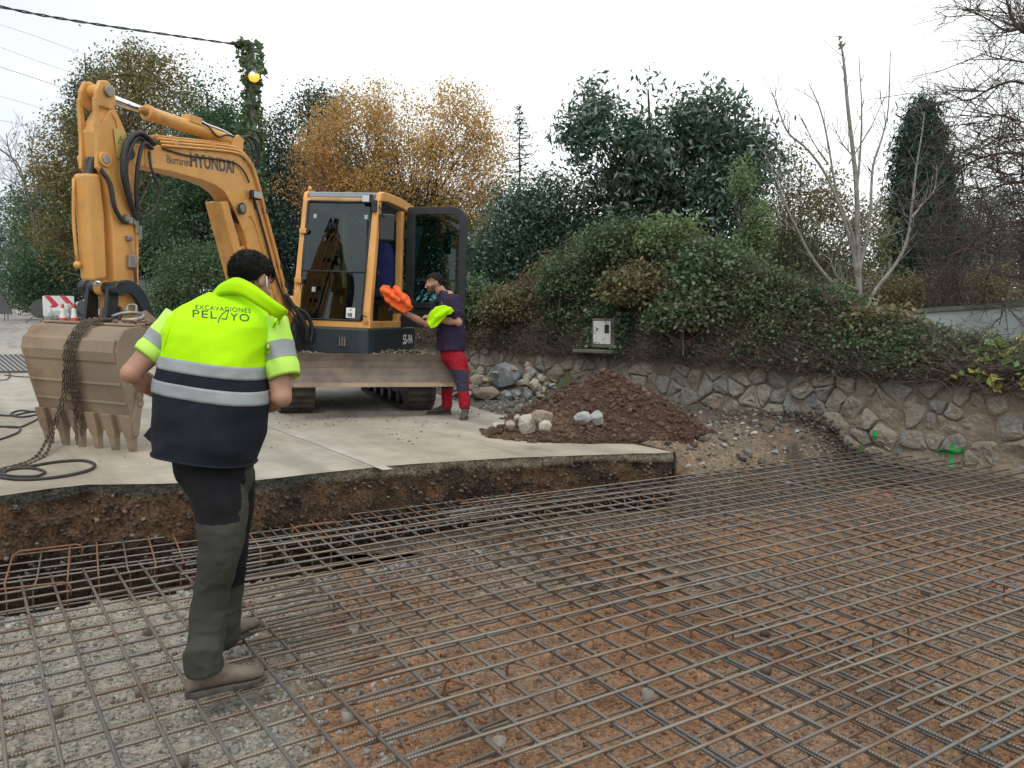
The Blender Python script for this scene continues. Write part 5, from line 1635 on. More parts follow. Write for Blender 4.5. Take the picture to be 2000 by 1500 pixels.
for r_, z, s_ in ((.17, 1.47, .045), (.10, 2.36, .04), (.74, 2.36, .04)):
    b = MB(); b.add([FW(r_, z) + UFv * .004, FW(r_ + s_, z) + UFv * .004, FW(r_ + s_, z + s_ * 1.3) + UFv * .004, FW(r_, z + s_ * 1.3) + UFv * .004], [(0, 1, 2, 3)])
    b.build('sticker', mat('sticker_pale', (.28, .36, .34), rough=.5), exc)

# =================================================================== VEGETATION
def leaf_cloud(P, size, aspect=0.5, up=0.35, seed=0, axis=None, spread=1.0, fold=0.0):
    """one small four-cornered leaf at every point"""
    r = np.random.default_rng(seed)
    n = len(P)
    N_ = r.normal(0, 1, (n, 3)); N_[:, 2] += up * 2; N_ /= np.linalg.norm(N_, axis=1)[:, None]
    D = r.normal(0, 1, (n, 3)) * spread
    if axis is not None: D += axis
    D -= N_ * (D * N_).sum(1)[:, None]; D /= np.linalg.norm(D, axis=1)[:, None] + 1e-9
    S = np.cross(N_, D)
    Ln = (size * (0.65 + 0.7 * r.random(n)))[:, None]
    W = Ln * aspect * (0.8 + 0.4 * r.random(n))[:, None]
    b0 = P - D * Ln * 0.5; t0 = P + D * Ln * 0.5
    mid = P + N_ * Ln * 0.10
    V = np.stack([b0, mid + S * W * 0.5, t0, mid - S * W * 0.5], 1).reshape(-1, 3)
    Fq = np.arange(n * 4).reshape(-1, 4)
    return V, Fq


def px_blob(px, py, rxp, ryp, y, dr=None):
    c = at(px, py, y); k = y / 1503.0
    return (np.array(c), np.array([rxp * k, dr if dr else 0.8 * (rxp + ryp) / 2 * k, ryp * k]))


def blob_points(blobs, n, r, inner=0.45, gap=0.0, gsc=1.0, seed=0):
    vol = np.array([b[1][0] * b[1][2] for b in blobs]); vol = vol / vol.sum()
    out_ = []
    for (c, rad), f in zip(blobs, vol):
        k = int(n * f) + 3
        d = r.normal(0, 1, (k, 3)); d /= np.linalg.norm(d, axis=1)[:, None]
        rr = (inner ** 3 + (1 - inner ** 3) * r.random(k)) ** (1 / 3) * (1 + 0.06 * r.normal(0, 1, k))
        out_.append(c + d * rr[:, None] * rad)
    Q = np.concatenate(out_)
    if gap: Q = Q[fbm(Q[:, 0], Q[:, 1], Q[:, 2], gsc, 3, seed) > -0.5 + gap]
    return Q


def tree(name, label, cat, base, blobs, n_clump, per, csize, lsize, leafm, barkm, r0=0.16, limbs=50, seed=1, aspect=0.5, up=0.35,
         gap=0.25, gsc=1.0, inner=0.45, group=None, droop=0.0, stems=1, axis=None, fork=0.35, twig=0.008):
    r = np.random.default_rng(seed); rr = random.Random(seed)
    n_clump = int(n_clump * 1.45); lsize *= .85
    base = Vector(base)
    t = thing(name, label, cat, base, group)
    C_ = blob_points(blobs, n_clump, r, inner, gap, gsc, seed)
    C_ = C_[C_[:, 2] > base.z + 0.1]
    m = len(C_)
    off = r.normal(0, 1, (m, per, 3)) * csize * np.array([1, 1, 0.75]) * (0.6 + 0.8 * r.random((m, 1, 1)))
    P = (C_[:, None, :] + off).reshape(-1, 3)
    P[:, 2] -= droop * np.abs(off[..., 0]).ravel()
    P = P[P[:, 2] > base.z + 0.03]
    V, Fq = leaf_cloud(P, lsize, aspect, up, seed, axis)
    np_mesh('crown', V, Fq, leafm, t)
    # trunk and limbs
    top = max(b[0][2] + b[1][2] * .5 for b in blobs)
    cen = np.mean([b[0] for b in blobs], axis=0)
    b = MB()
    ends = []
    for k in range(stems):
        tip = Vector((cen[0] + rr.uniform(-.2, .2) * (1 + stems * .6), cen[1] + rr.uniform(-.2, .2), top))
        if stems > 1:
            q = C_[rr.randrange(m)]; tip = Vector((q[0] * .8 + cen[0] * .2, q[1], max(q[2], base.z + (top - base.z) * .7)))
        b0_ = base + Vector((rr.uniform(-.25, .25), rr.uniform(-.25, .25), 0)) * (stems > 1) * 1.2 - Vector((0, 0, .25))
        path = [b0_.lerp(tip, f) + Vector((rr.uniform(-1, 1), rr.uniform(-1, 1), 0)) * .05 * (top - base.z) * f * (1 - f) * 2 for f in (0, .2, .4, .6, .8, 1)]
        path = catmull(path, 3)
        rs = [max(.012, r0 * (1 - .88 * i / (len(path) - 1))) for i in range(len(path))]
        b.tube(path, rs, 7, caps=False)
        ends.append((path, rs))
    for k in range(limbs):
        q = Vector(C_[rr.randrange(m)])
        path, rs = ends[rr.randrange(len(ends))]
        hh = (q.z - base.z) / max(.1, top - base.z)
        i = int(len(path) * min(.92, max(.12, hh * rr.uniform(fork, .85))))
        p0 = path[min(i, len(path) - 1)]
        mid = p0.lerp(q, .5) + Vector((rr.uniform(-.15, .15), rr.uniform(-.15, .15), rr.uniform(-.05, .2) * (q - p0).length))
        lr = max(twig * 1.6, rs[min(i, len(rs) - 1)] * rr.uniform(.25, .5))
        pp = catmull([p0, mid, q], 3)
        b.tube(pp, [max(twig, lr * (1 - i_ / len(pp))) for i_ in range(len(pp))], 5, caps=False)
    b.build('trunk', barkm, t, smooth=True)
    return t


def gz(x, y): return float(ground_z(np.array([x]), np.array([y]))[0])


def foot_of(px, y):
    x = at(px, 630, y).x
    return (x, y, gz(x, y))


M_bark_d = mat('bark_dark', (0.045, 0.038, 0.030), (0.075, 0.062, 0.048), scale=14, rough=.95, bump=.5, bscale=40)
M_bark_g = mat('bark_grey', (0.13, 0.12, 0.105), (0.20, 0.185, 0.16), scale=14, rough=.95, bump=.5, bscale=40)
M_bark_p = mat('bark_pale', (0.34, 0.32, 0.285), (0.20, 0.185, 0.16), scale=9, rough=.9, bump=.4, bscale=50)
M_bark_b = mat('bark_twig_brown', (0.075, 0.05, 0.042), (0.11, 0.08, 0.068), scale=14, rough=.95)
LM_olive = leaf_mat('leaf_olive_brown', [(.030, .042, .016), (.060, .062, .022), (.115, .088, .033), (.150, .098, .040)], .35)
LM_dark = leaf_mat('leaf_dark_green', [(.012, .028, .016), (.022, .046, .024), (.034, .060, .028), (.055, .085, .040)], .5)
LM_blue = leaf_mat('leaf_blue_green', [(.014, .030, .024), (.024, .044, .034), (.036, .060, .042)], .5)
LM_ivy = leaf_mat('leaf_ivy', [(.020, .036, .017), (.036, .058, .027), (.054, .080, .038), (.085, .108, .056)], .6)
LM_gold = leaf_mat('leaf_gold', [(.25, .145, .050), (.38, .235, .080), (.49, .325, .115), (.30, .17, .06)], .5, trans=.4, gain=1.3)
LM_mag = leaf_mat('leaf_magnolia', [(.014, .032, .020), (.022, .046, .028), (.034, .060, .036), (.060, .050, .028)], .6, gloss=.09, rough=.35, gain=2.6)
LM_brn = leaf_mat('leaf_brown_mix', [(.035, .050, .020), (.060, .068, .028), (.095, .068, .036), (.12, .075, .045)], .7)
LM_con = leaf_mat('needle_dark', [(.010, .022, .016), (.018, .036, .024), (.026, .046, .030)], .7, trans=.15)
LM_haze = leaf_mat('leaf_haze', [(.050, .068, .056), (.070, .088, .068), (.09, .10, .075)], .2, trans=.2)  # haze of the distance put into the leaf colour
LM_haze_grey = leaf_mat('leaf_haze_grey', [(.055, .062, .062), (.075, .080, .078), (.09, .088, .082)], .2, trans=.2)  # leaves greyed in colour to stand in for distance haze
LM_lite = leaf_mat('leaf_light_green', [(.045, .075, .030), (.075, .108, .045), (.11, .14, .065)], .8, trans=.4)
LM_bram = leaf_mat('leaf_bramble', [(.022, .038, .018), (.036, .058, .024), (.055, .078, .034), (.070, .056, .040), (.095, .112, .062)], 1.1, trans=.3, gain=2.1)
LM_vine = leaf_mat('leaf_vine', [(.035, .075, .018), (.065, .115, .028), (.11, .14, .035), (.26, .22, .06), (.34, .24, .06)], 1.6, trans=.4)
LM_dry = leaf_mat('leaf_dry', [(.08, .055, .035), (.13, .09, .055), (.10, .10, .045)], 1.0)

B_ = px_blob
# --- far left
tree('distant_tree', 'hazy distant tree at the far left end of the road', 'tree', foot_of(15, 72), [B_(20, 450, 50, 75, 72), B_(10, 530, 60, 70, 72), B_(-60, 440, 70, 90, 72)], 160, 40, .55, .34, LM_haze, M_bark_d, .25, 20, 3)
tree('distant_tree', 'hazy distant tree right of the far road bend', 'tree', foot_of(75, 62), [B_(75, 490, 45, 75, 62), B_(50, 560, 60, 50, 62), B_(100, 560, 50, 50, 62)], 160, 40, .5, .30, LM_haze, M_bark_d, .25, 20, 4)
tree('ivy_tree', 'dark ivy covered tree leaning over the far road on the left', 'tree', foot_of(100, 40), [B_(80, 460, 45, 110, 40), B_(110, 520, 60, 90, 40), B_(70, 570, 50, 45, 40), B_(140, 470, 50, 110, 40)], 420, 42, .28, .17, LM_ivy, M_bark_d, .2, 25, 5)
tree('mixed_tree', 'tall olive brown tree behind the excavator stick at the left', 'tree', foot_of(200, 28),
     [B_(150, 320, 72, 95, 28), B_(235, 215, 80, 100, 28), B_(320, 210, 75, 110, 28), B_(120, 420, 48, 110, 28), B_(290, 380, 110, 120, 28), B_(375, 260, 45, 90, 28), B_(270, 120, 50, 38, 28), B_(200, 430, 80, 100, 28)],
     760, 44, .30, .135, LM_olive, M_bark_g, .22, 90, 6, gap=.35, gsc=.55)
tree('laurel_tree', 'slim dark green treetop rising at the left of the olive brown tree', 'tree', foot_of(175, 30), [B_(188, 130, 22, 45, 30), B_(170, 185, 30, 40, 30), B_(180, 300, 45, 110, 30)], 170, 44, .22, .13, LM_dark, M_bark_d, .16, 20, 7)
tree('laurel_tree', 'broad dark green tree behind the boom and the utility pole', 'tree', foot_of(430, 25),
     [B_(425, 210, 55, 65, 25), B_(465, 300, 60, 110, 25), B_(395, 330, 70, 120, 25), B_(440, 440, 95, 120, 25), B_(355, 460, 80, 110, 25)], 620, 44, .28, .125, LM_dark, M_bark_d, .2, 45, 8, gap=.2)
tree('laurel_tree', 'dark blue green tree right of the utility pole behind the cab', 'tree', foot_of(570, 26),
     [B_(560, 300, 60, 85, 26), B_(625, 240, 55, 65, 26), B_(640, 205, 40, 35, 26), B_(560, 430, 90, 120, 26), B_(670, 420, 100, 120, 26), B_(600, 520, 120, 80, 26)], 680, 44, .30, .125, LM_blue, M_bark_d, .2, 45, 9, gap=.2)
for i, (px, blobs, lab) in enumerate([
    (170, [B_(60, 540, 50, 60, 31), B_(150, 520, 80, 100, 31), B_(240, 520, 80, 100, 31), B_(330, 500, 70, 110, 31)], 'dark ivy thicket behind the chevron sign and the parked car'),
    (780, [B_(720, 520, 110, 90, 28), B_(820, 480, 110, 110, 28), B_(920, 500, 90, 110, 28)], 'dark evergreen mass behind the open cab door'),
    (1060, [B_(1010, 520, 80, 90, 25), B_(1100, 520, 90, 90, 25), B_(1190, 540, 90, 70, 25)], 'dark evergreen mass between the cab door and the magnolia'),
    (1430, [B_(1320, 540, 110, 70, 24), B_(1430, 530, 90, 70, 24), B_(1540, 530, 80, 70, 24), B_(1640, 550, 90, 55, 24)], 'dark evergreen mass low behind the magnolia and the bare pale tree')]):
    tree('evergreen_shrub', lab, 'shrub', foot_of(px, blobs[0][0][1]), blobs, 640, 42, .30, .13, LM_dark if i != 1 else LM_blue, M_bark_d, .12, 20, 20 + i, gap=.05, inner=.2)
tree('bramble_bush', 'bright green bramble bush behind the bent worker\'s shoulder', 'bush', foot_of(370, 17.5), [B_(380, 555, 70, 70, 17.5), B_(330, 600, 50, 50, 17.5), B_(430, 520, 40, 50, 17.5), B_(340, 640, 60, 30, 17.5), B_(470, 590, 50, 60, 17.5)],
     420, 48, .17, .075, LM_ivy, M_bark_b, .04, 20, 30, gap=.05)
for px, blobs, lab, sd_ in [(250, [B_(120, 430, 90, 130, 36), B_(250, 330, 110, 170, 36), B_(330, 450, 120, 130, 36)], 'dense dark tree mass far behind the excavator stick', 26),
                            (560, [B_(430, 380, 90, 150, 34), B_(540, 420, 110, 130, 34), B_(660, 400, 110, 150, 34)], 'dense dark tree mass far behind the pole and the cab', 27)]:
    tree('evergreen_tree', lab, 'tree', foot_of(px, blobs[0][0][1]), blobs, 620, 44, .34, .17, LM_dark if sd_ == 26 else LM_blue, M_bark_d, .2, 20, sd_, gap=.0, inner=.1)
# --- autumn tree
tree('autumn_tree', 'wide golden autumn tree with thin upright branches behind the cab roof', 'tree', foot_of(800, 21.5),
     [B_(690, 270, 85, 95, 21.5), B_(780, 245, 90, 85, 21.5), B_(880, 245, 85, 85, 21.5), B_(945, 320, 48, 85, 21.5), B_(800, 350, 150, 100, 21.5), B_(640, 330, 55, 90, 21.5), B_(920, 420, 60, 60, 21.5), B_(720, 400, 90, 70, 21.5)],
     2200, 20, .20, .085, LM_gold, M_bark_d, .07, 330, 31, gap=.30, gsc=.7, stems=9, aspect=.55, fork=.3, twig=.006, inner=.2)
tree('autumn_tree', 'brown leaved thinner tree beside the dark trees left of the golden tree', 'tree', foot_of(600, 20.5),
     [B_(610, 340, 60, 60, 20.5), B_(580, 390, 50, 40, 20.5), B_(640, 420, 70, 50, 20.5)], 260, 16, .18, .08, leaf_mat('leaf_russet', [(.16, .075, .032), (.24, .12, .045), (.12, .06, .035)], .6), M_bark_d, .05, 60, 32, gap=.3, stems=4, twig=.006)

# --- thin conifer
def thin_conifer(label, px, ytop, ybot, y, spread, seed):
    rr = random.Random(seed)
    f = foot_of(px, y)
    t = thing('thin_conifer', label, 'tree', f)
    top = at(px, ytop, y); b = MB(); P = []; A = []
    b.tube([Vector(f), Vector((top.x, y, (f[2] + top.z) / 2)), top], [.07, .04, .006], 6, caps=False)
    hh = top.z - f[2]
    z = f[2] + hh * .28
    while z < top.z - .1:
        fr = (top.z - z) / hh
        for k in range(5):
            a = rr.uniform(0, 2 * PI); L_ = spread * fr ** .8 * rr.uniform(.5, 1.1)
            p0 = Vector((top.x, y, z)); p1 = p0 + Vector((math.cos(a) * L_, math.sin(a) * L_, rr.uniform(.0, .35) * L_))
            mid = p0.lerp(p1, .55) - Vector((0, 0, .10 * L_))
            pp = catmull([p0, mid, p1], 3)
            b.tube(pp, [.012 * (1 - .75 * i / len(pp)) for i in range(len(pp))], 4, caps=False)
            for i in range(int(9 * (.4 + fr))):
                u_ = rr.random(); q = p0.lerp(mid, u_ * 2) if u_ < .5 else mid.lerp(p1, u_ * 2 - 1)
                P.append(tuple(q + Vector((rr.gauss(0, .04), rr.gauss(0, .04), rr.gauss(-.02, .05)))))
        z += rr.uniform(.10, .20)
    b.build('trunk', M_bark_d, t, smooth=True)
    V, Fq = leaf_cloud(np.array(P), .11, .28, .2, seed)
    np_mesh('crown', V, Fq, LM_con, t)


thin_conifer('thin see-through conifer between the golden tree and the magnolia', 1015, 200, 560, 20, 2.3, 41)
# --- laurel and magnolia
tree('laurel_shrub', 'dark laurel shrub behind the man in red trousers', 'shrub', foot_of(1000, 16.8),
     [B_(1010, 440, 60, 70, 16.8), B_(1070, 400, 60, 60, 16.8), B_(960, 520, 60, 70, 16.8), B_(1060, 500, 80, 70, 16.8), B_(1140, 470, 60, 70, 16.8), B_(950, 580, 60, 50, 16.8)], 700, 30, .20, .115, LM_mag, M_bark_d, .06, 40, 42, aspect=.36, gap=.15)
tree('magnolia_tree', 'broad dark magnolia with large glossy leaves above the bramble mound', 'tree', foot_of(1290, 16),
     [B_(1185, 285, 80, 95, 16), B_(1240, 215, 62, 52, 16), B_(1290, 320, 100, 100, 16), B_(1385, 240, 60, 70, 16), B_(1425, 320, 62, 95, 16), B_(1240, 400, 110, 70, 16), B_(1370, 410, 110, 70, 16),
      B_(1130, 250, 38, 26, 16), B_(1480, 300, 30, 60, 16), B_(1165, 190, 16, 34, 16), B_(1320, 250, 50, 60, 16)], 780, 26, .19, .17, LM_mag, M_bark_d, .14, 120, 43, aspect=.36, gap=.22, gsc=.9, up=.1,
     axis=np.array([0, 0, .6]))
tree('brown_shrub', 'thin brown leaved shrub behind the bare pale tree', 'shrub', foot_of(1560, 17.5),
     [B_(1520, 400, 45, 70, 17.5), B_(1580, 460, 80, 90, 17.5), B_(1490, 480, 50, 80, 17.5), B_(1660, 500, 80, 70, 17.5), B_(1610, 380, 50, 45, 17.5), B_(1540, 330, 30, 40, 17.5), B_(1700, 440, 40, 50, 17.5)],
     640, 18, .19, .085, LM_brn, M_bark_g, .05, 160, 44, gap=.25, stems=6, twig=.006)
tree('young_tree', 'small upright light green sapling growing out of the bramble mound', 'sapling', foot_of(1475, 12.3),
     [B_(1475, 430, 24, 45, 12.3), B_(1470, 490, 36, 45, 12.3), B_(1450, 350, 14, 40, 12.3)], 130, 24, .09, .065, LM_lite, M_bark_d, .02, 30, 45, gap=.1)
tree('dark_conifer', 'tall dense dark conifer at the right behind the bare pale tree', 'tree', foot_of(1800, 23),
     [B_(1803, 212, 10, 22, 23), B_(1800, 240, 24, 28, 23), B_(1798, 290, 42, 50, 23), B_(1802, 370, 58, 80, 23), B_(1800, 470, 70, 100, 23), B_(1800, 560, 72, 60, 23)], 900, 40, .19, .28, LM_con, M_bark_d, .18, 25, 46, aspect=.15, gap=.02, inner=.35,
     axis=np.array([0, 0, 1.3]))
for px, blobs, lab, sd_ in [(1920, [B_(1920, 440, 50, 70, 36), B_(1890, 500, 50, 60, 36), B_(1925, 540, 60, 60, 36)], 'grey hazy tree farther off right of the dark conifer', 47),
                            (1990, [B_(1985, 430, 45, 90, 38), B_(2010, 520, 80, 90, 38)], 'grey hazy tree farther off at the right edge of the view', 48)]:
    tree('distant_tree', lab, 'tree', foot_of(px, blobs[0][0][1]), blobs, 230, 40, .32, .19, LM_haze_grey, M_bark_d, .2, 20, sd_)
tree('undergrowth_bush', 'yellow brown undergrowth above the pale garden wall', 'bush', foot_of(1880, 15.2),
     [B_(1790, 580, 70, 40, 15.2), B_(1870, 575, 70, 45, 15.2), B_(1960, 570, 80, 50, 15.2), B_(1720, 580, 60, 45, 15.2)], 460, 26, .15, .07, leaf_mat('leaf_yellow_brown', [(.045, .052, .026), (.075, .068, .034), (.105, .08, .042), (.06, .05, .03)], .9), M_bark_b, .03, 90, 49, gap=.12, stems=5, twig=.005)

# --- bare trees
def twigs_on(b, path, n, L_, r_, rr, upw=.5, n_sub=2, sides=4):
    for k in range(n):
        i = rr.randrange(1, len(path) - 1)
        p = path[i]; d = (path[i + 1] - path[i - 1]).normalized()
        side = Vector((rr.gauss(0, 1), rr.gauss(0, 1), rr.gauss(0, .6)))
        side = (side - d * side.dot(d)).normalized()
        v = (d * rr.uniform(.3, .9) + side * rr.uniform(.5, 1) + Vector((0, 0, upw))).normalized()
        ln = L_ * rr.uniform(.4, 1.1)
        q1 = p + v * ln * .5 + Vector((rr.gauss(0, .06), rr.gauss(0, .06), rr.gauss(0, .05))) * ln
        q2 = q1 + (v + Vector((rr.gauss(0, .25), rr.gauss(0, .25), upw * .4 + rr.gauss(0, .2)))).normalized() * ln * .5
        pp = [p, q1, q2]
        b.tube(pp, [r_, r_ * .7, r_ * .4], sides, caps=False)
        if n_sub: twigs_on(b, catmull(pp, 3), n_sub, L_ * .55, r_ * .62, rr, upw, n_sub - 2 if n_sub > 2 else 0, 3)


rr = random.Random(61)
Y0 = 13.2
bp0 = foot_of(1668, Y0)
bt = thing('bare_tree', 'leafless tree with pale upright stems standing behind the bramble hedge', 'tree', bp0)
b = MB()
def z5(x, y): return (1000 + x * .5, y * .5)
stems_ = [([(1355, 1330), (1355, 1160), (1350, 900), (1343, 700), (1312, 420), (1297, 250), (1284, 160)], .062),
          ([(1352, 1120), (1335, 1000), (1300, 870), (1235, 700), (1160, 590), (1080, 520), (1045, 440), (1017, 362)], .034),
          ([(1345, 1000), (1325, 900), (1270, 760), (1235, 560), (1205, 430), (1160, 326)], .030),
          ([(1358, 1050), (1385, 930), (1400, 820), (1410, 650), (1445, 540), (1470, 420), (1478, 200)], .032),
          ([(1345, 760), (1360, 600), (1366, 430), (1355, 216)], .024),
          ([(1375, 1300), (1400, 1165), (1500, 1030), (1545, 930), (1565, 780), (1580, 650), (1600, 530), (1612, 440)], .036),
          ([(1562, 850), (1600, 800), (1650, 740), (1660, 640)], .022),
          ([(1350, 1210), (1300, 1160), (1180, 1020), (1110, 890), (1065, 790), (1030, 700), (985, 590)], .036),
          ([(1345, 1130), (1290, 1100), (1255, 1050), (1235, 980)], .020),
          ([(1400, 840), (1440, 770), (1465, 700)], .014), ([(1130, 900), (1060, 880), (1000, 880)], .012), ([(1300, 920), (1220, 900), (1150, 860)], .012),
          ([(1345, 950), (1440, 930), (1530, 900)], .012), ([(1340, 620), (1290, 560), (1250, 480)], .013), ([(1235, 640), (1180, 560), (1130, 460)], .014), ([(1315, 640), (1400, 500), (1455, 380)], .013)]
for i, (P_, r_) in enumerate(stems_):
    dy = rr.uniform(-.5, .5)
    pts = []
    for k, p in enumerate(P_):
        q = at(*z5(*p), Y0 + dy * k / len(P_))
        pts.append(q)
    pts = catmull(pts, 4)
    b.tube(pts, [max(.006, r_ * (1 - .82 * k / len(pts))) for k in range(len(pts))], 7, caps=False)
    twigs_on(b, pts, int(len(pts) * .9), .5, .006, rr, .5, 1)
b.build('stems', M_bark_p, bt, smooth=True)
tips = [at(*z5(1278 + rr.uniform(-18, 40), 165 + rr.uniform(-20, 25)), Y0) for _ in range(5)]
V, Fq = leaf_cloud(np.array([tuple(t_) for t_ in tips]), .17, .35, .1, 5)
np_mesh('leaf', V, Fq, LM_brn, bt)

# big bare tree overhanging from the right
rr = random.Random(62)
Y1 = 10.5
f = foot_of(2150, Y1)
bt = thing('bare_tree', 'large leafless tree spreading fine dark twigs in from the right edge', 'tree', f)
b = MB()
b.tube(catmull([Vector(f), at(2130, 300, Y1), at(2080, -100, Y1), at(2060, -400, Y1)], 4), [.16 - .006 * i for i in range(13)], 8, caps=False)
limbs_ = [([(2260, 700), (2120, 620), (2000, 600), (1880, 590), (1790, 640), (1720, 690)], .03), ([(2250, 300), (2080, 160), (1990, 120), (1945, 60), (1920, -20)], .05),
          ([(2250, 500), (2100, 380), (1980, 330), (1880, 350), (1780, 380), (1700, 350)], .025), ([(2250, 200), (2100, 60), (1950, 120), (1850, 60), (1760, 30)], .022),
          ([(2260, 800), (2100, 760), (1960, 700), (1850, 760), (1760, 830)], .022), ([(2260, 900), (2100, 900), (1950, 860), (1840, 900), (1760, 980)], .018),
          ([(2260, 560), (2150, 480), (2010, 470), (1900, 450), (1830, 480)], .02), ([(2260, 420), (2140, 300), (2020, 250), (1900, 220), (1820, 200)], .02),
          ([(2260, 760), (2120, 690), (2010, 690), (1900, 660), (1800, 560)], .018), ([(2260, 1000), (2120, 1000), (2000, 960), (1900, 1010), (1850, 1100)], .016),
          ([(2200, 1150), (2080, 1130), (1990, 1080), (1930, 1180), (1900, 1260)], .014), ([(2250, 620), (2140, 560), (2030, 540), (1940, 520), (1850, 560)], .018)]
for P_, r_ in limbs_:
    pts = catmull([at(*z5(p[0] + rr.uniform(-12, 12), p[1] + rr.uniform(-12, 12)), Y1 + (2250 - p[0]) / 900 * rr.uniform(-1, 1.2)) for p in P_], 5)
    b.tube(pts, [max(.006, r_ * (1 - .8 * k / len(pts))) for k in range(len(pts))], 6, caps=False)
    twigs_on(b, pts, 30, 1.0, .0075, rr, .12, 4)
b.build('branches', M_bark_b, bt, smooth=True)
# purple brown thin shrub below it
rr = random.Random(63)
f = foot_of(1850, 13.8)
bt = thing('bare_shrub', 'purplish brown leafless shrub in front of the dark conifer', 'shrub', f)
b = MB()
for i in range(26):
    px = rr.uniform(1740, 1960); top = rr.uniform(330, 470)
    pts = catmull([Vector(f) + Vector((rr.uniform(-.5, .7), 0, 0)), at((px + 1850) / 2, 520, 13.8), at(px, top, 13.8 + rr.uniform(-.5, .5))], 5)
    b.tube(pts, [max(.004, .014 * (1 - .8 * k / len(pts))) for k in range(len(pts))], 4, caps=False)
    twigs_on(b, pts, 14, .7, .005, rr, .3, 2, 3)
b.build('branches', mat('bark_purple', (.075, .055, .058), (.10, .075, .075), scale=9, rough=.95), bt, smooth=True)
# bare twigs at the far left
rr = random.Random(64)
f = foot_of(70, 34)
bt = thing('bare_tree', 'small leafless tree against the grey sky at the far left', 'tree', f)
b = MB()
for P_ in ([(75, 560), (60, 420), (30, 360), (-10, 345)], [(75, 500), (55, 380), (20, 300), (12, 260)], [(75, 520), (70, 400), (62, 300), (70, 240)], [(70, 450), (40, 330), (0, 290)], [(75, 450), (80, 360), (55, 280)]):
    pts = catmull([at(p[0], p[1], 34) for p in P_], 4)
    b.tube(pts, [max(.012, .05 * (1 - .75 * k / len(pts))) for k in range(len(pts))], 5, caps=False)
    twigs_on(b, pts, 14, 1.3, .014, rr, .35, 3, 3)
b.build('branches', M_bark_g, bt, smooth=True)

# --- pale garden wall at the right
M_gw = mat('garden_wall_render', (0.60, 0.63, 0.63), (0.52, 0.55, 0.55), scale=1.5, rough=.9, c3=(.30, .32, .30), s3=1.2, f3=(.55, .8))
p0, p1 = at(1785, 640, 12.6), at(2120, 620, 10.2)
dv = (p1 - p0); dv.z = 0; dv.normalize(); nv = Vector((-dv.y, dv.x, 0))
gw = thing('garden_wall', 'pale rendered garden wall with grey coping behind the vine at the right', 'wall', (p0.x, p0.y, .4))
za, zb = at(1785, 612, 12.6).z, at(2120, 590, 10.2).z
b = MB(); A_, B2 = Vector((p0.x, p0.y, 0)), Vector((p1.x, p1.y, 0))
def gwp(q, z, o): return Vector((q.x + nv.x * o, q.y + nv.y * o, z))
b.add([gwp(A_, .3, 0), gwp(B2, .3, 0), gwp(B2, zb, 0), gwp(A_, za, 0), gwp(A_, .3, .2), gwp(B2, .3, .2), gwp(B2, zb, .2), gwp(A_, za, .2)], [(0, 1, 2, 3), (7, 6, 5, 4), (0, 3, 7, 4), (1, 5, 6, 2), (3, 2, 6, 7)])
b.build('wall_body', M_gw, gw)
b = MB(); b.add([gwp(A_, za + .002, -.04), gwp(B2, zb + .002, -.04), gwp(B2, zb + .07, -.03), gwp(A_, za + .07, -.03), gwp(A_, za + .002, .24), gwp(B2, zb + .002, .24), gwp(B2, zb + .07, .23), gwp(A_, za + .07, .23)],
               [(0, 1, 2, 3), (7, 6, 5, 4), (0, 3, 7, 4), (1, 5, 6, 2), (3, 2, 6, 7), (0, 4, 5, 1)])
b.build('coping', mat('coping_grey', (.20, .20, .19), (.13, .13, .125), scale=7, rough=.9), gw)

# --- bramble hedge on the wall
CREST_S = [0.6, 1.9, 2.6, 3.4, 4.2, 5.0, 6.0, 7.2, 8.3, 9.4, 10.3, 11.3, 12.6, 14.2]
CREST_Z = [0.72, 0.72, 0.74, 0.93, 1.16, 1.55, 1.95, 2.40, 2.33, 2.00, 1.68, 1.40, 1.25, 1.2]


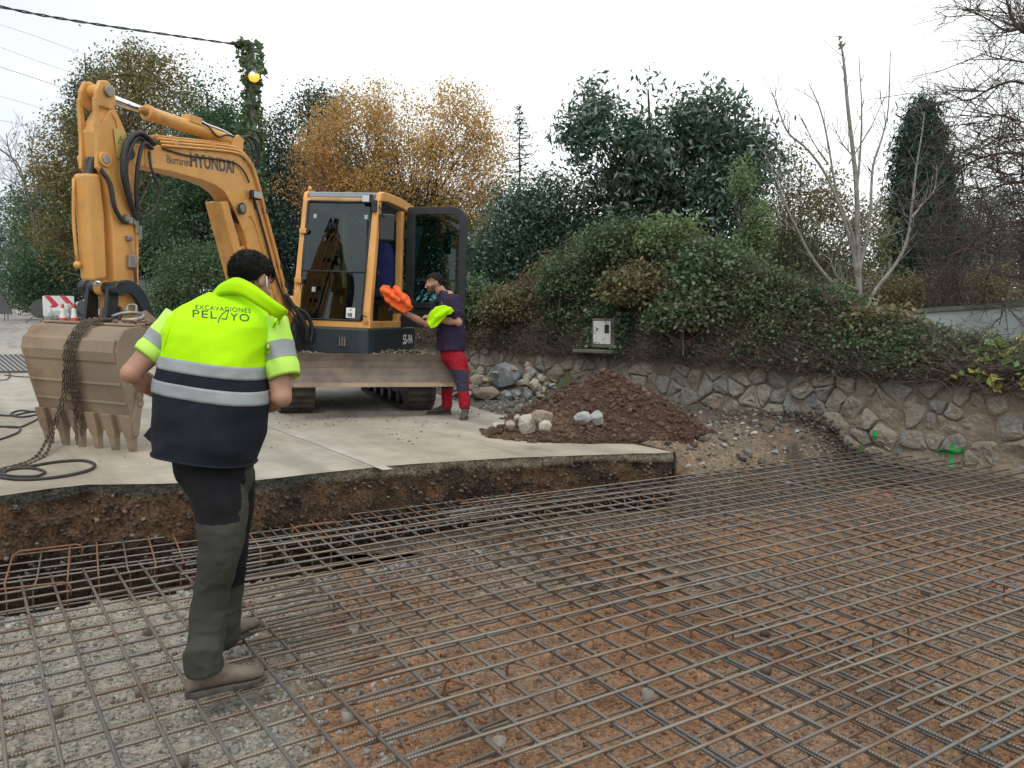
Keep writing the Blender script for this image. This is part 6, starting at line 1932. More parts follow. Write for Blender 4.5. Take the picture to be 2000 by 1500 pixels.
def hedge(name, label, cat, s0, s1, n_clump, per, leafm, lsize, seed, twig_n, dry=0.2, asp=.6, zlo=.0):
    r = np.random.default_rng(seed); rr = random.Random(seed)
    t = thing(name, label, cat, wp((s0 + s1) / 2, .55, -.3))
    s = s0 + (s1 - s0) * r.random(n_clump)
    zt_ = wall_top(s)
    cr = np.interp(s, CREST_S, CREST_Z) + 0.16 * fbm(s, 0 * s, 0, 1.4, 4, seed) * np.clip(np.interp(s, CREST_S, CREST_Z) - .6, .15, 1.4)
    phi = 0.0 + 2.3 * r.random(n_clump) ** .9
    rad = 0.62 + 0.42 * r.random(n_clump)
    fr = 0.50 + 0.16 * fbm(s, phi, 0, 1.6, 3, seed + 3)
    o = -0.42 + fr * np.cos(phi) * rad + 0.10 * fbm(s, phi, 2, 2.5, 2, seed + 1)
    z = zt_ + zlo + (cr - zt_) * np.sin(phi) * rad * (1 + .34 * fbm(s, phi, 5, 1.7, 3, seed + 2))
    back = phi > PI / 2
    C_ = np.stack([WA[0] + WD[0] * s + WN[0] * o, WA[1] + WD[1] * s + WN[1] * o, z], -1)
    P = (C_[:, None, :] + r.normal(0, .085, (n_clump, per, 3)) * np.array([1, 1, .8])).reshape(-1, 3)
    hh = np.repeat((z - zt_) / np.maximum(.2, cr - zt_), per)
    low = (r.random(len(P)) < np.clip(0.58 - hh * 1.7, 0, .58))          # bare stems show low on the face
    Pz = P[:, 2] > np.repeat(zt_, per) - .04 + .10 * vnoise(P[:, 0] * 3, P[:, 1] * 3)
    P = P[~low & Pz]
    V, Fq = leaf_cloud(P, lsize, asp, .45, seed)
    np_mesh('foliage', V, Fq, leafm, t)
    b = MB()
    for i in range(twig_n):
        s_ = rr.uniform(s0, s1); c_ = float(np.interp(s_, CREST_S, CREST_Z)); zt1 = wall_top(s_)
        u_ = rr.random() ** 1.7
        p = wp(s_, zt1 + (c_ - zt1) * u_ * .95 + .02, .16 * (1 - u_) - .05 - .25 * u_)
        ln = rr.uniform(.15, .55); a = rr.uniform(-.6, PI + .6)
        d = Vector((WD[0], WD[1], 0)) * math.cos(a) + Vector((0, 0, 1)) * math.sin(a) * .55 + Vector((WN[0], WN[1], 0)) * rr.uniform(-.15, .45)
        q = p + d * ln * .55 + Vector((0, 0, rr.uniform(-.02, .08)))
        q2 = p + d * ln + Vector((0, 0, rr.uniform(-.16, .05)))
        r_ = rr.uniform(.0025, .0055)
        b.tube([p, q, q2], [r_, r_ * .8, r_ * .5], 4, caps=False)
    b.build('twigs', mat('bramble_stem', (.075, .052, .042), (.13, .10, .085), scale=5, rough=.9), t, smooth=True)
    n2 = int(n_clump * per * dry * .4)
    s = s0 + (s1 - s0) * r.random(n2); u_ = r.random(n2)
    c_ = np.interp(s, CREST_S, CREST_Z); zt_ = wall_top(s)
    o = .16 * (1 - u_) - .1 - .2 * u_ + .06 * r.normal(0, 1, n2)
    P = np.stack([WA[0] + WD[0] * s + WN[0] * o, WA[1] + WD[1] * s + WN[1] * o, zt_ - .03 + (c_ - zt_) * u_ * .9], -1)
    V, Fq = leaf_cloud(P, lsize * .8, asp, .2, seed + 9)
    np_mesh('dry_leaves', V, Fq, LM_dry, t)
    return t


hedge('bramble_hedge', 'big rounded bramble mound on the wall behind the soil heap', 'hedge', 4.9, 9.3, 2500, 28, LM_bram, .050, 71, 3800, .25)
hedge('bramble_hedge', 'low thorny dark hedge on the wall below the bare pale tree', 'hedge', 2.3, 5.0, 1250, 26, LM_bram, .048, 72, 2600, .2)
hedge('bramble_hedge', 'dry brown bramble hedge on the wall left of the meter box', 'hedge', 9.2, 14.0, 1700, 22, LM_brn, .055, 73, 3000, .5)
hedge('vine', 'green and yellow vine with broad leaves on the wall at the right edge', 'vine', 1.3, 2.95, 420, 16, LM_vine, .085, 74, 500, .1, asp=.85)
hedge('ivy_patch', 'fresh green ivy hanging round the meter box', 'ivy', 7.4, 8.3, 90, 26, LM_ivy, .055, 75, 80, .0)

# separate bushes growing out of the mound
for i, (px, py, rx_, ry_, yy, lm, lab) in enumerate([
    (1215, 478, 75, 48, 11.4, LM_ivy, 'pale green bramble tuft on the left crest of the mound'),
    (1310, 470, 60, 42, 11.0, LM_lite, 'light green tuft on the very top of the bramble mound'),
    (1260, 560, 80, 50, 10.7, LM_brn, 'brown dying patch of bramble in the middle of the mound'),
    (1125, 545, 70, 45, 11.9, LM_ivy, 'green bramble tuft above and left of the meter box'),
    (1400, 530, 75, 55, 10.2, LM_ivy, 'green bramble bush on the right shoulder of the mound'),
    (1345, 610, 70, 50, 10.0, LM_bram, 'dark bramble bulge low on the front of the mound'),
    (1520, 590, 70, 45, 9.6, LM_bram, 'bramble bush left of the foot of the bare pale tree'),
    (1610, 605, 60, 34, 9.3, LM_ivy, 'ivy green bush at the foot of the bare pale tree'),
    (1715, 635, 65, 30, 8.7, LM_brn, 'brownish bush right of the bare pale tree on the wall'),
    (1010, 600, 70, 36, 12.9, LM_brn, 'brown scrub on the wall right of the man in red trousers'),
    (935, 590, 50, 45, 13.8, LM_ivy, 'green scrub beside the open cab door')]):
    tree('bramble_bush', lab, 'bush', (at(px, py, yy).x, yy, at(px, py + ry_ * .9, yy).z), [B_(px, py, rx_, ry_, yy), B_(px + rx_ * .5, py + ry_ * .35, rx_ * .6, ry_ * .6, yy), B_(px - rx_ * .55, py + ry_ * .3, rx_ * .55, ry_ * .65, yy)],
         210, 24, .085, .058 + .012 * (i % 3), lm, M_bark_b, .015, 60, 200 + i, gap=.2, gsc=2.2, stems=4, twig=.003, aspect=.6)

# --- rough grass on the verge at the far left
n = 5000
gx_ = rng.uniform(-60, -8, n); gy_2 = rng.uniform(20, 62, n)
ok = (gx_ > np.interp(gy_2, REp[:, 1], REp[:, 0]) + .1) & (gx_ < np.interp(gy_2, REp[:, 1], REp[:, 0]) + 5)
P = np.c_[gx_[ok], gy_2[ok], ground_z(gx_[ok], gy_2[ok]) + .15]
V, Fq = leaf_cloud(P, .55, .10, .0, 81, axis=np.array([0, 0, 2.0]))
tag(np_mesh('grass', V, Fq, leaf_mat('grass_blade', [(.07, .11, .03), (.12, .15, .05), (.15, .15, .07)], .3)), kind='stuff')

# =================================================================== PEOPLE
def remesh(name, mb, mats, parent, voxel=.008, smooth=4, pick=None, disp=None, org=None):
    """closed overlapping shapes grown together into one continuous surface"""
    me = bpy.data.meshes.new('tmp'); me.from_pydata([tuple(v) for v in mb.v], [], mb.f); me.update()
    fix_normals(me)
    ob = bpy.data.objects.new('tmp', me); COL.objects.link(ob)
    m = ob.modifiers.new('r', 'REMESH'); m.mode = 'VOXEL'; m.voxel_size = voxel; m.use_smooth_shade = True
    s = ob.modifiers.new('s', 'SMOOTH'); s.factor = .5; s.iterations = smooth
    bpy.context.view_layer.update()
    ev = ob.evaluated_get(bpy.context.evaluated_depsgraph_get())
    m2 = bpy.data.meshes.new_from_object(ev)
    m2.name = name
    bpy.data.objects.remove(ob); bpy.data.meshes.remove(me)
    n = len(m2.vertices)
    co = np.empty(n * 3, dtype=np.float32); m2.vertices.foreach_get('co', co); co = co.reshape(-1, 3).astype(float)
    if disp:
        no = np.empty(n * 3, dtype=np.float32); m2.vertices.foreach_get('normal', no); no = no.reshape(-1, 3)
        co = co + no * disp(co)[:, None]
    m2.materials.clear()
    if not isinstance(mats, (list, tuple)): mats = [mats]
    for q in mats: m2.materials.append(q)
    if pick:
        k = len(m2.polygons); c = np.empty(k * 3, dtype=np.float32); m2.polygons.foreach_get('center', c)
        nn = np.empty(k * 3, dtype=np.float32); m2.polygons.foreach_get('normal', nn)
        m2.polygons.foreach_set('material_index', pick(c.reshape(-1, 3), nn.reshape(-1, 3)).astype(np.int32))
    o0 = ORG.get(parent, Vector((0, 0, 0))) if parent is not None else Vector(org)
    co = co - np.array(o0)
    m2.vertices.foreach_set('co', co.astype(np.float32).ravel())
    m2.polygons.foreach_set('use_smooth', np.ones(len(m2.polygons), dtype=bool))
    m2.update()
    return link(name, m2, parent, o0)


def limb(b, pts, rad, n=14):
    """tapered limb with rounded joints"""
    pts = [Vector(p) for p in pts]
    b.tube(pts, rad, n)
    for p, r in zip(pts, rad): b.ball(p, r * .995, n, 9)


def ridges(sc, amp, seed, sq=(1, 1, 1)):
    def f(co):
        a = 1 - np.abs(fbm(co[:, 0] * sq[0], co[:, 1] * sq[1], co[:, 2] * sq[2], sc, 3, seed)) * 2.2
        return amp * (a - .5)
    return f


def oval(c, ax, ay, rx, ry, n=40, ex=2.3, start=0.0):
    R = []
    for i in range(n):
        a = 2 * PI * i / n + start
        ca, sa = math.cos(a), math.sin(a)
        R.append(Vector(c) + ax * (rx * math.copysign(abs(ca) ** (2 / ex), ca)) + ay * (ry * math.copysign(abs(sa) ** (2 / ex), sa)))
    return R


M_skin = mat('skin', (0.42, 0.225, 0.150), (0.35, 0.175, 0.115), scale=14, rough=.55, bump=.15, bscale=120, bdist=.001)
M_hair = mat('hair_dark', (0.007, 0.006, 0.006), (0.016, 0.014, 0.013), scale=60, spec=.2, rough=.7, bump=.9, bscale=150, bdist=.004)
M_beard = mat('beard_dark', (0.05, 0.035, 0.028), (0.10, 0.065, 0.05), scale=60, rough=.8, bump=.5, bscale=200, bdist=.002)
M_fluo = mat('fluorescent_yellow', (0.45, 0.83, 0.0), (0.41, 0.77, 0.0), scale=5, rough=.75, bump=.25, bscale=30, bdist=.003, spec=.2)
M_fluo2 = mat('fluorescent_tshirt', (0.55, 0.86, 0.16), (0.50, 0.80, 0.12), scale=5, rough=.85, bump=.25, bscale=30, bdist=.003, spec=.2)
M_navy = mat('navy_cloth', (0.009, 0.011, 0.019), (0.014, 0.016, 0.026), scale=8, rough=.85, bump=.35, bscale=40, bdist=.003, spec=.25)
M_refl = mat('reflective_tape', (0.29, 0.315, 0.33), (0.25, 0.27, 0.285), scale=18, rough=.5, bump=.15, bscale=60, bdist=.002)
M_olive = mat('olive_trousers', (0.050, 0.050, 0.038), (0.036, 0.037, 0.029), scale=6, rough=.9, bump=.4, bscale=24, bdist=.004, spec=.2, c3=(.085, .08, .065), s3=5, f3=(.58, .85))
M_black = mat('black_cloth', (0.007, 0.007, 0.009), (0.012, 0.012, 0.013), scale=8, rough=.9, bump=.3, bscale=30, bdist=.003, spec=.2)
M_boot = mat('boot_leather', (0.175, 0.135, 0.098), (0.115, 0.09, 0.068), scale=9, rough=.8, bump=.4, bscale=35, c3=(.055, .045, .038), s3=6, f3=(.56, .8), bdist=.003)
M_boot2 = mat('boot_dark', (0.045, 0.040, 0.030), (0.07, 0.06, 0.045), scale=9, rough=.85, bump=.4, bscale=35, bdist=.003)
M_sole = mat('boot_sole', (0.035, 0.032, 0.029), (0.10, 0.088, 0.074), scale=14, rough=.95, bump=.4, bscale=40)
M_purple = mat('purple_tshirt', (0.040, 0.026, 0.060), (0.030, 0.021, 0.046), scale=6, rough=.9, bump=.3, bscale=24, bdist=.004, spec=.2)
M_red = mat('red_trousers', (0.33, 0.014, 0.026), (0.25, 0.010, 0.020), scale=6, rough=.9, bump=.4, bscale=22, bdist=.005, spec=.2)
M_orange = mat('orange_cloth', (0.85, 0.15, 0.035), (0.74, 0.12, 0.03), scale=8, rough=.75, bump=.3, bscale=30, bdist=.003, spec=.2)
M_glove = mat('work_glove', (0.13, 0.105, 0.085), (0.05, 0.045, 0.04), scale=12, rough=.9, bump=.4, bscale=50, bdist=.003)
M_eye = mat('eye_white', (0.7, 0.68, 0.65), rough=.3)


class Frame:
    """local axes: x right, y forward, z up"""
    def __init__(s, c, yaw, pitch=0.0, roll=0.0, k=1.0):
        s.c = Vector(c); s.k = k
        s.R = Matrix.Rotation(yaw, 3, 'Z') @ Matrix.Rotation(-pitch, 3, 'X') @ Matrix.Rotation(roll, 3, 'Y')
    def __call__(s, x, y, z): return s.c + s.R @ Vector((x, y, z)) * s.k


def head_shape(b, F, ears=True):
    """skull, face and ears in one union; head about 0.23 m tall"""
    k = F.k
    def E(x, y, z, rx, ry, rz, R=None): b.ball(F(x, y, z), (rx * k, ry * k, rz * k), 20, 14, F.R if R is None else F.R @ R)
    E(0, -.012, .035, .076, .096, .082)
    E(0, .012, -.01, .068, .080, .085)
    E(0, .040, -.065, .052, .048, .045)
    E(0, .072, -.088, .026, .024, .022)              # chin
    E(0, .086, .022, .050, .012, .012)               # brow
    E(0, .094, -.012, .012, .018, .026, Matrix.Rotation(math.radians(-18), 3, 'X'))      # nose bridge
    E(0, .110, -.028, .016, .016, .013)              # nose tip
    E(0, .088, -.056, .024, .012, .007); E(0, .086, -.068, .021, .012, .007)             # lips
    for sx in (-1, 1):
        E(sx * .042, .066, -.022, .022, .022, .018)  # cheek
        E(sx * .034, .084, .004, .014, .008, .008)   # lid
        if ears:
            E(sx * .078, -.012, -.008, .009, .022, .034, Matrix.Rotation(math.radians(-8), 3, 'X'))
            E(sx * .082, -.018, .004, .006, .016, .022)


def hair_shell(F, name, parent, hairline=.052, nape=-.055, thick=.010, seed=1, m=None):
    """short hair that follows the skull and ends at forehead, temples and nape"""
    nu, nv = 64, 40
    V = []
    for j in range(nv + 1):
        ph = -PI / 2 + PI * j / nv
        for i in range(nu):
            th = 2 * PI * i / nu
            d = Vector((math.cos(ph) * math.cos(th), math.cos(ph) * math.sin(th), math.sin(ph)))
            x, y, z = d.x * .076, -.012 + d.y * .096, .035 + d.z * .082
            zl = hairline + .012 * abs(d.x) if y > .03 else (nape + (y + .1) * 0.75 if y < -.03 else nape + .052 + (y + .03) * 1.1)
            if y < -.03 and z < .0: x, y = d.x * .072 * (1.0 + .1 * z), -.008 + d.y * .090
            w_ = float(sstep(-.008, .010, z - zl))
            nz_ = mnoise.noise(d * 9 + Vector((seed, 0, 0))) * .0035 + mnoise.noise(d * 26) * .0018
            g = 1 + (w_ * (thick + nz_) - (1 - w_) * .016) / .085
            V.append(F(x * g, -.012 + (y + .012) * g, .035 + (z - .035) * g))
    Fq = []
    for j in range(nv):
        for i in range(nu): Fq.append((j * nu + i, j * nu + (i + 1) % nu, (j + 1) * nu + (i + 1) % nu, (j + 1) * nu + i))
    b = MB(); b.add(V, Fq)
    return b.build(name, m or M_hair, parent, smooth=True)


def hair_strands(F, parent, n, ln, hairline, nape, seed, m):
    """short tufts over the scalp so the hair does not end like a cap"""
    r = np.random.default_rng(seed)
    d = r.normal(0, 1, (n, 3)); d /= np.linalg.norm(d, axis=1)[:, None]
    x, y, z = d[:, 0] * .076, -.012 + d[:, 1] * .096, .035 + d[:, 2] * .082
    lo = z < 0
    zl = np.where(y > .03, hairline, np.where(y < -.03, nape + (y + .1) * .75, nape + .052 + (y + .03) * 1.1)) - .004 + .012 * (r.random(n) - .7)
    k = z > zl
    g = 1 + .085 * (.8 + .5 * r.random(k.sum()))
    X = np.stack([x[k] * g, -.012 + (y[k] + .012) * g, .035 + (z[k] - .035) * g], -1)
    dn = d[k]
    fl = np.stack([dn[:, 0] * .6, -.5 + 0 * dn[:, 0] + .3 * r.normal(0, 1, len(dn)), -.8 + 0 * dn[:, 0]], -1) + r.normal(0, .35, (len(dn), 3)) + dn * .55
    fl /= np.linalg.norm(fl, axis=1)[:, None]
    s = np.cross(fl, dn); s /= np.linalg.norm(s, axis=1)[:, None] + 1e-9
    L_ = (ln * (.6 + .8 * r.random(len(dn))))[:, None]
    q = [X - s * .0012, X + s * .0012, X + fl * L_ + s * .0004, X + fl * L_ - s * .0004]
    V = np.stack(q, 1).reshape(-1, 3)
    Rm = np.array(F.R); V = np.array(F.c) + (V * F.k) @ Rm.T
    np_mesh('hair_tufts', V, np.arange(len(V)).reshape(-1, 4), m, parent)


def hand(b, wrist, d, up, k=1.0, curl=.5, flip=1):
    """palm with four fingers of their own length and a thumb from the side of the palm"""
    d = Vector(d).normalized(); s = Vector(up).cross(d).normalized(); n_ = d.cross(s).normalized()
    W = Vector(wrist)
    R = Matrix((s, d, n_)).transposed()
    b.ball(W + d * .045 * k, (.040 * k, .052 * k, .018 * k), 14, 9, R)
    b.tube([W - d * .02 * k, W + d * .03 * k], [.026 * k, .030 * k], 10)
    for i, (off, ln) in enumerate(((-.029, .072), (-.0095, .080), (.0105, .075), (.029, .060))):
        p = W + d * .082 * k + s * off * k
        pts = [p - d * .025 * k]; a = 0
        q = p
        for seg in range(3):
            pts.append(q)
            a += curl * (.7 if seg == 0 else 1.0)
            q = q + (d * math.cos(a) - n_ * math.sin(a)) * ln * k * (.42, .32, .26)[seg]
        pts.append(q)
        limb(b, pts, [.0095 * k, .0095 * k, .009 * k, .0082 * k, .0072 * k], 8)
    t0 = W + d * .025 * k + s * flip * -.032 * k
    t1 = t0 + (d * .5 - s * flip * .7 - n_ * .35).normalized() * .036 * k
    t2 = t1 + (d * .85 - s * flip * .15 - n_ * .5).normalized() * .032 * k
    limb(b, [t0, t1, t2], [.013 * k, .0115 * k, .009 * k], 8)


def boot(name, heel, dirv, parent, m, shaft=.14, L_=.295, lean=0.0):
    """work boot: heel point on the ground, pointing along dirv"""
    d = Vector((dirv[0], dirv[1], 0)).normalized(); s = Vector((d.y, -d.x, 0)); z = Vector((0, 0, 1))
    H_ = Vector(heel)
    b = MB(); R = []
    for y, hw, hh in ((-.005, .022, .075), (.012, .034, .115), (.05, .038, .135), (.095, .040, .130), (.135, .041, .105), (.175, .045, .085), (.215, .048, .073), (.25, .044, .064), (.278, .032, .050), (.292, .014, .034)):
        R.append([H_ + d * y + s * (hw * math.copysign(abs(math.cos(a)) ** .75, math.cos(a))) + z * (.024 + max(0, hh - .024) * (.5 + .5 * math.copysign(abs(math.sin(a)) ** .8, math.sin(a)))) for a in [2 * PI * i / 18 for i in range(18)]])
    b.rings(R)
    top = H_ + d * .055
    b.tube([top + z * .06, top + z * .11 - d * .005, top + z * shaft - d * .008], [.042, .046, .050], 16)
    up = remesh(name, b, m, parent, .006, 3, disp=ridges(16, .004, 5))
    ol = []
    for y, hw in ((-.012, .018), (.0, .032), (.04, .040), (.10, .036), (.14, .037), (.19, .046), (.23, .050), (.265, .044), (.29, .030), (.301, .010)): ol.append((y, hw))
    poly = [(y, -w_) for y, w_ in ol] + [(y, w_) for y, w_ in ol[::-1]]
    MB().prism(poly, lambda p: H_ + d * p[0] + s * p[1] * .92 + z * (.0 if p[0] < .25 else .006), lambda p: H_ + d * p[0] * 1.0 + s * p[1] * .94 + z * .026).build('sole', M_sole, up, bevel=.006)
    b = MB()
    for i in range(4):
        y = .105 + .022 * i; hh = .128 - .020 * i
        b.tube([H_ + d * y + s * .028 + z * (hh - .006), H_ + d * (y + .006) + z * (hh + .006), H_ + d * y - s * .028 + z * (hh - .006)], .0035, 6)
    b.build('laces', M_sole, up)
    return up


# ------------------------------------------------------------------ the worker in the yellow vest
W0 = gp(405, 1340, -.375)
wk = thing('person', 'person from behind in yellow and navy reflective vest, bending over the rebar mat', 'person', (W0.x, W0.y, -.375))
yaw = math.radians(-12)
wF = Vector((math.sin(-yaw), math.cos(-yaw), 0)); wR = Vector((math.cos(-yaw), -math.sin(-yaw), 0))
wX = (wR + Vector((0, 0, -.125))).normalized()
b = MB()
# arms
lS, lE, lW = at(350, 632, 3.22), at(256, 729, 3.10), at(325, 774, 3.33)
rS, rE, rW = at(534, 645, 3.24), at(550, 776, 3.16), at(490, 800, 3.40)
limb(b, [lS, lS.lerp(lE, .5), lE, lE.lerp(lW, .35), lW], [.056, .052, .043, .046, .030])
limb(b, [rS, rS.lerp(rE, .5), rE, rE.lerp(rW, .35), rW], [.056, .052, .044, .047, .030])
hand(b, lW, at(385, 790, 3.44) - lW, (0, .3, 1), 1.0, .6, 1)
hand(b, rW, at(425, 800, 3.42) - rW, (0, .3, 1), 1.0, .6, -1)
# torso and legs under the clothes
sp = [at(415, 900, 3.17), at(413, 800, 3.16), at(420, 700, 3.18), at(432, 640, 3.20)]
for p, rx, ry in zip(sp, (.14, .135, .15, .16), (.10, .10, .11, .10)):
    b.ball(p, (rx, ry, .12), 18, 12, Matrix((wR, wF, Vector((0, 0, 1)))).transposed())
b.tube([sp[3], at(460, 590, 3.24), at(482, 560, 3.28)], [.085, .064, .060], 14)
limb(b, [lS.lerp(sp[3], .55), lS], [.07, .058]); limb(b, [rS.lerp(sp[3], .55), rS], [.07, .058])
nl = [at(428, 930, 3.13), at(432, 1055, 3.03), at(407, 1190, 3.02), at(404, 1300, 3.03)]
fl = [at(446, 930, 3.27), at(449, 1100, 3.31), at(441, 1210, 3.34), at(438, 1250, 3.35)]
limb(b, nl, [.06, .04, .03, .026]); limb(b, fl, [.06, .04, .03, .026])
b.tube([sp[0], nl[0]], [.08, .06], 12); b.tube([sp[0], fl[0]], [.08, .06], 12)
HF = Frame(at(490, 548, 3.29), math.radians(-22), math.radians(30), 0, .98)
head_shape(b, HF)
remesh('body', b, M_skin, wk, .0075, 4)
hs_ = hair_shell(HF, 'hair', wk, .05, -.070, .011, 3)
hair_strands(HF, hs_, 9000, .012, .05, -.070, 3, M_hair)
for sx in (-1, 1):
    MB().ball(HF(sx * .033, .083, .002), .011, 10, 8).build('eye', M_eye, wk, smooth=True)
MB().tube([HF(.086, -.012, .012), HF(.090, .0, -.01), HF(.088, .012, -.03)], .004, 6).build('mask_loop', mat('mask_white', (.6, .62, .65), rough=.8), wk, smooth=True)
# t-shirt sleeves with grey band
for nm, a, c, ra, rc_ in (('l', at(352, 625, 3.21), at(286, 694, 3.14), .072, .056), ('r', at(528, 628, 3.24), at(555, 736, 3.18), .074, .068)):
    ax = (c - a)
    b = MB(); R = []; nseg = 18
    for i in range(nseg + 1):
        t = i / nseg; p = a + ax * (t * 1.03)
        R_ = rot_to(ax); r_ = ra + (rc_ - ra) * t + .004 * math.sin(t * 15 + (1 if nm == 'l' else 2)) * t
        R.append([p + R_ @ Vector((r_ * math.cos(q), r_ * math.sin(q), 0)) for q in [2 * PI * k / 28 for k in range(28)]])
    q0 = a + ax * 1.0
    for rr_ in (.93, .90): R.append([q0 - ax * (.01 if rr_ > .9 else .10) + R_ @ Vector((rc_ * rr_ * math.cos(q), rc_ * rr_ * math.sin(q), 0)) for q in [2 * PI * k / 28 for k in range(28)]])
    b.rings(R, caps=False)
    slv = b.build('sleeve', M_fluo2, wk, smooth=True)
    b = MB(); R = []
    for t in ((.50, .56, .62, .68, .73) if nm == 'l' else (.42, .50, .58, .66, .70)):
        r_ = ra + (rc_ - ra) * t + .004 * math.sin(t * 15 + (1 if nm == 'l' else 2)) * t + .0025
        p = a + ax * t * 1.03
        R.append([p + R_ @ Vector((r_ * math.cos(q), r_ * math.sin(q), 0)) for q in [2 * PI * k / 28 for k in range(28)]])
    b.rings(R, caps=False).build('reflective_stripe', M_refl, slv, smooth=True)
# vest: rings from hem to neck, (px, py, depth, half width px, half depth m)
VR = [(399, 893, 3.14, 98, .15), (402, 868, 3.14, 103, .155), (406, 835, 3.14, 107, .158), (412, 785, 3.14, 109, .158), (417, 735, 3.15, 107, .155), (420, 690, 3.16, 101, .150), (424, 655, 3.18, 101, .145),
      (432, 628, 3.20, 99, .135), (441, 606, 3.22, 84, .115), (450, 588, 3.24, 62, .095), (457, 576, 3.25, 46, .082)]
def vest_ring(v, grow=0.0, n=72):
    """v from 0 at the hem to 1 at the neck"""
    t = v * (len(VR) - 1); i = min(int(t), len(VR) - 2); f = t - i
    q = [VR[i][k] * (1 - f) + VR[i + 1][k] * f for k in range(5)]
    c = at(q[0], q[1], q[2]); hw = q[3] * q[2] / 1503 + grow; hd = q[4] + grow
    R = oval(c, wX, wF, hw, hd, n, 2.5)
    for k in range(n):
        a = 2 * PI * k / n
        p = R[k]
        am = .014 * (1 - .35 * v)
        dsp = am * (mnoise.noise(Vector((p.x * 4.5, p.y * 4.5, p.z * 9)) + Vector((3, 1, 7))) + .5 * mnoise.noise(Vector((p.x * 13 + p.z * 5, p.y * 12, p.z * 7))) + .3 * (1 - abs(mnoise.noise(Vector((p.x * 9 - p.z * 6, p.y * 9, p.z * 10)))) * 3))
        if v < .1: dsp += .007 * math.sin(a * 3 + 1) * (1 - v / .1)
        o_ = (p - c); o_.z = 0
        R[k] = p + o_.normalized() * dsp
    return R
def vfind(py):        # ring parameter whose centre is at py
    for i in range(len(VR) - 1):
        if VR[i][1] >= py >= VR[i + 1][1]: return (i + (VR[i][1] - py) / (VR[i][1] - VR[i + 1][1])) / (len(VR) - 1)
    return 1.0
vy = vfind(703)
vs_ = sorted(set([i / 60 for i in range(61)] + [vy]))
rings_ = [vest_ring(v) for v in vs_]
inner_ = [vest_ring(0, -.012), vest_ring(.06, -.02)]
b = MB(); n_ = 72
allr = inner_[::-1] + rings_
mi = []
vv = [p for r in allr for p in r]; ff_ = []
for i in range(len(allr) - 1):
    for j_ in range(n_):
        ff_.append((i * n_ + j_, i * n_ + (j_ + 1) % n_, (i + 1) * n_ + (j_ + 1) % n_, (i + 1) * n_ + j_))
        mi.append(1 if (i >= 2 and vs_[i - 2] >= vy - 1e-6) else 0)
b.v = [tuple(p) for p in vv]; b.f = ff_; b.m = mi
vest = b.build('vest', [M_navy, M_fluo], wk, smooth=True)
vest_bvh = BVHTree.FromPolygons(vv, ff_)
for y0, y1 in ((727, 703), (775, 749)):
    v0, v1 = vfind(y0), vfind(y1)
    b = MB(); b.rings([vest_ring(v0, .001)] + [vest_ring(v0 + (v1 - v0) * k / 5, .0035) for k in range(6)] + [vest_ring(v1, .001)], caps=False)
    b.build('reflective_stripe', M_refl, vest, smooth=True)
MB().tube([p for p in vest_ring(.004, .002)] + [vest_ring(.004, .002)[0]], .006, 6, caps=False).build('hem', M_navy, vest, smooth=True)
# collar standing up at the back and flaring to the right
cb = catmull([at(415, 586, 3.30), at(411, 578, 3.22), at(436, 566, 3.15), at(470, 569, 3.125), at(503, 588, 3.105), at(530, 606, 3.09), at(546, 620, 3.12), at(540, 628, 3.22)], 6)
ct = catmull([at(428, 566, 3.30), at(424, 560, 3.22), at(440, 549, 3.165), at(463, 542, 3.145), at(494, 556, 3.12), at(527, 581, 3.075), at(561, 607, 3.07), at(555, 612, 3.16)], 6)
b = MB(); R = []
for p, q in zip(cb, ct):
    bulge = Vector((0, -.008, 0))
    R.append([p - Vector((0, 0, .02)), p, p.lerp(q, .5) + bulge, q, q + Vector((0, .010, .001)), p.lerp(q, .5) + Vector((0, .006, 0)), p + Vector((0, .012, -.01))])
b.rings(R)
b.build('collar', M_fluo, vest, smooth=True)
b = MB(); R = []
for p, q in list(zip(cb, ct))[-16:]:
    R.append([q + Vector((.001, -.003, .003)), q + Vector((.001, .013, .003)), q + Vector((.001, .013, -.004)), q + Vector((.001, -.003, -.004))])
# armholes piping
for pts in ([(343, 606, 3.2), (331, 640, 3.12), (320, 680, 3.13), (318, 700, 3.16)], [(540, 622, 3.08), (527, 660, 3.04), (521, 700, 3.05), (522, 720, 3.08)]):
    pp = []
    for p in catmull([at(*q) for q in pts], 4):
        d = (p - Vector((0, 0, CAM_H))).normalized()
        h = vest_bvh.ray_cast(Vector((0, 0, CAM_H)), d)
        pp.append(h[0] - d * .002 if h[0] else p)
    MB().tube(pp, .006, 6).build('armhole_piping', M_fluo, vest, smooth=True)


def on_vest(px, py):
    d = ray(px, py).normalized()
    h = vest_bvh.ray_cast(Vector((0, 0, CAM_H)), d)
    return None if h[0] is None else h[0] - d * .0035


M_print = mat('dark_print', (0.03, 0.09, 0.04), (0.022, 0.07, 0.032), scale=30, rough=.7)
def vest_text(body, px0, py0, px1, py1, hgt, spacing=1.0, bold=.0):
    V, Fc = text_mesh(body, 1.0, spacing, offset=bold)
    xs = [v.x for v in V]; ys = [v.y for v in V]
    x0, x1, y0, y1 = min(xs), max(xs), min(ys), max(ys)
    P_ = []
    for v in V:
        t = (v.x - x0) / (x1 - x0); q = (v.y - y0) / (y1 - y0)
        p = on_vest(px0 + (px1 - px0) * t, py0 + (py1 - py0) * t - hgt * q)
        P_.append(p if p else Vector((0, 0, -5)))
    b = MB(); b.add(P_, Fc)
    return b.build('lettering', M_print, vest)


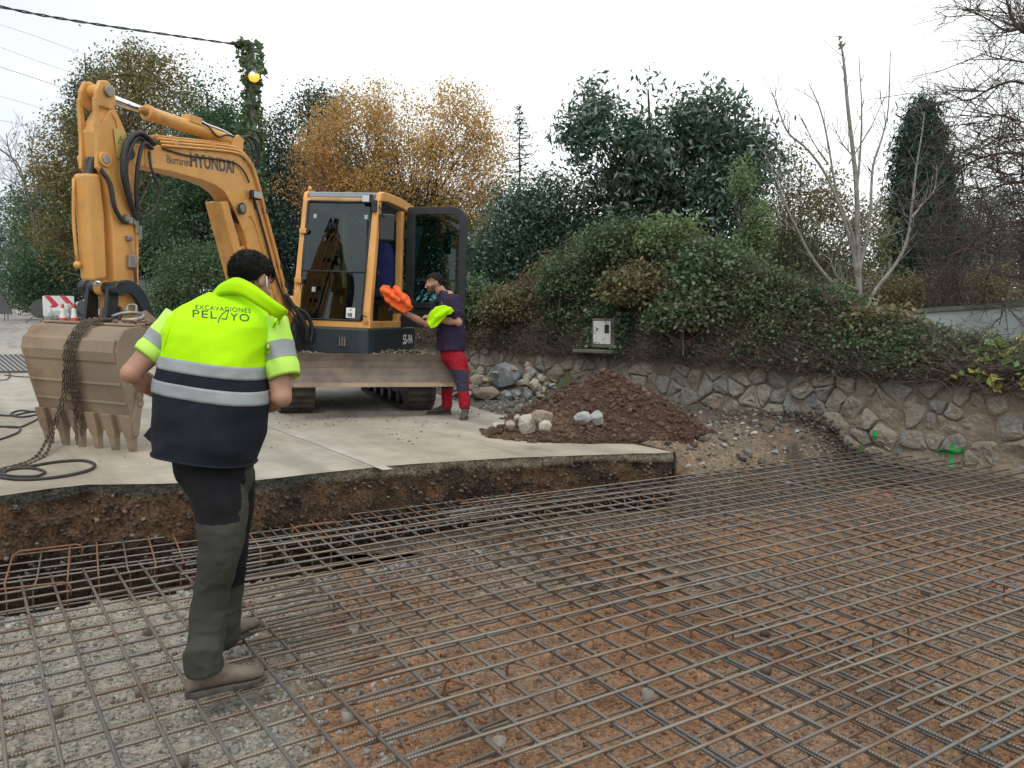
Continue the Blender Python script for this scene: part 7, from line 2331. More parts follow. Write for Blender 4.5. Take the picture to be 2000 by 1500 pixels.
vest_text('EXCAVACIONES', 382, 603, 490, 611, 8.5, 1.08)
vest_text('PEL', 376, 619, 424, 622, 14.5, 1.1)
vest_text('YO', 449, 625, 487, 628, 14.5, 1.1)
b = MB()
def stroke(pts, w_):
    P_ = []
    for i, (x, y) in enumerate(pts):
        x2, y2 = pts[min(i + 1, len(pts) - 1)]; x1, y1 = pts[max(i - 1, 0)]
        dx, dy = x2 - x1, y2 - y1; l_ = math.hypot(dx, dy)
        for sg in (-1, 1): P_.append(on_vest(x - dy / l_ * w_ * sg, y + dx / l_ * w_ * sg) or Vector((0, 0, -5)))
    b.add(P_, [(2 * i, 2 * i + 1, 2 * i + 3, 2 * i + 2) for i in range(len(pts) - 1)])
stroke([(426, 630), (428, 622), (433, 614), (440, 608), (447, 604)], .9); stroke([(447, 604), (444, 614), (442, 623)], .9); stroke([(432, 622), (438, 622.5), (443, 623)], .9)
b.build('lettering', M_print, vest)
# dangling vest corner with its zip at the left front
b = MB(); b.rings([[at(307, 800, 3.22), at(306, 802, 3.20), at(305, 870, 3.22), at(306, 868, 3.25)], [at(300, 825, 3.26), at(299, 827, 3.24), at(292, 862, 3.25), at(293, 860, 3.28)], [at(294, 835, 3.30), at(293, 837, 3.28), at(280, 851, 3.28), at(281, 849, 3.31)]])
b.build('vest_corner', M_navy, vest, smooth=True)
# trousers
b = MB()
b.ball(at(416, 905, 3.18), (.172, .135, .14), 24, 14, Matrix((wR, wF, Vector((0, 0, 1)))).transposed())
b.ball(at(425, 930, 3.16), (.150, .125, .13), 24, 14, Matrix((wR, wF, Vector((0, 0, 1)))).transposed())
NL = [(420, 930, 3.14, .118), (434, 1000, 3.07, .103), (432, 1055, 3.03, .089), (424, 1100, 3.02, .078), (416, 1143, 3.02, .069), (407, 1185, 3.02, .070), (405, 1235, 3.00, .068), (403, 1258, 2.99, .070)]
FL = [(446, 930, 3.25, .11), (452, 1010, 3.29, .092), (449, 1080, 3.31, .080), (443, 1140, 3.33, .072), (440, 1190, 3.34, .068), (438, 1240, 3.35, .068)]
for S_ in (NL, FL): limb(b, [at(*q[:3]) for q in S_], [q[3] for q in S_], 20)
hd = gp(361, 1364, -.372); ank = Vector((hd.x + .008 + .86 * .070, hd.y + .012 + .51 * .070, -.262))
b.tube([at(404, 1240, 2.995), at(403, 1262, 2.985), ank + Vector((-.012, -.004, .045)), ank + Vector((-.006, 0, -.022))], [.066, .069, .074, .071], 24)
zcut = at(430, 1018, 3.03).z
def pickt(c, n):
    navy = (c[:, 2] > zcut)
    pocket = (n[:, 0] > .88) & (c[:, 2] > zcut - .02) & (c[:, 1] < 3.2)
    farback = (c[:, 1] > 3.215) & (c[:, 2] > at(460, 1140, 3.33).z) & (c[:, 2] < zcut)
    return np.where((navy & ~pocket) | farback, 1, 0)
folds = ridges(6, .0075, 12, (1.3, 1.3, 1.6))
tr = remesh('trousers', b, [M_olive, M_black], wk, .0055, 8, pickt, lambda co: folds(co) * np.clip(1.3 - np.abs(co[:, 2] + .1) * .9, .35, 1.3))
hd = gp(361, 1364, -.372)
boot('boot', (hd.x + .008, hd.y + .012, -.374), (.86, .51), wk, M_boot, .10, L_=.28)
hd2 = at(437, 1284, 3.34)
boot('boot', (hd2.x - .03, 3.31, -.376), (.35, .94), wk, M_boot, .15)

# ------------------------------------------------------------------ the man at the cab door
G0 = at(890, 815, 9.35)
mn = thing('person', 'bearded person in purple t-shirt and red trousers reaching into the excavator cab', 'person', (G0.x, 9.35, -.06))
mF = Vector((-.93, -.36, 0)).normalized(); mR = Vector((mF.y, -mF.x, 0))         # facing the cab; his left side is nearer the camera
b = MB()
nS, nE, nW = at(889, 588, 9.14), at(896, 630, 9.06), at(846, 622, 9.12)
fS, fE, fW = at(866, 586, 9.50), at(834, 634, 9.38), at(787, 609, 9.32)
limb(b, [nS, nS.lerp(nE, .5), nE, nE.lerp(nW, .35), nW], [.060, .055, .046, .047, .031])
limb(b, [fS, fS.lerp(fE, .5), fE, fE.lerp(fW, .35), fW], [.060, .052, .044, .045, .030])
hand(b, nW, at(826, 616, 9.13) - nW, (0, -.5, 1), 1.0, .55, 1)
hand(b, fW, at(766, 598, 9.30) - fW, (0, -.4, 1), 1.0, .5, -1)
RM = Matrix((mR, mF, Vector((0, 0, 1)))).transposed()
tp = [at(884, 690, 9.32), at(882, 650, 9.31), at(877, 615, 9.31), at(874, 588, 9.31)]
for p, rx, ry in zip(tp, (.15, .14, .16, .17), (.11, .11, .12, .10)): b.ball(p, (rx, ry, .13), 18, 12, RM)
b.tube([tp[3], at(865, 574, 9.31), at(856, 562, 9.30)], [.055, .060, .060], 14)
for q in ((nS, .055), (fS, .055)): limb(b, [q[0].lerp(tp[3], .55), q[0]], [.05, q[1] * .8])
ll = [at(874, 700, 9.45), at(874, 750, 9.45), at(873, 798, 9.46)]; rl = [at(894, 700, 9.20), at(903, 748, 9.14), at(907, 806, 9.12)]
limb(b, ll, [.06, .038, .028]); limb(b, rl, [.06, .038, .028])
b.tube([tp[0], ll[0]], [.1, .085], 12); b.tube([tp[0], rl[0]], [.1, .085], 12)
MH = Frame(at(848, 553, 9.30), math.atan2(-(-.965), -.26), math.radians(12), 0, 1.0)
head_shape(b, MH)
remesh('body', b, M_skin, mn, .0075, 3)
hs2_ = hair_shell(MH, 'hair', mn, .055, -.05, .006, 9, mat('hair_short', (.012, .010, .009), (.028, .023, .020), scale=60, spec=.2, rough=.7, bump=.8, bscale=150, bdist=.003))
hair_strands(MH, hs2_, 5000, .009, .055, -.05, 4, bpy.data.materials['hair_short'])
for sx in (-1, 1):
    MB().ball(MH(sx * .033, .085, .004), .0115, 10, 8).build('eye', M_eye, mn, smooth=True)
    MB().ball(MH(sx * .033, .0955, .004), .0045, 8, 6).build('pupil', M_black, mn, smooth=True)
    MB().tube([MH(sx * .018, .100, .020), MH(sx * .034, .097, .025), MH(sx * .052, .084, .020)], [.003, .005, .003], 6).build('eyebrow', M_hair, mn, smooth=True)
# beard: jaw shell
b = MB()
for x, y, z, rx, ry, r_z in ((0, .042, -.068, .055, .050, .044), (0, .074, -.090, .029, .028, .026), (-.05, .028, -.040, .020, .030, .036), (.05, .028, -.040, .020, .030, .036), (0, .091, -.045, .028, .012, .007)):
    b.ball(MH(x, y, z), (rx, ry, r_z), 16, 11, MH.R)
remesh('beard', b, M_beard, mn, .006, 2, disp=ridges(60, .003, 4))
# t-shirt
b = MB()
TR = [(880, 684, 9.32, .195, .165), (881, 665, 9.32, .20, .165), (880, 640, 9.31, .19, .16), (877, 615, 9.31, .20, .155), (876, 594, 9.31, .20, .135), (873, 581, 9.31, .165, .11), (870, 573, 9.31, .11, .09), (866, 567, 9.31, .075, .075)]
b.rings([oval(at(*q[:3]), mR, mF, q[3], q[4], 36, 2.4) for q in TR])
for a, c, r0_, r1_ in ((nS, nS.lerp(nE, .62), .082, .074), (fS, fS.lerp(fE, .6), .08, .07)): limb(b, [a.lerp(tp[3], .3), a, c], [.09, r0_, r1_], 18)
f1 = ridges(8, .014, 22, (1, 1, 1.6))
shirt = remesh('t_shirt', b, M_purple, mn, .010, 4, disp=f1)
sh_bvh = BVHTree.FromPolygons([v.co + Vector(ORG[mn]) for v in shirt.data.vertices], [tuple(p.vertices) for p in shirt.data.polygons])
P_ = []
for x, y in ((847, 591), (856, 588), (863, 587), (864, 592), (862, 596), (850, 597), (846, 595)):
    d = ray(x, y).normalized(); h = sh_bvh.ray_cast(Vector((0, 0, CAM_H)), d)
    P_.append((h[0] if h[0] else at(x, y, 9.15)) - d * .004)
b = MB(); b.add(P_, [tuple(range(len(P_)))]); b.build('shirt_print', mat('green_print', (.02, .30, .16), rough=.7), shirt)
# trousers
b = MB()
b.ball(at(884, 692, 9.32), (.175, .150, .16), 22, 14, RM)
LL = [(873, 705, 9.44, .115), (874, 745, 9.45, .084), (873, 772, 9.46, .064), (873, 793, 9.46, .066)]
RL_ = [(894, 705, 9.20, .118), (902, 740, 9.15, .088), (905, 765, 9.13, .070), (908, 792, 9.12, .068)]
for S_ in (LL, RL_): limb(b, [at(*q[:3]) for q in S_], [q[3] for q in S_], 20)
z0_, z1_ = at(900, 764, 9.1).z, at(900, 722, 9.1).z
f2 = ridges(9, .010, 23, (1, 1, 2))
remesh('trousers', b, [M_red, mat('knee_navy', (.022, .026, .045), (.03, .034, .055), scale=9, rough=.9)], mn, .009, 4,
       lambda c, n: np.where((c[:, 2] > z0_) & (c[:, 2] < z1_) & (n @ np.array(tuple(mF + Vector((.25, -.6, 0)))) > -.1), 1, 0), f2)
boot('boot', (at(880, 810, 9.47).x, 9.47, float(rz(-.75, 9.47)) - .0), (-.97, -.22), mn, M_boot2, .16)
boot('boot', (at(909, 812, 9.12).x, 9.17, float(rz(-.55, 9.12)) - .0), (-.05, -1), mn, M_boot2, .16)
# glove on the far hand
b = MB(); hand(b, fW + (at(766, 598, 9.30) - fW) * .0, at(762, 596, 9.29) - fW, (0, -.4, 1), 1.22, .55, -1)
b.ball(at(778, 603, 9.30), (.055, .045, .045), 14, 10)
remesh('glove', b, M_glove, mn, .007, 2, disp=ridges(22, .006, 31))

# garments in his hands: folded cloth, slabs with rounded edges and long creases
def garment(name, outline, y0, y1, m, label, seed, extra=()):
    b = MB()
    b.prism(outline, lambda p: at(p[0], p[1], y0), lambda p: at(p[0], p[1], y1))
    for pts, r_ in extra: limb(b, [at(*p) for p in pts], [r_] * len(pts), 12)
    cx = sum(p[0] for p in outline) / len(outline); cy = sum(p[1] for p in outline) / len(outline)
    def dsp(c):
        d = c[:, 0] * .75 + c[:, 2] * .65; e = c[:, 0] * .65 - c[:, 2] * .75
        w_ = vnoise(d * 5, e * 3, c[:, 1] * 4, seed) * .6
        fold = 1 - np.abs(((e * 11 + w_ * 1.6) % 1) * 2 - 1)
        return .011 * (fold ** .6 - .6) + .008 * vnoise(d * 13, e * 20, c[:, 1] * 14, seed + 1)
    o = remesh(name, b, m, None, .0065, 3, disp=dsp, org=at(cx, cy, (y0 + y1) / 2))
    return tag(o, label, name)


garment('jacket', [(742, 563), (748, 556), (758, 558), (768, 567), (770, 559), (777, 558), (785, 570), (798, 579), (807, 600), (803, 606), (788, 612), (774, 604), (763, 596), (751, 585)], 9.16, 9.27, M_orange,
        'crumpled bright orange work jacket held out by the gloved hand', 41, [([(746, 565, 9.17), (760, 573, 9.14), (778, 586, 9.13)], .03), ([(772, 562, 9.18), (783, 577, 9.13), (800, 597, 9.13)], .032)])
garment('vest', [(838, 616), (850, 599), (863, 596), (878, 599), (887, 607), (882, 614), (872, 615), (864, 627), (854, 638), (842, 641), (833, 630)], 8.94, 9.05, M_fluo,
        'crumpled fluorescent yellow vest draped over the forearm of the bearded man', 43, [([(842, 634, 8.96), (852, 620, 8.93), (872, 606, 8.94)], .03)])

# =================================================================== SMALL THINGS
# ---- chain over the bucket
M_chain = mat('chain_rust', (0.085, 0.062, 0.048), (0.13, 0.10, 0.08), scale=16, rough=.6, metal=.45, c3=(.16, .09, .05), s3=8, f3=(.5, .75))
def link_mesh(L_=.050, W_=.030, r=.0052):
    b = MB(); pts = []
    for i in range(12):
        a = 2 * PI * i / 12
        x = (W_ / 2 - r) * math.cos(a); y = (W_ / 2 - r) * math.sin(a) + math.copysign((L_ - W_) / 2, math.sin(a) if abs(math.sin(a)) > 1e-6 else 1)
        pts.append(Vector((x, y, 0)))
    R = []
    for i in range(12):
        d = (pts[(i + 1) % 12] - pts[i - 1]).normalized(); s = Vector((0, 0, 1)).cross(d)
        R.append([pts[i] + (s * math.cos(2 * PI * k / 6) + Vector((0, 0, 1)) * math.sin(2 * PI * k / 6)) * r for k in range(6)])
    R.append(R[0])
    b.rings(R, caps=False)
    me = bpy.data.meshes.new('link'); me.from_pydata(b.v, [], b.f); me.materials.append(M_chain)
    me.polygons.foreach_set('use_smooth', [True] * len(me.polygons)); me.update()
    return me


LINK = link_mesh()
cpos = l2w(BM(2.9, .05, 1.1))
chain = thing('chain', 'rusty steel chain hanging in strands over the bucket and trailing along the ground', 'chain', cpos)
nlk = 0


def strand(pts, pitch=.040, jit=.25, seed=0):
    global nlk
    r = random.Random(seed)
    P_ = catmull(pts, 14)
    d = [0]
    for i in range(1, len(P_)): d.append(d[-1] + (P_[i] - P_[i - 1]).length)
    n = int(d[-1] / pitch); k = 0
    for i in range(n):
        s = i * pitch
        while k < len(d) - 2 and d[k + 1] < s: k += 1
        t = (s - d[k]) / max(1e-6, d[k + 1] - d[k]); p = P_[k].lerp(P_[k + 1], t)
        dr = (P_[k + 1] - P_[k]).normalized()
        R_ = rot_to(dr); R_ = R_ @ Matrix.Rotation(-PI / 2, 3, 'X') @ Matrix.Rotation((i % 2) * PI / 2 + PI / 4 + r.uniform(-jit, jit), 3, 'Y')
        if nlk >= 299: return
        o = bpy.data.objects.new('link', LINK); COL.objects.link(o); o.parent = chain; ORG[o] = ORG[chain]
        o.matrix_local = Matrix.Translation(p - ORG[chain]) @ R_.to_4x4(); nlk += 1


def bl(re, la, z): return l2w(BM(re, la, z))
for k in range(5):
    o = (k - 2) * .026
    zend = (.0, .22, .40, .34, .10)[k]
    strand([bl(2.62, .16 + o * .6, 1.12), bl(2.80, .13 + o, 1.115), bl(2.93, .11 + o, 1.085), bl(3.02, .09 + o, .97), bl(3.06, .07 + o, .85), bl(3.03, .045 + o * .9, .70), bl(2.975, .02 + o * .8, .52), bl(2.93, .0 + o * .6, .36),
            bl(2.90, -.01 + o * .5, max(.02, zend))], seed=k)
for k in range(2):
    o = .018 * (1 if k else -1)
    g0, g1, g2, g3 = gp(112 + 20 * k, 852, .0), gp(72 + 14 * k, 893, .02), gp(20, 912 + 5 * k, .03), gp(-60, 924 + 8 * k, .03)
    strand([bl(3.02, -.02 + o, .68), bl(2.96, -.10 + o, .50), bl(2.94, -.20 + o, .30), bl(2.95, -.26 + o, .16)] + [Vector((p.x, p.y, float(rz(p.x, p.y)) + .012)) for p in (g1, g2, g3)], seed=20 + k)
# heap of links where it crosses the top, and the hook
hk = bl(2.66, .30, 1.16)
b = MB().tube(catmull([bl(2.70, .14, 1.14), bl(2.66, .22, 1.17), bl(2.62, .32, 1.18), bl(2.64, .42, 1.16), bl(2.70, .43, 1.13), bl(2.74, .36, 1.12), bl(2.74, .30, 1.12)], 6), .016, 8)
b.tube(catmull([bl(2.62, .32, 1.18), bl(2.58, .28, 1.24), bl(2.60, .22, 1.24), bl(2.64, .24, 1.19)], 6), .011, 8)
tag(b.build('lifting_hook', mat('hook_steel', (.35, .35, .34), (.22, .21, .2), scale=14, rough=.45, metal=.6), None, smooth=True, org=hk), 'grey steel lifting hook lying with the chain on top of the bucket', 'hook')
b = MB().tube(catmull([bl(2.72, .04, 1.12), bl(2.66, .02, 1.20), bl(2.60, .06, 1.23), bl(2.58, .12, 1.19), bl(2.62, .13, 1.12)], 6), .018, 8)
tag(b.build('shackle', M_chain, None, smooth=True, org=bl(2.62, .07, 1.16)), 'rusty shackle at the chain end beside the excavator linkage', 'shackle')

# ---- black cable loops on the slab
M_cab = mat('cable_black', (.02, .02, .021), (.035, .034, .033), scale=20, rough=.6)
def cable(pts, r, label):
    P_ = [gp(x, y, 0.0) for x, y in pts]
    P_ = [Vector((p.x, p.y, float(rz(p.x, p.y)) + r + .003)) for p in P_]
    tag(MB().tube(catmull(P_, 7), r, 7).build('cable', M_cab, None, smooth=True, org=P_[0]), label, 'cable')
cable([(-40, 935), (20, 925), (60, 918), (110, 909), (160, 905), (184, 911), (178, 921), (140, 932), (90, 940), (40, 943), (0, 940), (-40, 936)], .011, 'black cable loop on the slab nearest the cut edge')
cable([(-30, 920), (10, 927), (0, 934), (30, 937), (70, 936), (88, 928), (70, 922), (40, 922), (10, 928), (5, 935), (-30, 930)], .010, 'small black cable coil inside the big cable loop')
cable([(-20, 822), (20, 825), (50, 819), (74, 816), (70, 822), (40, 827), (22, 822), (40, 815), (76, 817), (95, 818)], .010, 'black cable coil left of the bucket teeth')
cable([(-20, 874), (10, 866), (36, 855), (38, 846), (10, 845), (-20, 848), (0, 845), (36, 846), (62, 836), (80, 826)], .009, 'thin black cable running to the bucket teeth')
cable([(-20, 762), (12, 763), (20, 755), (2, 745), (-10, 740)], .008, 'thin cable end at the left edge beyond the bucket')
cable([(10, 757), (40, 759), (70, 760)], .008, 'straight thin cable reaching behind the bucket')

# ---- drain grate across the road
def rpt(px, py):
    r = ray(px, py)
    for i in range(4000):
        t = 4 + i * .02; p = r * t + Vector((0, 0, CAM_H))
        if p.z <= float(rz(p.x, p.y)): return p
    return p
g00, g01, g10, g11 = rpt(-90, 729), rpt(-90, 696), rpt(120, 727), rpt(120, 694)
gt = thing('drain_grate', 'dark slotted drain grate across the road at the left edge', 'drain grate', g00)
M_grate = mat('grate_iron', (.10, .10, .10), (.06, .055, .05), scale=10, rough=.6, metal=.4)
up = Vector((0, 0, .012))
b = MB(); b.add([g00 + up, g10 + up, g11 + up, g01 + up], [(0, 1, 2, 3)]); b.build('channel_shade', mat('grate_shadow', (.035, .034, .033), rough=.9), gt)  # flat dark sheet, the shade between the bars put into its colour
for k in range(22):
    t = k / 21
    p = g01.lerp(g11, max(0, t - .13)); q = g00.lerp(g10, min(1, t + .06))
    MB().bar(p + up * 2, q + up * 2, .045, .02).build('bar', mat('grate_bar', (.28, .27, .26), (.2, .19, .18), scale=9, rough=.6, metal=.3) if k == 0 else bpy.data.materials['grate_bar'], gt)
for p, q in ((g00, g10), (g01, g11)): MB().bar(p + up, q + up, .06, .03).build('rim', M_grate, gt)

# ---- cones and signs
M_cr = mat('cone_red', (.62, .045, .03), (.52, .04, .03), scale=7, rough=.5)
M_cw = mat('cone_white', (.72, .72, .72), (.6, .6, .6), scale=7, rough=.4)
def cone(px, py, y, label):
    p = at(px, py, y); zb = float(rz(p.x, p.y)); c = Vector((p.x, y, zb))
    t = thing('traffic_cone', label, 'traffic cone', c)
    def sec(z0, z1): return (.145 - .115 * z0 / .75, .145 - .115 * z1 / .75)
    MB().box(c + Vector((0, 0, .02)), (.40, .40, .04)).build('base', M_cr, t, bevel=.01)
    for nm, z0, z1, m in (('lower_body', .04, .32, M_cr), ('reflective_sleeve', .32, .62, M_cw), ('tip', .62, .75, M_cr)):
        r0, r1 = sec(z0, z1)
        MB().cyl(c + Vector((0, 0, z0)), c + Vector((0, 0, z1)), r0, r1, 18).build(nm, m, t, smooth=False)
cone(124, 636, 24.2, 'red and white traffic cone behind the bucket, below the chevron sign')
cone(145.5, 636, 24.2, 'red and white traffic cone behind the bucket, next to the parked car')
# chevron board
def board_axes(px, y, yaw_):
    p = at(px, 630, y); zb = float(rz(p.x, p.y))
    return Vector((p.x, y, zb)), Vector((math.cos(yaw_), math.sin(yaw_), 0)), Vector((math.sin(yaw_), -math.cos(yaw_), 0))
c, ax_, an = board_axes(116, 26.5, math.radians(24))
t = thing('chevron_sign', 'white board sign with two red chevrons pointing right at the roadside', 'road sign', c)
zc = at(116, 595, 26.5).z - c.z
M_srd = mat('sign_red', (.55, .03, .05), rough=.4); M_swt = mat('sign_white', (.68, .67, .65), rough=.4)
def sp_(x, z, o=0): return c + ax_ * x + an * o + Vector((0, 0, z))
b = MB(); b.prism(rrect(-.47, zc - .30, .47, zc + .30, (.04,) * 4, 4), lambda p: sp_(p[0], p[1], 0), lambda p: sp_(p[0], p[1], -.03)); brd = b.build('board', M_swt, t)
for x0 in (-.36, .10):
    b = MB(); b.add([sp_(x0 - .05, zc + .29, .006), sp_(x0 + .13, zc + .29, .006), sp_(x0 + .36, zc, .006), sp_(x0 + .13, zc - .29, .006), sp_(x0 - .05, zc - .29, .006), sp_(x0 + .17, zc, .006)], [(0, 1, 2, 5), (5, 2, 3, 4)])
    b.build('chevron', M_srd, brd)
for x in (-.3, .3):
    MB().tube([sp_(x, zc - .3, -.03), sp_(x, .0, -.25)], .015, 6).build('leg', M_pin, t); MB().tube([sp_(x, zc - .3, -.03), sp_(x, .0, .22)], .015, 6).build('leg', M_pin, t)
# backs of two portable signs
M_sback = mat('sign_back', (.045, .045, .048), (.07, .07, .07), scale=6, rough=.6)
c2, ax2, an2 = board_axes(82, 27.5, math.radians(20))
t = thing('round_sign', 'back of a round portable road sign left of the chevron board', 'road sign', c2)
zc2 = at(82, 603, 27.5).z - c2.z
b = MB(); b.prism([(.34 * math.cos(2 * PI * i / 28), .34 * math.sin(2 * PI * i / 28)) for i in range(28)], lambda p: c2 + ax2 * p[0] + Vector((0, .10 * p[1], zc2 + p[1])), lambda p: c2 + ax2 * p[0] + an2 * .03 + Vector((0, .10 * p[1], zc2 + p[1]))); b.build('disc', M_sback, t)
for sx in (-.22, .12): MB().tube([c2 + ax2 * sx + Vector((0, 0, zc2 - .25)), c2 + ax2 * (sx * 1.3 - .12) + Vector((0, -.2, 0))], .014, 6).build('leg', M_sback, t)
c3, ax3, an3 = board_axes(0, 26, math.radians(10))
t = thing('triangular_sign', 'dark back of a triangular portable road sign at the far left edge', 'road sign', c3)
z3 = at(0, 610, 26).z - c3.z
tri = [(-.62, -.06), (.40, -.06), (.40, .02), (-.05, .80), (-.16, .80), (-.62, .02)]
b = MB(); b.prism(tri, lambda p: c3 + ax3 * p[0] + Vector((0, .12 * p[1], z3 + p[1])), lambda p: c3 + ax3 * p[0] + an3 * .03 + Vector((0, .12 * p[1], z3 + p[1]))); b.build('panel', M_sback, t)
for sx in (-.3, .16, .26): MB().tube([c3 + ax3 * sx + Vector((0, 0, z3)), c3 + ax3 * (sx + .06) + Vector((0, -.12, z3 - .28))], .014, 6).build('leg', M_sback, t)
# white bags or crumpled sheet by the sign
b = MB()
cb_ = at(112, 625, 26); cb_.z = float(rz(cb_.x, cb_.y))
for k in range(7): b.ball(cb_ + Vector((rnd.uniform(-.3, .35), rnd.uniform(-.1, .2), .18 + rnd.uniform(0, .35))), (rnd.uniform(.12, .22), .14, rnd.uniform(.12, .2)), 10, 8)
tag(remesh('sack', b, mat('white_sack', (.55, .56, .55), (.42, .43, .43), scale=5, rough=.7), None, .025, 1, disp=ridges(5, .05, 3), org=cb_), 'crumpled white sack under the chevron board', 'sack')

# ---- parked car, seen from its front left
M_car = mat('car_dark_green', (.008, .014, .014), (.010, .017, .017), scale=2, rough=.18, coat=.6)
M_cglass = mat('car_glass', (.03, .04, .045), rough=.06, spec=.8)
M_plast = mat('car_plastic', (.018, .018, .019), rough=.6)
pc = at(268, 640, 26.2); zc_ = float(rz(pc.x, pc.y))
ca = math.radians(196)          # heading
cx_, cy_ = Vector((math.cos(ca), math.sin(ca), 0)), Vector((-math.sin(ca), math.cos(ca), 0))
car = thing('parked_car', 'dark green car parked behind the bucket at the hedge', 'car', Vector((pc.x, 26.2, zc_)))
def CP_(x, y, z): return Vector((pc.x, 26.2, zc_)) + cx_ * x * .80 + cy_ * y + Vector((0, 0, z))
prof = [(2.0, .28), (2.06, .45), (2.02, .68), (1.85, .80), (1.05, .95), (.88, .98), (-1.7, 1.0), (-1.98, .95), (-2.05, .6), (-2.0, .28)]
R = []
for y, k in ((-.86, .93), (-.80, 1.0), (.80, 1.0), (.86, .93)):
    R.append([CP_(p[0] * (k if abs(y) > .82 else 1), y, .28 + (p[1] - .28) * (k if abs(y) > .82 else 1)) for p in prof])
body = MB().rings(R).build('body', M_car, car, bevel=.04)
gp_ = [(1.0, .96), (.25, 1.44), (-.2, 1.50), (-1.2, 1.47), (-1.85, 1.0)]
R = []
for y, k in ((-.78, 0), (-.62, 1), (.62, 1), (.78, 0)):
    R.append([CP_(p[0], y if p[1] < 1.1 else y * .92, .96 + (p[1] - .96) * (1 if k else .02)) for p in gp_])
MB().rings(R).build('cabin_glass', M_cglass, car)
MB().prism([(.28, 1.43), (-.2, 1.515), (-1.25, 1.485), (-1.22, 1.455), (-.2, 1.48), (.25, 1.41)], lambda p: CP_(p[0], -.60, p[1]), lambda p: CP_(p[0], .60, p[1])).build('roof', M_car, car, bevel=.01)
for sx in (-1, 1):
    for (a, b2) in (((1.02, .96), (.26, 1.44)), ((-.15, .99), (-.2, 1.48)), ((-1.82, 1.0), (-1.22, 1.46))):
        MB().bar(CP_(a[0], sx * .75, a[1]), CP_(b2[0], sx * .60, b2[1]), .06, .05).build('pillar', M_car, car)
    for x in (1.28, -1.28):
        wh = MB().cyl(CP_(x, sx * .70, .31), CP_(x, sx * .88, .31), .31, n=24).build('tyre', M_rub, car, bevel=.03)
        MB().cyl(CP_(x, sx * .86, .31), CP_(x, sx * .895, .31), .20, n=20).build('rim', mat('rim_grey', (.35, .36, .37), rough=.35, metal=.6) if 'rim_grey' not in bpy.data.materials else bpy.data.materials['rim_grey'], wh)
    MB().ball(CP_(1.93, sx * .62, .66), (.16, .16, .09), 12, 8).build('headlight', mat('headlight', (.5, .52, .52), rough=.1, metal=.3) if 'headlight' not in bpy.data.materials else bpy.data.materials['headlight'], car, smooth=True)
    MB().box(CP_(-2.0, sx * .66, .82), (.16, .2, .22), Matrix((cx_, cy_, Vector((0, 0, 1)))).transposed()).build('tail_light', mat('tail_light', (.25, .01, .01), rough=.2) if 'tail_light' not in bpy.data.materials else bpy.data.materials['tail_light'], car)
    MB().box(CP_(.75, sx * .95, 1.02), (.12, .16, .12), Matrix((cx_, cy_, Vector((0, 0, 1)))).transposed()).build('mirror', M_car, car, bevel=.03)
    MB().bar(CP_(1.0, sx * .868, .62), CP_(-1.0, sx * .868, .62), .02, .05).build('side_trim', bpy.data.materials['rim_grey'], car)
MB().box(CP_(2.04, 0, .52), (.06, 1.0, .16), Matrix((cx_, cy_, Vector((0, 0, 1)))).transposed()).build('grille', M_plast, car)

# ---- utility pole with ivy, lamp and wires
YP = 19.0
pb = at(500, 630, YP); ptop = at(488, 84, YP)
zf = gz(pb.x, YP)
pole = thing('utility_pole', 'ivy clad utility pole with a lit lamp behind the boom', 'utility pole', (pb.x, YP, zf))
MB().tube([Vector((pb.x, YP, zf - .3)), Vector(ptop)], [.15, .105], 14).build('post', mat('pole_concrete', (.22, .20, .18), (.15, .135, .12), scale=6, rough=.9, bump=.3), pole, smooth=True)
P = []
for k in range(3200):
    t = rnd.random()
    if t < .42 and rnd.random() < .55: continue
    p = Vector((pb.x, YP, zf)).lerp(Vector(ptop), t)
    a = rnd.uniform(0, 2 * PI); r_ = .13 + abs(rnd.gauss(0, .07)) + (.10 * abs(math.sin(t * 19)) if t > .9 or t < .75 else 0)
    P.append((p.x + r_ * math.cos(a) + (.05 if t > .85 else 0), YP + r_ * math.sin(a), p.z + rnd.gauss(0, .05)))
for k in range(160):
    t = rnd.random() ** 1.6
    q = at(485 - 24 * t, 86 + 3 * t + rnd.gauss(0, 3), YP); P.append(tuple(q + Vector((rnd.gauss(0, .03), rnd.gauss(0, .1), 0))))
V, Fq = leaf_cloud(np.array(P), .12, .8, .2, 91)
np_mesh('ivy', V, Fq, LM_ivy, pole)
lc = at(496, 150, YP - .28)
M_lamp = bpy.data.materials.new('lamp_glow'); M_lamp.use_nodes = True
pbs = M_lamp.node_tree.nodes['Principled BSDF']; pbs.inputs['Base Color'].default_value = (.9, .45, .08, 1); pbs.inputs['Roughness'].default_value = .3
pbs.inputs['Emission Color'].default_value = (1.0, .42, .05, 1); pbs.inputs['Emission Strength'].default_value = 1.1
lh = MB().tube([Vector((lc.x - .04, YP - .1, lc.z + .16)), Vector((lc.x, YP - .28, lc.z + .13))], .025, 8).build('lamp_arm', M_gry, pole, smooth=True)
MB().cyl(lc + Vector((0, 0, .06)), lc + Vector((0, 0, .14)), .13, .07, n=16).build('lamp_cap', M_gry, pole)
MB().ball(lc, (.125, .125, .12), 16, 12).build('lamp_globe', M_lamp, pole, smooth=True)
M_bulb = bpy.data.materials.new('bulb_glow'); M_bulb.use_nodes = True
q = M_bulb.node_tree.nodes['Principled BSDF']; q.inputs['Emission Color'].default_value = (1, .8, .35, 1); q.inputs['Emission Strength'].default_value = 3
MB().ball(lc + Vector((0, -.10, .03)), .05, 10, 8).build('bulb', M_bulb, pole, smooth=True)
wp_ = catmull([at(470, 88, YP), at(330, 68, 17.5), at(160, 43, 15.5), at(0, 13, 13.5), at(-300, -60, 11)], 12)
b = MB()
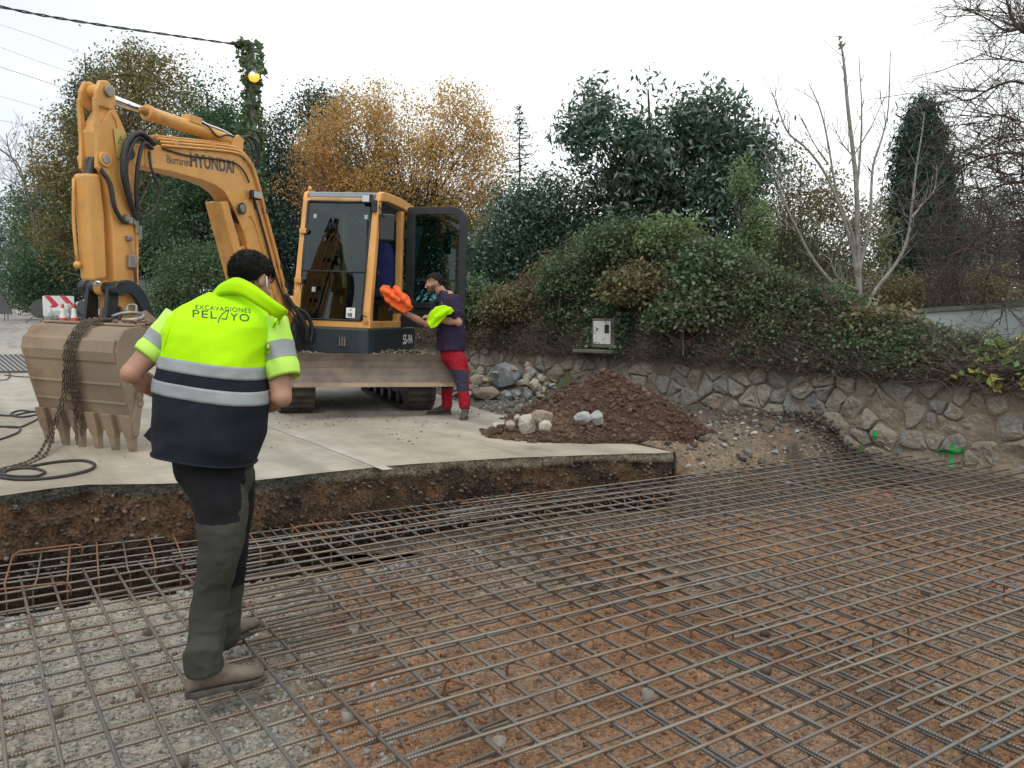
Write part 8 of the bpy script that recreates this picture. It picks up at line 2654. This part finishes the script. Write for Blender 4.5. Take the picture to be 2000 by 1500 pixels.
for k in range(2):
    pts = [p + Vector((0, .012 * math.cos(i * 1.1 + k * PI), .016 * math.sin(i * 1.1 + k * PI))) for i, p in enumerate(wp_)]
    b.tube(pts, .013, 6)
tag(b.build('overhead_cable', M_cab, None, smooth=True, org=wp_[0]), 'thick twisted overhead cable running left from the utility pole', 'cable')
M_wire = mat('wire_grey', (.22, .23, .25), rough=.6)
for pts, lab in (([(-60, 112), (0, 131), (60, 150), (140, 178)], 'thin grey overhead wire, the darkest one at the far left'), ([(-60, 72), (0, 92), (70, 118), (160, 148)], 'thin pale overhead wire below the twisted cable'),
                 ([(-60, 33), (0, 48), (90, 78), (170, 108)], 'faint pale overhead wire just under the twisted cable'), ([(-60, 176), (0, 188), (60, 205), (110, 220)], 'faint overhead wire above the left treetops'),
                 ([(-60, 225), (0, 235), (40, 243), (75, 252)], 'lowest faint overhead wire at the far left')):
    pp = catmull([at(x, y, 40) for x, y in pts], 5)
    tag(MB().tube(pp, .014 if 'darkest' in lab else .009, 5).build('overhead_wire', M_wire, None, org=pp[0]), lab, 'wire')

# ---- meter box in the wall
ms = 7.72
def mb_(s, z, o): return wp(s, z, o)
zb = .50
t = thing('meter_box', 'white utility meter box in a concrete surround on the wall behind the soil heap', 'meter box', mb_(ms, zb, .2))
M_mc = mat('meter_concrete', (.20, .185, .15), (.12, .115, .09), scale=6, rough=.9, c3=(.12, .12, .08), s3=5)
M_mw = mat('meter_white', (.70, .69, .65), (.60, .59, .55), scale=4, rough=.6)
RW = Matrix((Vector((WD[0], WD[1], 0)), Vector((WN[0], WN[1], 0)), Vector((0, 0, 1)))).transposed()
MB().box(mb_(ms, .93, -.03), (.44, .46, .42), RW).build('surround', M_mc, t, bevel=.01)
dr_ = MB().box(mb_(ms + .01, .935, .195), (.34, .03, .33), RW).build('door', M_mw, t, bevel=.005)
MB().box(mb_(ms - .09, .99, .212), (.085, .006, .12), RW).build('inspection_window', mat('meter_window', (.03, .04, .03), rough=.2), dr_)
MB().ball(mb_(ms + .14, .93, .212), .010, 8, 6).build('lock', M_blk, dr_)
MB().box(mb_(ms - .175, .935, .20), (.012, .034, .33), RW).build('hinge_strip', M_mc, dr_)
MB().box(mb_(ms + .10, .665, .12), (.78, .42, .05), RW).build('ledge', mat('mossy_ledge', (.15, .15, .11), (.07, .10, .035), scale=5, rough=.95, bump=.6, bscale=30), t, bevel=.012)

P = []
for k in range(900):
    a = rnd.random()
    if a < .55: P.append(tuple(mb_(ms - .24 - abs(rnd.gauss(0, .10)), .72 + .5 * rnd.random(), .12 + rnd.gauss(0, .07))))
    elif a < .85: P.append(tuple(mb_(ms - .25 + .6 * rnd.random(), 1.17 + abs(rnd.gauss(0, .07)), .10 + rnd.gauss(0, .08))))
    else: P.append(tuple(mb_(ms + .27 + abs(rnd.gauss(0, .06)), .75 + .45 * rnd.random(), .08 + rnd.gauss(0, .06))))
V, Fq = leaf_cloud(np.array(P), .055, .8, .3, 95)
tag(np_mesh('ivy', V, Fq, LM_ivy, None, org=mb_(ms - .25, 1.0, .1)), 'ivy leaves hanging over the top and side of the white meter box', 'ivy')
